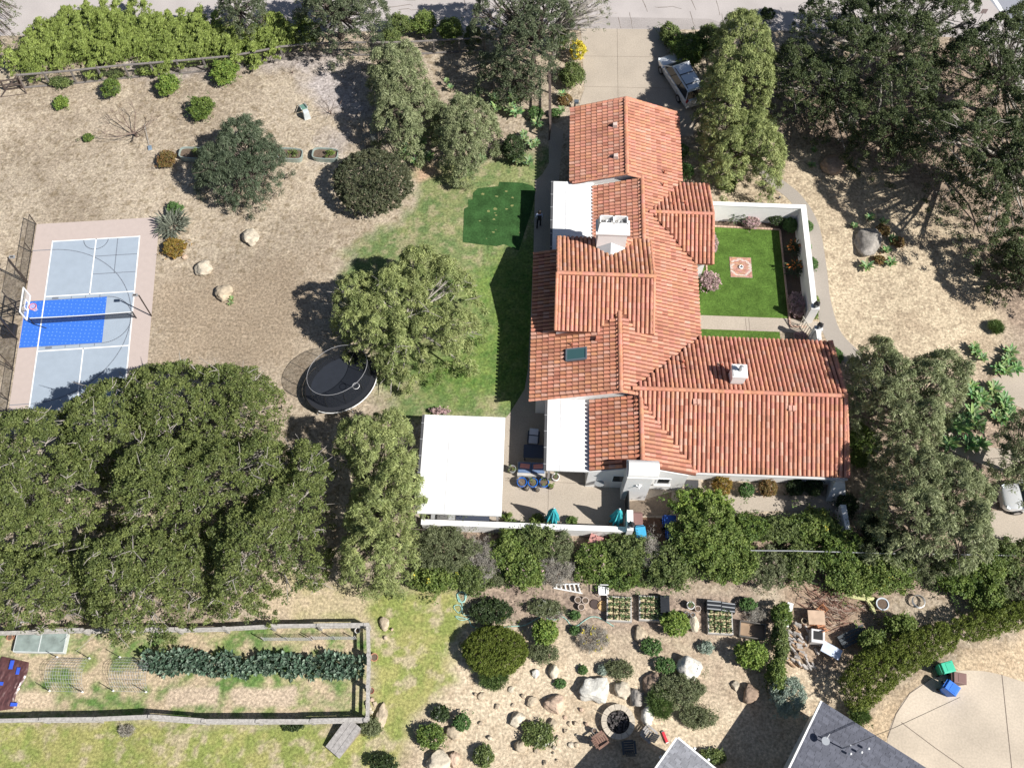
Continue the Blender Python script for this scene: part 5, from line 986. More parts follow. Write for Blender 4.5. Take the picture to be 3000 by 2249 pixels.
rail_fence('post_and_rail_fence','short dark fence running off the left picture edge',[(0,238),(49,231)],1.0,1.1,BRONZE,rails=(1,.55,.1)); 
b=MB(); a=G(50,220,1.4);c=G(2,285,0); b.tube([a,c],.05,5); c2=G(78,275,0); b.tube([a,c2],.05,5); b.tube([c,c2],.035,5); b.tube([(a+c)/2,(a+c2)/2],.035,5); tag(b.build('corner_brace',BRONZE),'dark triangular timber brace at the left end of the road fence','fence brace')
rail_fence('garden_fence','brown timber rail fence left of the driveway',[(1610,160),(1612,240),(1612,365)],1.7,2.4,BRONZE,rails=(1,.5),rw=.16,wire=WIRE)
SPL=mat('split_rail_grey',(.38,.36,.34),.9,var=.25,scale=7,bump=.5)
VG2='split rail fences round the vegetable garden'
rail_fence('split_rail_fence','upper weathered rail fence of the vegetable garden',[(-40,1852),(150,1848),(330,1841),(470,1842),(640,1840),(720,1832),(900,1831),(1070,1829)],1.15,2.9,SPL,rails=(1,.55),rw=.17,pw=.17,rand=.10,group=VG2)
rail_fence('split_rail_fence','right hand weathered rail fence of the vegetable garden',[(1076,1829),(1080,1900),(1076,1990),(1079,2040),(1075,2103)],1.15,1.9,SPL,rails=(1,.55),rw=.16,pw=.2,rand=.10,group=VG2)
rail_fence('split_rail_fence','lower weathered rail fence of the vegetable garden',[(-40,2109),(110,2107),(290,2105),(415,2096),(560,2111),(720,2112),(900,2111),(1070,2108)],1.15,2.9,SPL,rails=(1,.55),rw=.21,pw=.18,rand=.08,group=VG2)
rail_fence('wire_fence','thin pale wire fence half hidden in the bushes on the right',[(2200,1612),(2350,1613),(2640,1622),(2840,1624),(3080,1629)],1.5,2.6,GREYM,rails=(1,),pw=.05,rw=.05,wire=WIRE)
# ---- white patio wall, courtyard wall, gates
pw=thing('patio_wall','low white stucco wall along the lower patio edge','wall',(1,18.9,0))
MB().bx(-5.2,7.55,18.72,18.98,0,1.25).build('wall',WHITE,pw,world=True); MB().bx(-5.25,7.5,18.68,19.02,1.252,1.31).build('coping',WHITE,pw,world=True)
MB().bx(7.3,7.68,18.6,19.9,0,1.9).build('pier',WHITE,pw,world=True)
gt=thing('metal_gate','narrow dark metal gate between patio chimney and white pier','gate',(7.45,20.55,0)); MB().bx(7.42,7.48,19.92,21.2,.05,1.75).build('gate_panel',BLACKM,gt,world=True); MB().box((7.45,19.95,.9),(.09,.09,1.85)).build('post',BLACKM,gt,world=True)
cy=thing('courtyard_wall','white stucco wall round the green courtyard lawn','wall',(17,43.6,0))
b=MB(); b.prism([(13.42,42.85),(20.12,42.85),(20.12,34.95),(20.38,34.95),(20.42,43.1),(13.42,43.1)],0,1.9); b.build('wall',WHITE,cy,world=True)
b=MB(); b.prism([(13.42,42.81),(20.07,42.81),(20.07,34.92),(20.43,34.92),(20.47,43.14),(13.42,43.14)],1.902,1.96); b.build('coping',WHITE,cy,world=True)
MB().bx(20.0,20.55,34.55,34.9,0,2.0).build('gate_pier',WHITE,cy,world=True)
cs=thing('courtyard_wall_stub','short white wall with lantern beside the east wing roof','wall',(20.6,33,0)); MB().bx(20.2,20.5,31.6,33.0,0,1.85).build('wall',WHITE,cs,world=True); MB().bx(20.1,20.65,33.0,33.32,0,1.9).build('gate_pier',WHITE,cs,world=True)
def lantern(label,x,y,z,g='pier lanterns'):
    r=thing('pier_lantern',label,'lantern',(x,y,z),.3,g); MB().box((0,0,.04),(.22,.22,.08)).build('base',BLACKM,r); MB().box((0,0,.25),(.26,.26,.34),taper=1.2).build('glass',mat('lantern_glass',(.16,.18,.2),.2,var=0),r); MB().lathe([(.24,0),(.02,.2)],4,(0,0,.43)).build('cap',BLACKM,r)
lantern('dark lantern on the upper pier of the courtyard gate',20.28,34.72,2.0); lantern('dark lantern on the lower pier of the courtyard gate',20.38,33.16,1.9); lantern('small dark lantern on the white patio pier',7.5,18.85,1.9)
g=thing('courtyard_gate','cream barred gate standing open at the courtyard walk','gate',(20.15,33.35,0),R(115))
b=MB(); GATE=mat('gate_cream',(.50,.47,.40),.6,var=.05)
for k in range(6): b.box((.1+.2*k,0,.62),(.04,.04,1.1))
b.box((.6,0,.1),(1.2,.042,.06)); b.box((.6,0,1.15),(1.2,.042,.06)); b.build('gate_panel',GATE,g)
# brick edging and square
BRK=mat('brick_paving',(.46,.22,.16),.85,var=.25,scale=14,tint=True)
def bricks(name,label,x0,x1,y0,y1,z,ring=None,cat=None):
    b=MB(); rg=random.Random(7); bw,bh=.21,.11; r=0; y=y0
    while y<y1-.01:
        x=x0-(bw/2 if r%2 else 0)
        while x<x1:
            a=max(x,x0)+.006; c=min(x+bw,x1)-.006
            if c-a>.03:
                q=rg.uniform(.8,1.2); t=(q,q*rg.uniform(.95,1.25),q*rg.uniform(.95,1.3)); mx_,my_=(a+c)/2,y+bh/2
                if ring and abs(math.hypot(mx_-ring[0],my_-ring[1])-ring[2])<.07: t=(1.25,2.2,2.7)
                b.bx(a,c,y+.006,y+bh-.006,0,z+rg.uniform(0,.006),col=t)
            x+=bw
        y+=bh; r+=1
    b.bx(x0-.01,x1+.01,y0-.01,y1+.01,0,z-.012,col=(1.1,1.9,2.3)); o=b.build(name,BRK); tag(o,label,cat or 'paving'); return o
bricks('brick_square','red brick square with a pale ring set in the courtyard lawn',15.2,16.72,38.1,39.75,.05,ring=(15.96,38.9,.66))
f=thing('courtyard_fountain','small round water spout in the middle of the brick square','fountain',(15.96,38.9,.05)); MB().lathe([(.16,0),(.16,.1),(.11,.1),(.11,.04)],16).build('basin',WPAINT,f); MB().lathe([(.04,0),(.04,.2),(.015,.28)],8).build('spout',BLACKM,f)
b=MB(); rg=random.Random(3)
def edging(p,q):
    p,q=Vector(p),Vector(q); n=int((q-p).length/.22); 
    for i in range(n):
        c=p.lerp(q,(i+.5)/n); t=rg.uniform(.9,1.2); b.box((c.x,c.y,.05),(.20,.11,.11),rz=math.atan2((q-p).y,(q-p).x),col=(t*1.1,t*1.6,t*1.7))
for p,q in [((12.7,LT+.02),(19.0,LT-.08)),((19.02,LT-.1),(19.05,34.3)),((19.05,34.25),(20.2,34.25)),((13.55,LT),(13.5,37.6)),((12.4,37.3),(12.4,35.4))]: edging(p,q)
tag(b.build('brick_edging',BRK),'pale pink brick edging round the courtyard lawn','edging')
wp_=thing('white_pillar_wall','white angled wall stub at the end of the side path','wall',(20.9,19.8,0)); b=MB(); b.prism([(20.7,21.0),(21.05,21.0),(21.15,19.4),(20.85,19.4)],0,1.2); b.build('wall',WHITE,wp_,world=True)
# ================================================================ PATIO THINGS
BLUE=mat('blue_glaze',(.02,.13,.50),.25,var=.08,scale=6,spec=.6)
def pot(name,label,px,py,rpx,h,m,plant=None,group=None,z0=0,seed=1,cat='pot',prof=None):
    c=G(px,py,z0+h); r=np.linalg.norm(G(px+rpx,py,z0+h)-c); root=thing(name,label,cat,(c[0],c[1],z0),0,group)
    MB().lathe([(r*.62,0),(r*.98,h*.75),(r,h),(r*.84,h),(r*.8,h*.86),(0.0,h*.86)],20).build('pot_body',m,root,smooth=False)
    MB().lathe([(r*.79,h*.87),(0.001,h*.885)],16).build('soil',SOIL,root)
    if plant:
        rg=np.random.RandomState(seed+px); base,alt,L,Wd,cr,cpm,npc,mode=KIND[plant]; n=7
        ce=np.c_[rg.normal(size=(n,2))*r*.4,np.full(n,h+.12)+rg.rand(n)*.2]; V,Fq,col=leafcloud(ce,.12,10,L*.8,Wd*.8,base,alt,rg,mode); o=mesh_np('plant',V,Fq,LEAF,None,col); o.parent=root
    return root
for x,l,s in ((1529,'left',1),(1561,'middle',2),(1594,'right',3)): pot('glazed_pot',f'blue glazed pot with small plants, {l} of the row of three',x,1411 if s==1 else 1412,15,.55,BLUE,'dry' if s==1 else 'mixed','blue glazed pots',seed=s)
pot('flower_pot','white pot with grass under the corner post of the house patio cover',1628,1396,11.5,.5,WPAINT,'green'); DKP=mat('dark_pot',(.07,.06,.05),.6)
for x,y,l in ((1544,1430,'left'),(1575,1433,'right')): pot('small_pot',f'small dark pot in front of the blue pots, {l} one',x,y,6.5,.3,DKP,'dry','small dark pots')
pot('small_pot','dark pot with a leafy green plant beside the right blue pot',1614,1424,8,.3,DKP,'bright','small dark pots'); pot('planter','tall grey planter with a leafy plant beside the pavilion corner',1501,1372,11,.6,GREYM,'mixed',seed=4)
STONE=mat('pale_stone_seat',(.46,.44,.42),.8,var=.08)
bn=thing('daybed','long pale outdoor sofa with blue cushions and pink pillows behind the blue pots','sofa',(2.0-.6,21.9,0))
x0,y0=G(1515,1385,.5)[:2]; x1,y1=G(1598,1385,.5)[:2]
bn.location=((x0+x1)/2,y0+.35,0); wd=x1-x0
MB().box((0,0,.2),(wd,.95,.4)).build('frame',STONE,bn,bev=.02)
for s in (-1,1):
    MB().box((s*wd*.24,.05,.47),(wd*.46,.7,.14)).build('seat_cushion',mat('blue_cushion',(.13,.19,.32),.9,var=.05),bn,bev=.03)
    MB().box((s*wd*.23,.10,.62),(.62,.3,.13),rz=.1*s).build('pillow',mat('coral_pillow',(.70,.28,.24),.9,var=.05),bn,bev=.05)
tb=thing('patio_table','dark rectangular table in the shade of the patio','table',(*G(1568,1322,.7)[:2],0)); DKT=mat('dark_table',(.05,.06,.09),.4,var=.05)
MB().box((0,0,.7),(1.5,.9,.05)).build('table_top',DKT,tb)
for sx in (-1,1):
    for sy in (-1,1): MB().box((sx*.65,sy*.35,.34),(.07,.07,.67)).build('leg',DKT,tb)
lc_=thing('lounge_chair','pale two-cushion lounge chair in the shade of the patio','chair',(*G(1563,1280,.4)[:2],0),R(-3)); PCU=mat('pale_cushion',(.55,.58,.66),.9,var=.04)
MB().box((0,0,.22),(.72,1.0,.12)).build('frame',DKT,lc_); MB().box((0,-.18,.36),(.58,.55,.14)).build('seat_cushion',PCU,lc_,bev=.03); MB().box((0,.34,.52),(.58,.42,.14),tilt=('X',.7)).build('back_cushion',PCU,lc_,bev=.03)
for s in (-1,1): MB().box((s*.36,0,.42),(.06,.8,.05)).build('armrest',DKT,lc_)
# umbrellas
TEAL=mat('teal_canvas',(.05,.42,.47),.85,var=.08,scale=6)
def umbrella(label,px,py,seed,rz=0):
    c=G(px,py); root=thing('closed_umbrella',label,'umbrella',c,rz,'closed teal umbrellas'); rg=random.Random(seed)
    MB().tube([(0,0,.1),(0,0,2.95)],.028,6).build('pole',GREYM,root)
    b=MB(); n=32; prof=[(.05,2.82),(.12,2.6),(.20,2.2),(.27,1.7),(.34,1.15),(.36,.85)]; vs=[]
    for j,(r,z) in enumerate(prof):
        for k in range(n):
            a=6.283*k/n; rr=r*(1+.34*math.sin(k*math.pi*2*8/n+j*.5)*min(1,j/2))*(1+rg.uniform(-.08,.08)); vs.append((rr*math.cos(a),rr*math.sin(a),z+(rg.uniform(-.1,.1) if j==5 else 0)))
    b.add(vs,[(j*n+k,j*n+(k+1)%n,(j+1)*n+(k+1)%n,(j+1)*n+k) for j in range(len(prof)-1) for k in range(n)]); b.build('canopy',TEAL,root)
    MB().lathe([(.05,0),(.06,.08),(.0,.1)],8,(0,0,2.9)).build('finial',GREYM,root); MB().box((0,0,.2),(.6,.6,.4)).build('base',mat('umbrella_base',(.25,.16,.12),.8),root)
umbrella('closed teal umbrella at the middle of the low white wall',1615,1532,1); umbrella('closed teal umbrella beside the white pier',1800,1535,2,.4)
for x,y,l in ((1571,1523,'left of the middle teal umbrella'),(1674,1526,'right of the middle teal umbrella'),(1490,1520,'with sparse twigs, at the pavilion corner')): shrub('patio_bush','green bush inside the low white wall, '+l,x,y,22 if x<1600 else 18,.8,'dkcitrus' if x>1600 else 'bright',seed=2,dens=.8 if x>1500 else .35)
kt=thing('outdoor_kitchen','grey outdoor kitchen counter under the lower edge of the pavilion','counter',(-3,19.4,0)); MB().bx(-4.7,-3.2,19.06,19.7,0,.92).build('grill_cabinet',GREYM,kt,world=True); MB().bx(-3.15,-1.1,19.06,19.7,0,.9).build('counter_top',DKT,kt,world=True); MB().bx(-4.3,-3.6,19.1,19.6,.92,1.1).build('grill_lid',mat('steel',(.4,.4,.4),.35,metal=.8,var=0),kt,world=True)
sc_=thing('wall_basin','round dark metal wall lamp on the stucco wall beside the patio cover','wall lamp',(5.7,21.95,1.0)); MB().lathe([(.0,0),(.2,.05),(.32,.16)],14,(0,-.12,.0),sy=.7).build('bowl',mat('pewter',(.35,.36,.37),.4,metal=.4),sc_); MB().box((0,-.02,.06),(.1,.06,.1)).build('bracket',BLACKM,sc_)
# bins ----------------------------------------------------------------
def bin_(label,px,py,rz,col,h=1.05,w_=.62,d=.78,name='wheelie_bin',group='wheelie bins'):
    c=G(px,py,h); root=thing(name,label,'bin',(c[0],c[1],0),rz,group); m=mat('plastic_%02d%02d%02d'%tuple(int(v*99) for v in col),col,.45,var=.04)
    b=MB(); b.add([(-w_*.4,-d*.36,0),(w_*.4,-d*.36,0),(w_*.4,d*.36,0),(-w_*.4,d*.36,0),(-w_*.5,-d*.5,h*.93),(w_*.5,-d*.5,h*.93),(w_*.5,d*.5,h*.93),(-w_*.5,d*.5,h*.93)],[(0,3,2,1),(0,1,5,4),(1,2,6,5),(2,3,7,6),(3,0,4,7)]); b.build('bin_body',m,root)
    MB().add([(-w_*.53,-d*.54,h*.93),(w_*.53,-d*.54,h*.93),(w_*.53,d*.48,h*.93),(-w_*.53,d*.48,h*.93),(-w_*.5,-d*.5,h),(w_*.5,-d*.5,h),(w_*.45,d*.42,h*1.03),(-w_*.45,d*.42,h*1.03)],[(0,3,2,1),(4,5,6,7),(0,1,5,4),(1,2,6,5),(2,3,7,6),(3,0,4,7)]).build('lid',m,root,bev=.015)
    MB().bx(-w_*.36,w_*.36,-d*.36,d*.12,h*1.012,h*1.035).build('lid_panel',m,root,bev=.006)
    MB().tube([(-w_*.4,d*.56,h*.93),(w_*.4,d*.56,h*.93)],.02,6).build('handle',m,root)
    for s in (-1,1): MB().tube([(s*w_*.42,d*.42,.12),(s*w_*.52,d*.42,.12)],.12,12).build('wheel',BLACKM,root)
    return root
BW=(.20,.115,.105)
bin_('green wheelie bin, rearmost of the three on the neighbour drive',2777,1953,R(105),(.05,.47,.30)); bin_('brown wheelie bin, right one of the three on the neighbour drive',2812,1985,R(82),BW,h=.95); bin_('blue wheelie bin, nearest of the three on the neighbour drive',2790,2013,R(52),(.03,.17,.68))
bin_('brown wheelie bin beside the white patio pier',1868,1517,R(0),BW,h=1.0); bin_('light blue recycling bin beside the white patio pier',1878,1558,R(8),(.05,.33,.55),h=1.0)
bin_('blue bin in the shade left of the tall green bush, upper one',1962,1522,R(90),(.02,.08,.35),h=1.0); bin_('blue bin in the shade left of the tall green bush, lower one',1972,1562,R(90),(.02,.08,.35),h=1.0)
o=MB().box((0,0,.35),(.85,.75,.7),taper=.96).build('storage_box',mat('rose_box',(.45,.22,.20),.6)); o.location=(*G(1745,1583,.7)[:2],0); o.rotation_euler[2]=R(-20); tag(o,'rose pink box below the low white patio wall','box')
# ================================================================ CARS
def car(name,label,loc,rz,L=5.1,W_=1.95,Hh=1.75,col=(.72,.74,.78),kind='van'):
    root=thing(name,label,'car',loc,rz,None); BODY=mat('car_paint_'+kind,col,.25,metal=.35,var=.0,coat=.6,spec=.5)
    hw=W_/2
    # stations: x, halfwidth at sill, halfwidth at belt, z belt (shoulder)
    st=[(L*.5,.62,.55,.62),(L*.485,.80,.74,.74),(L*.44,.92,.86,.84),(L*.36,.98,.92,.93),(L*.26,1,.95,1.0),(L*.1,1,.97,1.03),(-L*.15,1,.97,1.05),(-L*.36,1,.96,1.07),(-L*.46,.96,.92,1.05),(-L*.5,.88,.82,.95)]
    prof=[]; 
    for x,ws,wb,zb in st:
        ring=[(x,-hw*ws*.9,.22),(x,-hw*ws,.45),(x,-hw*wb*1.01,zb-.12),(x,-hw*wb*.9,zb),(x,0,zb+.03),(x,hw*wb*.9,zb),(x,hw*wb*1.01,zb-.12),(x,hw*ws,.45),(x,hw*ws*.9,.22)]; prof.append(ring)
    vs=[v for r in prof for v in r]; n=9; fs=[(i*n+k,(i+1)*n+k,(i+1)*n+k+1,i*n+k+1) for i in range(len(prof)-1) for k in range(n-1)]
    fs+=[(i*n+8,(i+1)*n+8,(i+1)*n,i*n) for i in range(len(prof)-1)]+[tuple(range(n-1,-1,-1)),tuple((len(prof)-1)*n+k for k in range(n))]
    fs=[f[::-1] for f in fs]
    body=MB().add(vs,fs).build('body',BODY,root,smooth=False); sm=body.modifiers.new('s','SUBSURF'); sm.levels=1; sm.render_levels=2
    # glasshouse
    xb0,xt0,xt1,xb1=L*.27,L*.10,-L*.43,-L*.47; wb,wt=hw*.90,hw*.74; zb=1.04; zt=Hh
    g=[(xb0,-wb,zb),(xb0,wb,zb),(xb1,wb,zb),(xb1,-wb,zb),(xt0,-wt,zt-.04),(xt0,wt,zt-.04),(xt1,wt,zt-.04),(xt1,-wt,zt-.04)]
    MB().add(g,[(0,1,5,4),(1,2,6,5),(2,3,7,6),(3,0,4,7)]).build('windows',GLASSD,root)
    MB().add([(xt0+.06,-wt-.01,zt-.05),(xt0+.06,wt+.01,zt-.05),(xt1-.05,wt+.01,zt-.05),(xt1-.05,-wt-.01,zt-.05),(xt0-.12,-wt*.9,zt+.03),(xt0-.12,wt*.9,zt+.03),(xt1+.1,wt*.9,zt+.02),(xt1+.1,-wt*.9,zt+.02)],[(4,5,6,7),(0,1,5,4),(1,2,6,5),(2,3,7,6),(3,0,4,7)]).build('roof',BODY,root,bev=.03)
    for s in (-1,1):
        for t in (0.0,.30,.62,1.0):
            xb=xb0*(1-t)+xb1*t; xt=xt0*(1-t)+xt1*t; r=.035 if t in (0.0,) else (.028 if t<1 else .05)
            MB().tube([(xb,s*(wb+.01),zb-.02),(xt,s*(wt+.012),zt-.04)],r,5).build('pillar',BODY if t in (0.0,1.0) else BLACKM,root)
        MB().tube([(xt0-.25,s*wt*.86,zt+.02),(xt0-.4,s*wt*.86,zt+.07),(xt1+.4,s*wt*.86,zt+.07),(xt1+.25,s*wt*.86,zt+.02)],.022,5).build('roof_rail',BLACKM,root)
        m_=MB().box((L*.235,s*(hw+.10),1.08),(.14,.2,.13)).build('mirror',BODY,root,bev=.03)
        MB().box((L*.45,s*hw*.72,.72),(.22,.28,.12),rz=-s*.5).build('headlight',mat('headlight',(.7,.75,.8),.1,var=0),root); MB().box((-L*.485,s*hw*.82,.95),(.1,.2,.2),rz=s*.2).build('tail_light',mat('tail_light',(.35,.02,.02),.3,var=0),root)
        for x in (L*.31,-L*.29):
            w=MB().tube([(x,s*(hw-.22),.33),(x,s*(hw+.01),.33)],.335,20).build('wheel',mat('tyre',(.02,.02,.02),.8,var=0),root)
            MB().tube([(x,s*(hw+.0),.33),(x,s*(hw+.02),.33)],.21,14).build('rim',mat('alloy',(.5,.5,.52),.35,metal=.8,var=0),w)
            MB().lathe([(.0,0)],1) if 0 else None
        for x in (L*.10,-L*.12): MB().box((x,s*(hw*.985),.93),(.2,.03,.03)).build('door_handle',GREYM,root)
        for x in (L*.215,L*.0,-L*.215): MB().box((x,s*hw*1.0,.70),(.012,.012,.62)).build('door_seam',BLACKM,root)
    MB().box((-L*.503,0,.62),(.03,.5,.14)).build('number_plate',WPAINT,root)
    for y in (-.25,.25): MB().box((xt1*.25,y*0,zt+.06),(.05,wt*1.7,.03)).build('roof_bar',BLACKM,root) if y>0 else None
    MB().box((xt1*.72,0,zt+.058),(.05,wt*1.7,.03)).build('roof_bar',BLACKM,root)
    return root
vf=np.array([10.80,56.62]);vr=np.array([12.02,53.94]); d=(vf-vr)/np.linalg.norm(vf-vr); nrm_=np.array([d[1],-d[0]]); cc=(vf+vr)/2+nrm_*.97
car('parked_van','silver minivan on the driveway half under the weeping tree',(cc[0],cc[1],.012),math.atan2(d[1],d[0]))
car('parked_car','white car cut off by the right picture edge',(33.6,22.15,.012),R(182),L=4.8,W_=1.9,Hh=1.6,col=(.82,.83,.85),kind='white')
# ================================================================ LEFT LAWN ODDMENTS
ZN=mat('galvanised',(.36,.43,.40),.45,metal=.3,var=.1,scale=6)
def trough(label,px,py,kind_,rz=0):
    c=G(px,py,.5); root=thing('stock_tank',label,'planter',(c[0],c[1],0),rz,'galvanised oval planters'); n=28
    def ring(r1,r2,z): return [((abs(math.cos(a))**.5)*(1 if math.cos(a)>=0 else -1)*r1,(abs(math.sin(a))**.5)*(1 if math.sin(a)>=0 else -1)*r2,z) for a in [6.2832*k/n for k in range(n)]]
    vs=ring(.92,.47,0)+ring(.97,.52,.5)+ring(.91,.46,.5)+ring(.88,.43,.36); b=MB(); b.add(vs,[(j*n+k,j*n+(k+1)%n,(j+1)*n+(k+1)%n,(j+1)*n+k) for j in range(3) for k in range(n)]); b.build('tank',ZN,root)
    MB().add(ring(.89,.44,.37),[tuple(range(n))]).build('soil',SOIL,root)
    rg=np.random.RandomState(px); base,alt,L,Wd,cr,cpm,npc,mode=KIND[kind_]; ce=np.c_[rg.normal(size=14)*.18+.4,rg.normal(size=14)*.15,.55+rg.rand(14)*.25]; V,Fq,col=leafcloud(ce,.16,14,L,Wd,base,alt,rg,mode); o=mesh_np('plant',V,Fq,LEAF,None,col); o.parent=root
trough('oval metal planter with a green shrub, clear on the dry lawn',952,449,'bright',R(-2)); trough('oval metal planter half under the feathery tree, right side',848,449,'mixed',R(-2)); trough('oval metal planter half under the feathery tree, left side',562,447,'mixed',R(-2))
cg=thing('wire_cage','grey wire mesh box beside the weeping tree','cage',(*G(1085,408,.3)[:2],0),R(25)); WG=mat('cage_mesh',(.25,.27,.25),.7,var=0,alpha=.35)
MB().box((0,0,.3),(1.1,.9,.6)).build('mesh',WG,cg)
for sx in (-1,1):
    for sy in (-1,1): MB().tube([(sx*.55,sy*.45,0),(sx*.55,sy*.45,.6)],.02,4).build('corner_rod',GREYM,cg)
sl_=thing('toy_slide','pale green plastic toy slide on the dry lawn','toy',(*G(893,325,.3)[:2],0),R(115)); PG_=mat('mint_plastic',(.22,.46,.38),.5,var=.1); PG2=mat('pale_grey_plastic',(.55,.60,.62),.5)
MB().add([(-.2,-.22,.75),(-.2,.22,.75),(.9,.22,.06),(.9,-.22,.06),(-.2,-.22,.70),(-.2,.22,.70),(.9,.22,.0),(.9,-.22,.0)],[(0,3,2,1),(4,5,6,7),(0,1,5,4),(1,2,6,5),(2,3,7,6),(3,0,4,7)]).build('chute',PG_,sl_); MB().box((-.45,0,.38),(.4,.5,.76),taper=.8).build('ladder',PG2,sl_)
for s in (-1,1): MB().tube([(-.2,s*.24,.82),(.9,s*.24,.14)],.035,5).build('side_rail',PG2,sl_)
sp=thing('garden_shovel','grey long-handled scoop lying by the bare tree','tool',(*G(437,425,.1)[:2],0),R(110)); MB().tube([(0,0,.12),(1.9,0,.25)],.02,5).build('handle',GREYM,sp); MB().box((-.25,0,.1),(.45,.3,.06),taper=.8).build('blade',mat('blue_steel',(.25,.33,.42),.4,metal=.3),sp); rock('garden_stone','two-tone tan stone beside the grey scoop',412,428,7,6,.2,TAN,seed=9,group=None,cat='stone')
def bollard(label,px,py,h=.75):
    k_=min(1,h/.6); r=thing('bollard_lamp',label,'lamp',(*G(px,py),),0,'garden lamps'); MB().tube([(0,0,0),(0,0,h)],.06,8).build('post',BLACKM,r); MB().box((.1*k_,0,h),(.34*k_,.24*k_,.22*k_)).build('lamp_head',mat('lamp_grey',(.10,.12,.15),.4),r)
bollard('dark lamp post at the left driveway edge',1683,318); bollard('tiny pale lamp beside the curved front path',2281,583,.22)
# traffic sign pole at the corner
sg=thing('sign_post','thin leaning sign post at the top right road corner','sign',(*G(2850,92),)); MB().tube([(0,0,0),(0,0,2.2)],.03,6).build('post',GREYM,sg); MB().box((0,0,2.1),(.45,.03,.45)).build('sign_plate',BRN and mat('sign_back',(.3,.24,.24),.6),sg)
# ================================================================ VEGETABLE GARDEN
cf=thing('cold_frame','glazed cold frame with pale frame at the left end of the garden','cold frame',(*G(120,1882,.3)[:2],0),R(1)); PALE=mat('frame_pale',(.55,.58,.58),.6)
for s in (-1,1): MB().box((0,s*.55,.2),(2.9,.05,.4)).build('side_board',PALE,cf); MB().box((s*1.45,0,.2),(.05,1.1,.402)).build('end_board',PALE,cf)
MB().box((0,0,.41),(.05,1.1,.03)).build('glazing_bar',PALE,cf); MB().box((0,0,.40),(2.86,1.06,.012)).build('glass',mat('greenish_glass',(.35,.42,.40),.15,var=.25,scale=2,alpha=.55),cf); MB().box((0,0,.05),(2.8,1.0,.1)).build('bed',mat('bed_soil',(.15,.17,.13),.9,var=.5,scale=5),cf)
for x,y,r in ((28,1866,9),(48,1866,9)): pot('terracotta_saucer','terracotta ring pot left of the cold frame, %s one'%('left' if x<40 else 'right'),x,y,r,.15,TERRA,None,'terracotta rings')
def arch(label,px,py,seed):
    c=G(px,py); root=thing('wire_arch',label,'trellis',c,0,'bent wire plant supports'); b=MB(); m=mat('wire_grey',(.42,.44,.46),.5,metal=.3,var=0)
    w_,d,h=2.1,1.9,.95; f=lambda t:(d*(t-.5),h*math.sin(math.pi*t)**.75)
    for i in range(15):
        x=-w_/2+w_*i/14; b.tube([(x,*f(k/10)) for k in range(11)],.009,3,cap=False)
    for k in range(0,11):
        b.tube([(-w_/2,*f(k/10)),(w_/2,*f(k/10))],.009,3,cap=False)
    b.build('mesh',m,root)
    for sx in (-1,1):
        for sy in (-1,1): MB().tube([(sx*w_*.45,sy*d*.5,0),(sx*w_*.45,sy*d*.5,1.1)],.022,5).build('stake',BLACKM,root); MB().tube([(sx*w_*.45,sy*d*.5,0),(sx*w_*.45,sy*d*.5,.12)],.06,6).build('stake_foot',WPAINT,root)
arch('bent wire mesh support, left one of two',205,1975,1); arch('bent wire mesh support beside the kale row, right one of two',390,1975,2)
def mesh_fence(label,x0,x1,y,group='wire plant panels'):
    a,c=G(x0,y),G(x1,y); root=thing('wire_trellis',label,'trellis',a,0,group); b=MB(); n=int(np.linalg.norm(c-a)/.12)
    for i in range(n+1): p=a+(c-a)*i/n; b.tube([p,(p[0],p[1],.9)],.007,3,cap=False)
    for k in range(8): z=.08+.115*k; b.tube([(a[0],a[1],z),(c[0],c[1],z)],.007,3,cap=False)
    b.build('mesh',GREYM,root,world=True)
    for t in (0,.5,1): p=a+(c-a)*t; MB().tube([(p[0],p[1],0),(p[0],p[1],1.0)],.03,5).build('stake',GREYW,root,world=True)
mesh_fence('long wire plant panel above the kale row, left half',775,915,1876); mesh_fence('long wire plant panel above the kale row, right half',920,1045,1873)
# crumpled tarp
n=40; X,Y=np.meshgrid(np.linspace(-1,1,n),np.linspace(-1,1,n)); a=G(22,2005)[:2]
h_=.03+.13*np.abs(vnoise(X*1.2+3,Y*1.2,2.2,5,4)-.5)*2+.05*vnoise(X,Y,7,6,2); ed=np.clip(np.minimum(1-np.abs(X),1-np.abs(Y))*6,0,1); h_=.03+h_*ed
xx=X*(.82+.12*np.sin(Y*3)); V=np.c_[(a[0]+xx+.10*Y).ravel(),(a[1]+Y*1.45*(1-.1*X)).ravel(),h_.ravel()]; i=(np.arange(n-1)[:,None]*n+np.arange(n-1)).ravel(); o=mesh_np('tarp',V,np.c_[i,i+1,i+n+1,i+n],mat('brown_tarp',(.10,.045,.045),.3,var=.2,scale=6,spec=.7),smooth=True); tag(o,'crumpled shiny brown tarpaulin at the left picture edge','tarpaulin')
b=MB()
for (x,y,w_,h2) in ((38,1948,8,18),(57,1966,7,14),(45,2064,14,7),(4,2003,14,7)): p=G(x,y); b.box((p[0],p[1],.2),(w_*.028,h2*.028,.02))
b.build('blue_tape',mat('blue_tape',(.04,.10,.55),.5),None).parent=o
pot('flower_pot','large empty terracotta pot outside the garden fence',1096,1924,12,.4,TERRA); pot('flower_pot','small red pot outside the garden fence corner',1087,2022,9,.3,mat('red_pot',(.30,.08,.07),.6))
pot('bucket','white bucket in the upper corner of the vegetable garden',1047,1846,8,.35,WPAINT); 
bx_=thing('wooden_ramp','weathered wooden box ramp below the garden fence corner','ramp',(*G(1007,2160,.4)[:2],0),R(54)); RW=mat('ramp_wood',(.28,.24,.22),.9,var=.2,scale=7)
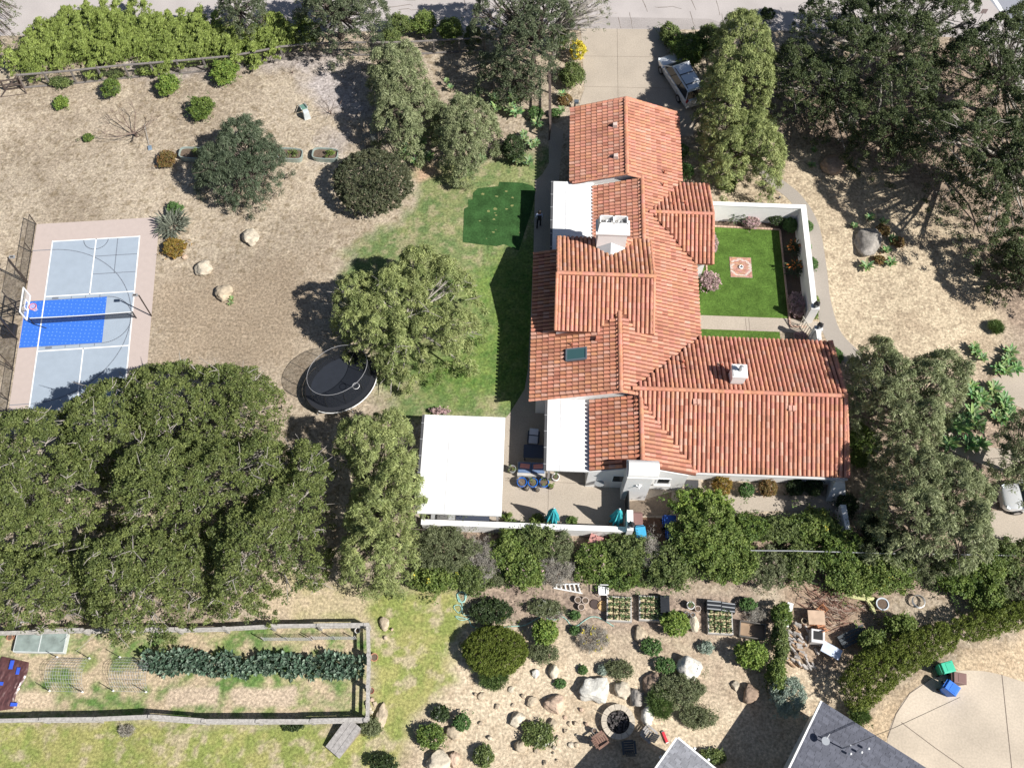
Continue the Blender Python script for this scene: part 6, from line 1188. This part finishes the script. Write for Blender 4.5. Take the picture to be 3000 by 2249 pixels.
MB().add([(-.95,-.5,0),(.95,-.5,0),(.95,.5,0),(-.95,.5,0),(-.95,-.5,.25),(.95,-.5,.75),(.95,.5,.75),(-.95,.5,.25)],[(0,3,2,1),(0,1,5,4),(1,2,6,5),(2,3,7,6),(3,0,4,7)]).build('box',RW,bx_)
for k in range(3): MB().add([(-.98,-.52+k*.352,.26),(.98,-.52+k*.352,.78),(.98,-.52+k*.352+.335,.78),(-.98,-.52+k*.352+.335,.26),(-.98,-.52+k*.352,.23),(.98,-.52+k*.352,.75),(.98,-.52+k*.352+.335,.75),(-.98,-.52+k*.352+.335,.23)],[(0,1,2,3),(4,7,6,5),(0,4,5,1),(1,5,6,2),(2,6,7,3),(3,7,4,0)]).build('top_board',GREYW,bx_)
# planks beside the oak
for k,(x,y,a_,l_) in enumerate([(30,1828,78,1.4),(78,1822,8,1.3),(45,1838,12,.9)]): o=MB().box((0,0,.06+.05*k),(l_,.12,.05)).build('plank',GREYW); o.location=(*G(x,y)[:2],0); o.rotation_euler[2]=R(a_); tag(o,'loose pale plank above the cold frame, '+('upright' if k==0 else 'long white' if k==1 else 'short'),'plank','loose planks')
# ================================================================ NURSERY ROW
def hose(pts,label):
    P=[(*G(*p)[:2],.03+.012*(i%3)) for i,p in enumerate(smooth_line(pts,5))]; o=MB().tube(P,.028,5).build('garden_hose',mat('mint_hose',(.30,.52,.47),.5,var=.05)); tag(o,label,'hose')
coil=[]
for k in range(26): a=k*.9; coil.append((1352+13*math.cos(a)+rg.uniform(-3,3),1748+15*math.sin(a)+rg.uniform(-3,3)))
hose(coil+[(1355,1775),(1345,1795),(1330,1780),(1335,1772),(1350,1775),(1358,1800),(1378,1800),(1372,1812),(1350,1816),(1335,1805)]+[(1372,1815),(1385,1835),(1430,1840),(1500,1834),(1540,1830),(1590,1802),(1604,1812),(1625,1815),(1645,1806),(1660,1815),(1672,1830),(1690,1833),(1708,1820),(1730,1807),(1752,1808),(1775,1820),(1798,1834)],'mint green garden hose coiled by the clipped bush and trailing right')
ld=thing('step_ladder','white ladder lying below the bushes, tapering to the left','ladder',(*G(1660,1727),),0)
a=G(1622,1722);b1=G(1706,1738);a2=G(1622,1712);b2=G(1698,1710)
for p,q in ((a,b1),(a2,b2)): MB().tube([(p[0],p[1],.08),(q[0],q[1],.10)],.045,4).build('side_rail',WPAINT,ld,world=True)
for k in range(6): t=(k+.5)/6; p=a+(b1-a)*t;q=a2+(b2-a2)*t; MB().tube([(p[0],p[1],.11),(q[0],q[1],.11)],.05,4).build('rung',WPAINT,ld,world=True)
ch=thing('garden_chair','white moulded plastic chair above the first seed bed','chair',(*G(1767,1730,.4)[:2],0),R(90))
MB().box((0,0,.43),(.55,.5,.05)).build('seat',WPAINT,ch,bev=.02); MB().box((-.02,0,.75),(.05,.52,.6),tilt=('Y',-.25)).build('backrest',WPAINT,ch,bev=.02).location=(.3,0,0)
for sx in (-1,1):
    for sy in (-1,1): MB().tube([(sx*.24,sy*.22,.42),(sx*.28,sy*.26,0)],.025,5).build('leg',WPAINT,ch)
for s in (-1,1): MB().box((0,s*.28,.62),(.5,.06,.04)).build('armrest',WPAINT,ch,bev=.015)
CLAY=mat('pale_clay',(.50,.42,.37),.8,var=.1)
for x,y,l in ((1693,1756,'top left'),(1715,1758,'top right'),(1703,1777,'lowest')): pot('clay_pot','pale rimmed pot full of soil, %s of the group of three'%l,x,y,10,.32,CLAY,None,'pale clay pots')
for x,y,r,c_,l in ((1743,1769,14,(.07,.05,.045),'dark round sieve lying on the mulch'),(1766,1774,15,(.62,.42,.20),'yellow round sieve leaning on the seed bed')): 
    c=G(x,y,.06); rr=np.linalg.norm(G(x+r,y,.06)-c); q=thing('garden_sieve',l,'sieve',(c[0],c[1],0)); MB().lathe([(rr,.0),(rr,.08),(rr*.93,.08),(rr*.93,.03),(0,.03)],22).build('tray',mat('sieve_%d'%r,c_,.7,var=.1,scale=20),q)
YP=mat('yellow_pot',(.52,.43,.27),.6)
def bed(label,px,py,w_,d,seed,full=0.6):
    c=G(px,py,.35); root=thing('seed_bed',label,'planter bed',(c[0],c[1],0),R(-1),'raised seedling beds'); rg=random.Random(seed)
    for s in (-1,1): MB().box((0,s*d/2,.19),(w_+.09,.07,.38)).build('side_board',STONE,root); MB().box((s*w_/2,0,.19),(.07,d-.075,.376)).build('end_board',STONE,root)
    MB().box((0,0,.12),(w_-.07,d-.07,.22)).build('soil',SOIL,root); nx_,ny_=(4,4)
    t=MB(); lf=[]; R2=np.random.RandomState(seed)
    for i in range(nx_):
        for j in range(ny_):
            x=-w_/2+w_*(i+.5)/nx_; y=-d/2+d*(j+.5)/ny_; p=MB().box((x,y,.3),(w_/nx_*.82,d/ny_*.82,.14)); p.build('seedling_pot',YP,root)
            lf.append((x,y,.4))
    ce=np.array(lf); base,alt,L,Wd,cr,cpm,npc,mode=KIND['kaleish'] if 0 else KIND['blue']; V,Fq,col=leafcloud(ce,.09,16,.24,.09,(.08,.14,.06),(.2,.27,.12),R2,'up'); o=mesh_np('seedlings',V,Fq,LEAF,None,col); o.parent=root
bed('raised seed bed of mixed seedlings beside the yellow sieve',1814,1783,1.42,1.42,1); bed('raised seed bed between the sieve bed and the lime bush',1906,1781,1.3,1.42,2); bed('raised seed bed in front of the black crates',2110,1820,1.42,1.42,3)
def crate(name,label,px,py,sz,m,rz=0,lid=True):
    c=G(px,py,sz[2]); root=thing(name,label,'crate',(c[0],c[1],0),rz,'black garden crates'); MB().box((0,0,sz[2]/2),sz,taper=.95).build('crate_body',m,root,bev=.02)
    for k in range(5): MB().box((0,-sz[1]*.38+sz[1]*.19*k,sz[2]+.012),(sz[0]*.86,sz[1]*.1,.02)).build('slat',GREYM if k%2==0 and 'slat' in label else m,root)
BP=mat('black_plastic',(.025,.028,.033),.35,var=.1)
crate('compost_crate','tall black crate against the right side of the second seed bed',1948,1768,(.6,1.1,.7),BP); crate('compost_crate','black slatted crate above the third seed bed, left one',2092,1772,(.95,.62,.6),BP,R(-3)); crate('compost_crate','black slatted crate above the third seed bed, right one',2134,1778,(.9,.6,.45),BP,R(-5))
pot('clay_pot','white-rimmed pot with a small plant right of the lime bush',2024,1772,12,.4,WPAINT,'green'); pot('clay_pot','pale pot behind the white jugs',2045,1782,9,.35,CLAY)
for x,y,l in ((2012,1797,'left'),(2030,1800,'right')): pot('watering_jug','grey white jug below the pots, %s one'%l,x,y,7,.4,GREYM)
tb_=thing('garden_tub','brown and black rectangular tub on the mulch','tub',(*G(2205,1845,.45)[:2],0),R(-7)); TUB=mat('tub_grey',(.13,.12,.11),.5)
for s in (-1,1): MB().box((0,s*.45,.24),(1.5,.05,.5)).build('side_panel',TUB,tb_); MB().box((s*.75,0,.24),(.05,.88,.496)).build('end_panel',TUB,tb_)
MB().box((0,0,.1),(1.45,.85,.05)).build('bottom',mat('tub_tan',(.30,.21,.14),.8),tb_)
# ================================================================ JUNK CORNER
TEAK=mat('orange_teak',(.50,.23,.12),.7,var=.12,scale=8)
tt=thing('wooden_table','pale wooden folding table in the junk corner','table',(*G(2392,1808,.7)[:2],0),R(0)); MB().box((0,0,.7),(1.0,.85,.05)).build('table_top',mat('pale_teak',(.50,.36,.26),.7,var=.15),tt)
for sx in (-1,1):
    for sy in (-1,1): MB().tube([(sx*.4,sy*.35,.7),(-sx*.4,sy*.35,0)],.03,4).build('leg',TEAK,tt)
def fchair(label,px,py,rz):
    r=thing('folding_chair',label,'chair',(*G(px,py,.4)[:2],0),rz,'orange wooden folding chairs')
    for k in range(5): MB().box((-.2+.1*k,0,.43),(.07,.45,.02)).build('seat_slat',TEAK,r)
    for k in range(3): MB().box((.28,0,.6+.12*k),(.03,.45,.07)).build('back_slat',TEAK,r)
    for s in (-1,1): MB().tube([(.3,s*.22,.9),(-.25,s*.22,0)],.022,4).build('frame_leg',TEAK,r); MB().tube([(-.25,s*.2,.43),(.25,s*.2,0)],.022,4).build('frame_leg',TEAK,r)
fchair('orange wooden folding chair above the wooden table',2402,1790,R(40)); fchair('orange wooden folding chair below the wooden table',2408,1838,R(-70))
pot('tree_stump','pale round stump left of the wooden table',2357,1818,9,.45,CREAM and mat('stump',(.55,.45,.33),.9,var=.2)); 
wm=thing('open_metal_box','white metal box with black drum opening below the table','appliance',(*G(2397,1862,.7)[:2],0),R(-6)); MB().box((0,0,.35),(.8,.8,.7)).build('cabinet',mat('off_white_enamel',(.62,.60,.60),.5,var=.08),wm,bev=.02); MB().box((0,.03,.705),(.55,.5,.02)).build('opening',BLACKM,wm)
wb=thing('white_board_table','pale blue dappled board table right of the metal box','table',(*G(2436,1905,.6)[:2],0),R(-28)); MB().box((0,0,.6),(1.15,.65,.05)).build('table_top',mat('pale_blue_board',(.55,.62,.78),.6,var=.1),wb)
for sx in (-1,1):
    for sy in (-1,1): MB().box((sx*.5,sy*.27,.29),(.05,.05,.58)).build('leg',GREYM,wb)
bb=thing('garden_bench','dark shaded bench left of the lime-leaved bush','bench',(*G(2500,1863,.45)[:2],0),R(27)); DKW=mat('dark_bench',(.06,.07,.08),.6)
for k in range(4): MB().box((0,-.3+.2*k,.45),(1.8,.16,.04)).build('seat_slat',DKW,bb)
for s in (-1,1): MB().box((s*.8,0,.21),(.07,.7,.42)).build('leg',DKW,bb)
pot('metal_tub','pale blue metal tub at the foot of the cactus',2586,1768,19,.45,mat('pale_zinc',(.50,.55,.60),.5))
cx=thing('cactus_pile','cut pale yellow cactus limbs lying crossed','cactus',(*G(2535,1757,.1)[:2],0)); CC=mat('cactus_yellow',(.50,.50,.25),.8,var=.15)
for k,(a_,l_) in enumerate(((120,.95),(170,1.4),(300,1.0),(50,1.0),(10,.6))): MB().tube([(0,0,.2+.03*k),(math.cos(R(a_))*l_*.6,math.sin(R(a_))*l_*.6,.25),(math.cos(R(a_))*l_,math.sin(R(a_))*l_,.12)],[.10,.13,.08],7).build('limb',CC,cx)
pf=thing('palm_frond_pile','heap of dry brown palm fronds below the bushes','garden waste',(*G(2440,1775),)); b=MB(); rg=random.Random(6)
for k in range(260):
    a=rg.gauss(0,.55)+rg.choice((0,2.6)); l=rg.uniform(.5,1.2); x,y=rg.gauss(0,.9),rg.gauss(0,.7); dx,dy=math.cos(a)*l/2,math.sin(a)*l/2; z=.05+.25*math.exp(-(x*x+y*y))*rg.random()+rg.random()*.1; q=rg.uniform(.6,1.3)
    b.add([(x-dx,y-dy,z),(x-dy*.06,y+dx*.06,z+.04),(x+dx,y+dy,z),(x+dy*.06,y-dx*.06,z+.02)],[(0,1,2,3)],(.30*q,.17*q,.13*q) if k%3 else (.42*q,.34*q,.28*q))
b.build('fronds',LEAF,pf)
fw=thing('firewood_heap','sprawling heap of grey split logs','firewood',(*G(2335,1890),)); rg=random.Random(9)
for k in range(70):
    x=rg.gauss(0,.42); y=rg.uniform(-1.3,1.3); x+=-.25*y*.6; a=rg.gauss(-.7,.35); l=rg.uniform(.3,.45); z=.1+max(0,.35-abs(x)*.5)*rg.random(); q=rg.random(); 
    m=mat('log_grey' if q<.6 else 'log_tan',(.42,.39,.37) if q<.6 else (.42,.28,.18),.9,var=.3,scale=9)
    MB().tube([(x-math.cos(a)*l/2,y-math.sin(a)*l/2,z),(x+math.cos(a)*l/2,y+math.sin(a)*l/2,z+rg.uniform(-.05,.08))],.08,5).build('log',m,fw)
o=MB().box((0,0,.3),(.35,1.5,.08)).build('white_board',WPAINT); o.location=(*G(2305,1803)[:2],0); o.rotation_euler[2]=R(-17); tag(o,'narrow white board leaning at the edge of the junk corner','board')
cw_=thing('wire_coil','coil of grey wire in the shade above the hedge','wire',(*G(2690,1762,.2)[:2],0)); MB().tube([(.38*math.cos(k*.5),.38*math.sin(k*.5),.15+.004*k) for k in range(60)],.018,3).build('coil',GREYM,cw_)
# ================================================================ FIRE PIT
fp=thing('fire_pit','round stone fire pit ring filled with dark coals','fire pit',(*G(1811,2113,.35)[:2],0)); RS=mat('ring_stone',(.50,.44,.36),.9,var=.18,scale=6,bump=.4)
for k in range(14):
    a0=6.2832*k/14+.012; a1=6.2832*(k+1)/14-.012; r0,r1=.66,.97; P=[(r*math.cos(a),r*math.sin(a)) for r,a in ((r0,a0),(r1,a0),(r1,(a0+a1)/2),(r1,a1),(r0,a1),(r0,(a0+a1)/2))]; MB().prism(P,0,.38+.01*(k%3)).build('ring_stone',RS,fp)
b=MB(); rg=random.Random(2)
for k in range(110): a=rg.uniform(0,6.283); r=.62*math.sqrt(rg.random()); q=rg.uniform(.5,1.8); b.box((r*math.cos(a),r*math.sin(a),.14+rg.random()*.1),(.1,.08,.07),rz=rg.uniform(0,3),col=(.09*q,.08*q,.08*q))
b.lathe([(.65,.0),(.65,.1),(0.01,.12)],20,col=(.03,.03,.03)); b.build('coals',LEAF,fp)
def adir(label,px,py,rz,m):
    r=thing('adirondack_chair',label,'chair',(*G(px,py,.35)[:2],0),rz,'chairs round the fire pit')
    for k in range(5): MB().box((.05+.13*k-.2,0,.36-.03*k*-1*.5),(.10,.55,.025)).build('seat_slat',m,r)
    for k in range(5): MB().box((-.36,-.22+.11*k,.68),(.03,.09,.75),tilt=('Y',-.4)).build('back_slat',m,r)
    for s in (-1,1): MB().box((0,s*.34,.55),(.72,.12,.03)).build('armrest',m,r); MB().box((.28,s*.3,.27),(.07,.05,.54)).build('leg',m,r); MB().box((-.3,s*.3,.2),(.07,.05,.4)).build('leg',m,r)
adir('grey slatted chair at the right rim of the fire pit',1900,2150,R(140),GREYW); adir('dark slatted chair in the shade below the fire pit',1842,2190,R(95),DKW); adir('brown slatted chair left of the fire pit in half shade',1758,2168,R(35),mat('red_brown_chair',(.22,.13,.10),.8,var=.2))
pot('stool','small grey stool left of the brown slatted chair',1742,2139,8,.45,GREYW)
ts=thing('toy_scooter','small red toy lying beside the grey roof','toy',(*G(1948,2158,.1)[:2],0),R(-68)); MB().box((0,0,.1),(.62,.16,.08)).build('deck',mat('toy_red',(.62,.04,.06),.5),ts,bev=.02)
for s in (-1,1): MB().tube([(s*.3,-.08,.07),(s*.3,.08,.07)],.06,8).build('wheel',GREYM,ts)
# ================================================================ NEIGHBOUR ROOFS
def shed(name,label,apex,e1,e2,l1,l2,zr,slope,m,fas,parts=None):
    """building whose corner stands at apex, sides along e1 and e2, roof falling away from the corner side"""
    A=np.array(apex); e1=np.array(e1)/np.linalg.norm(e1); e2=np.array(e2)/np.linalg.norm(e2)
    P=[A,A+e1*l1,A+e1*l1+e2*l2,A+e2*l2]; root=thing(name,label,'building',(*(A+e1*l1/2+e2*l2/2),0))
    zf=lambda x,y: zr+slope*float(np.dot(np.array([x,y])-A,e2))
    I=[A+e1*.3+e2*.3,A+e1*(l1-.3)+e2*.3,A+e1*(l1-.3)+e2*(l2-.3),A+e1*.3+e2*(l2-.3)]
    MB().prism([tuple(p) for p in I],0,lambda x,y:zf(x,y)-.16).build('wall',WHITE,root,world=True)
    r=MB().prism([tuple(p) for p in P],lambda x,y:zf(x,y)-.14,lambda x,y:zf(x,y)-.02).build('roof',m,root,world=True)
    # shingles as thin overlapping strips in courses along e1
    b=MB(); rg=random.Random(4); c=0; v=0
    while v<l2-.2:
        u=-rg.random()*.5
        while u<l1:
            w_=rg.uniform(.28,.5); a0=max(u,0);a1=min(u+w_,l1)
            if a1-a0>.05:
                q=rg.uniform(.84,1.18); V=[]
                for (uu,vv,dz) in ((a0,v,.02),(a1-.012,v,.02),(a1-.012,v+.2,.004),(a0,v+.2,.004)): p=A+e1*uu+e2*vv; V.append((p[0],p[1],zf(*p)-.02+dz))
                V2=[(x,y,z-.02) for x,y,z in V]; b.add(V+V2,[(0,1,2,3),(0,4,5,1),(1,5,6,2),(3,7,4,0)],(q,q,q*1.02))
            u+=w_
        v+=.17
    o=b.build('shingles',m,r); o.location=-Vector(root.location)
    f=MB(); 
    for p,q in ((P[0],P[3]),(P[0],P[1])):
        d=(q-p)/np.linalg.norm(q-p); n_=np.array([-d[1],d[0]]); c_=(P[0]+P[2])/2; n_=n_ if np.dot(c_-p,n_)<0 else -n_
        V=[(*(p),zf(*p)-.2),(*(q),zf(*q)-.2),(*(q),zf(*q)+.01),(*(p),zf(*p)+.01)]; V2=[(x+n_[0]*.1,y+n_[1]*.1,z) for x,y,z in V]
        if fas is None and p is P[0] and q is P[1]: continue
        f.add(V+V2,[(4,5,6,7),(3,2,6,7),(0,1,5,4),(0,3,7,4),(1,2,6,5)])
    f.build('fascia',WPAINT,root,world=True)
    return root
SH1=mat('dark_shingle',(.115,.12,.145),.9,var=.12,scale=14,tint=True,spec=.15); SH2=mat('grey_shingle',(.25,.255,.275),.9,var=.1,scale=14,tint=True,spec=.15)
nb=shed('neighbour_house','neighbouring house with dark blue-grey shingle roof in the bottom right',(17.8,8.85),(5.28,-3.27),(-3.27,-5.28),16,12,3.0,.10,SH1,None)
n2=shed('neighbour_shed','small building with light grey shingle roof at the bottom edge',(9.66,6.60),(1.86,-1.43),(-1.43,-1.86),7,7,3.2,.10,SH2,1)
for k in range(3): 
    p=np.array([9.66,6.6])+np.array([.793,-.61])*(1.0+k*.9)+np.array([.08,.1]); MB().tube([(p[0],p[1],3.2),(p[0]+.06,p[1]+.08,3.2)],.08,6).build('bracket',WPAINT,n2,world=True)
p=G(1933,2213,2.6); MB().tube([p,p+np.array([.35,-.4,0])],.1,8).build('vent_pipe',WPAINT,n2,world=True)
ds=thing('roof_antenna','satellite dish and mast on the dark shingle roof','antenna',(*G(2412,2172,3.3),)); MB().lathe([(0,0),(.15,.04),(.22,.10)],18,(0,0,.35)).build('dish',mat('dish_grey',(.30,.32,.35),.5,var=0,alpha=1),ds); MB().tube([(0,0,-.1),(0,0,.4)],.03,6).build('bracket',GREYM,ds); MB().tube([(.05,.1,.4),(.2,.35,.6)],.02,4).build('feed_arm',WPAINT,ds)
ms=thing('power_mast','bent white service mast with cables on the dark shingle roof','mast',(*G(2470,2190,3.3),)); MB().tube([(0,0,-.3),(0,0,1.3)],.04,6).build('mast_pole',GREYM,ms)
for k,(x,y) in enumerate(((.3,0),(.9,.1),(1.3,.3))): MB().lathe([(.07,0),(.07,.2),(.03,.25)],8,(x,y-.3,.05)).build('roof_vent',WPAINT,ms)
for k in range(3): MB().tube([(0,0,1.25-.06*k),(2.5,1.0,1.15-.06*k),(6,2.6,1.7)],.012,4).build('cable',BLACKM,ms)
# ================================================================ PERSON
def person():
    f=G(1578,662); root=thing('person','person in a light blue shirt and dark trousers walking in the shade of the house','person',f,R(0))
    J=[(0,0,.93),(0,.02,1.12),(0,.03,1.32),(0,.02,1.46),(0,.05,1.54),(0,.07,1.64),(0,.07,1.72)]
    RD=[.135,.125,.15,.11,.055,.095,.075]; E=[(0,1),(1,2),(2,3),(3,4),(4,5),(5,6)]
    def chain(start,pts,rs):
        prev=start
        for p,r in zip(pts,rs): J.append(p);RD.append(r);E.append((prev,len(J)-1));prev=len(J)-1
        return prev
    for s in (-1,1):
        chain(0,[(s*.10,0,.86),(s*.11,.10 if s>0 else -.04,.48),(s*.11,.06 if s>0 else -.20,.10),(s*.12,.20 if s>0 else -.08,.04)],[.09,.06,.045,.04])
        w=chain(3,[(s*.19,.02,1.42),(s*.25,-.03,1.14),(s*.25,.15,.95),(s*.245,.2,.90)],[.062,.045,.03,.03])
        for k in range(4): chain(w,[(s*(.235+.0)+(k-1.5)*.018,.235,.87-.004*abs(k-1.5)),(s*.235+(k-1.5)*.02,.25,.835+.006*k)],[.010,.008])
        chain(w,[(s*.215,.22,.90),(s*.20,.245,.885)],[.011,.009])
    me=bpy.data.meshes.new('person_body'); me.from_pydata(J,E,[]); ob=bpy.data.objects.new('body',me); COL.objects.link(ob)
    sk=ob.modifiers.new('s','SKIN'); 
    for i,v in enumerate(me.skin_vertices[0].data): v.radius=(RD[i]*(1.25 if i in (1,2) else 1),RD[i]*(.8 if i in (0,1,2) else 1)); v.use_root=(i==0)
    ss=ob.modifiers.new('u','SUBSURF'); ss.levels=1; ss.render_levels=1
    dg=bpy.context.evaluated_depsgraph_get(); me2=bpy.data.meshes.new_from_object(ob.evaluated_get(dg)); bpy.data.objects.remove(ob)
    SKIN=mat('skin',(.35,.2,.14),.6,var=0); SHIRT=mat('light_blue_shirt',(.50,.58,.85),.9,var=.05); TR=mat('dark_trousers',(.02,.02,.025),.9,var=0); HAIR=mat('dark_hair',(.02,.015,.012),.7,var=0)
    me2.materials.clear(); me2.materials.append(SKIN); me2.materials.append(SHIRT); me2.materials.append(TR)
    for p in me2.polygons:
        c=p.center; p.use_smooth=True
        if c.z<.95 and abs(c.x)<.2: p.material_index=2
        elif .93<c.z<1.5 and not (abs(c.x)>.2 and c.z<1.12): p.material_index=1
    o=bpy.data.objects.new('body',me2); COL.objects.link(o); o.parent=root
    MB().lathe([(.0,.13),(.07,.115),(.105,.05),(.108,-.02),(.09,-.08)],14,(0,.055,1.66)).build('hair',HAIR,root,smooth=True)
    MB().box((0,-.14,1.2),(.3,.14,.42),taper=.85).build('bag',TR,root,bev=.03)
    for s in (-1,1): MB().box((s*.115,.14 if s>0 else -.12,.035),(.1,.27,.07)).build('shoe',TR,root,bev=.02)
person()
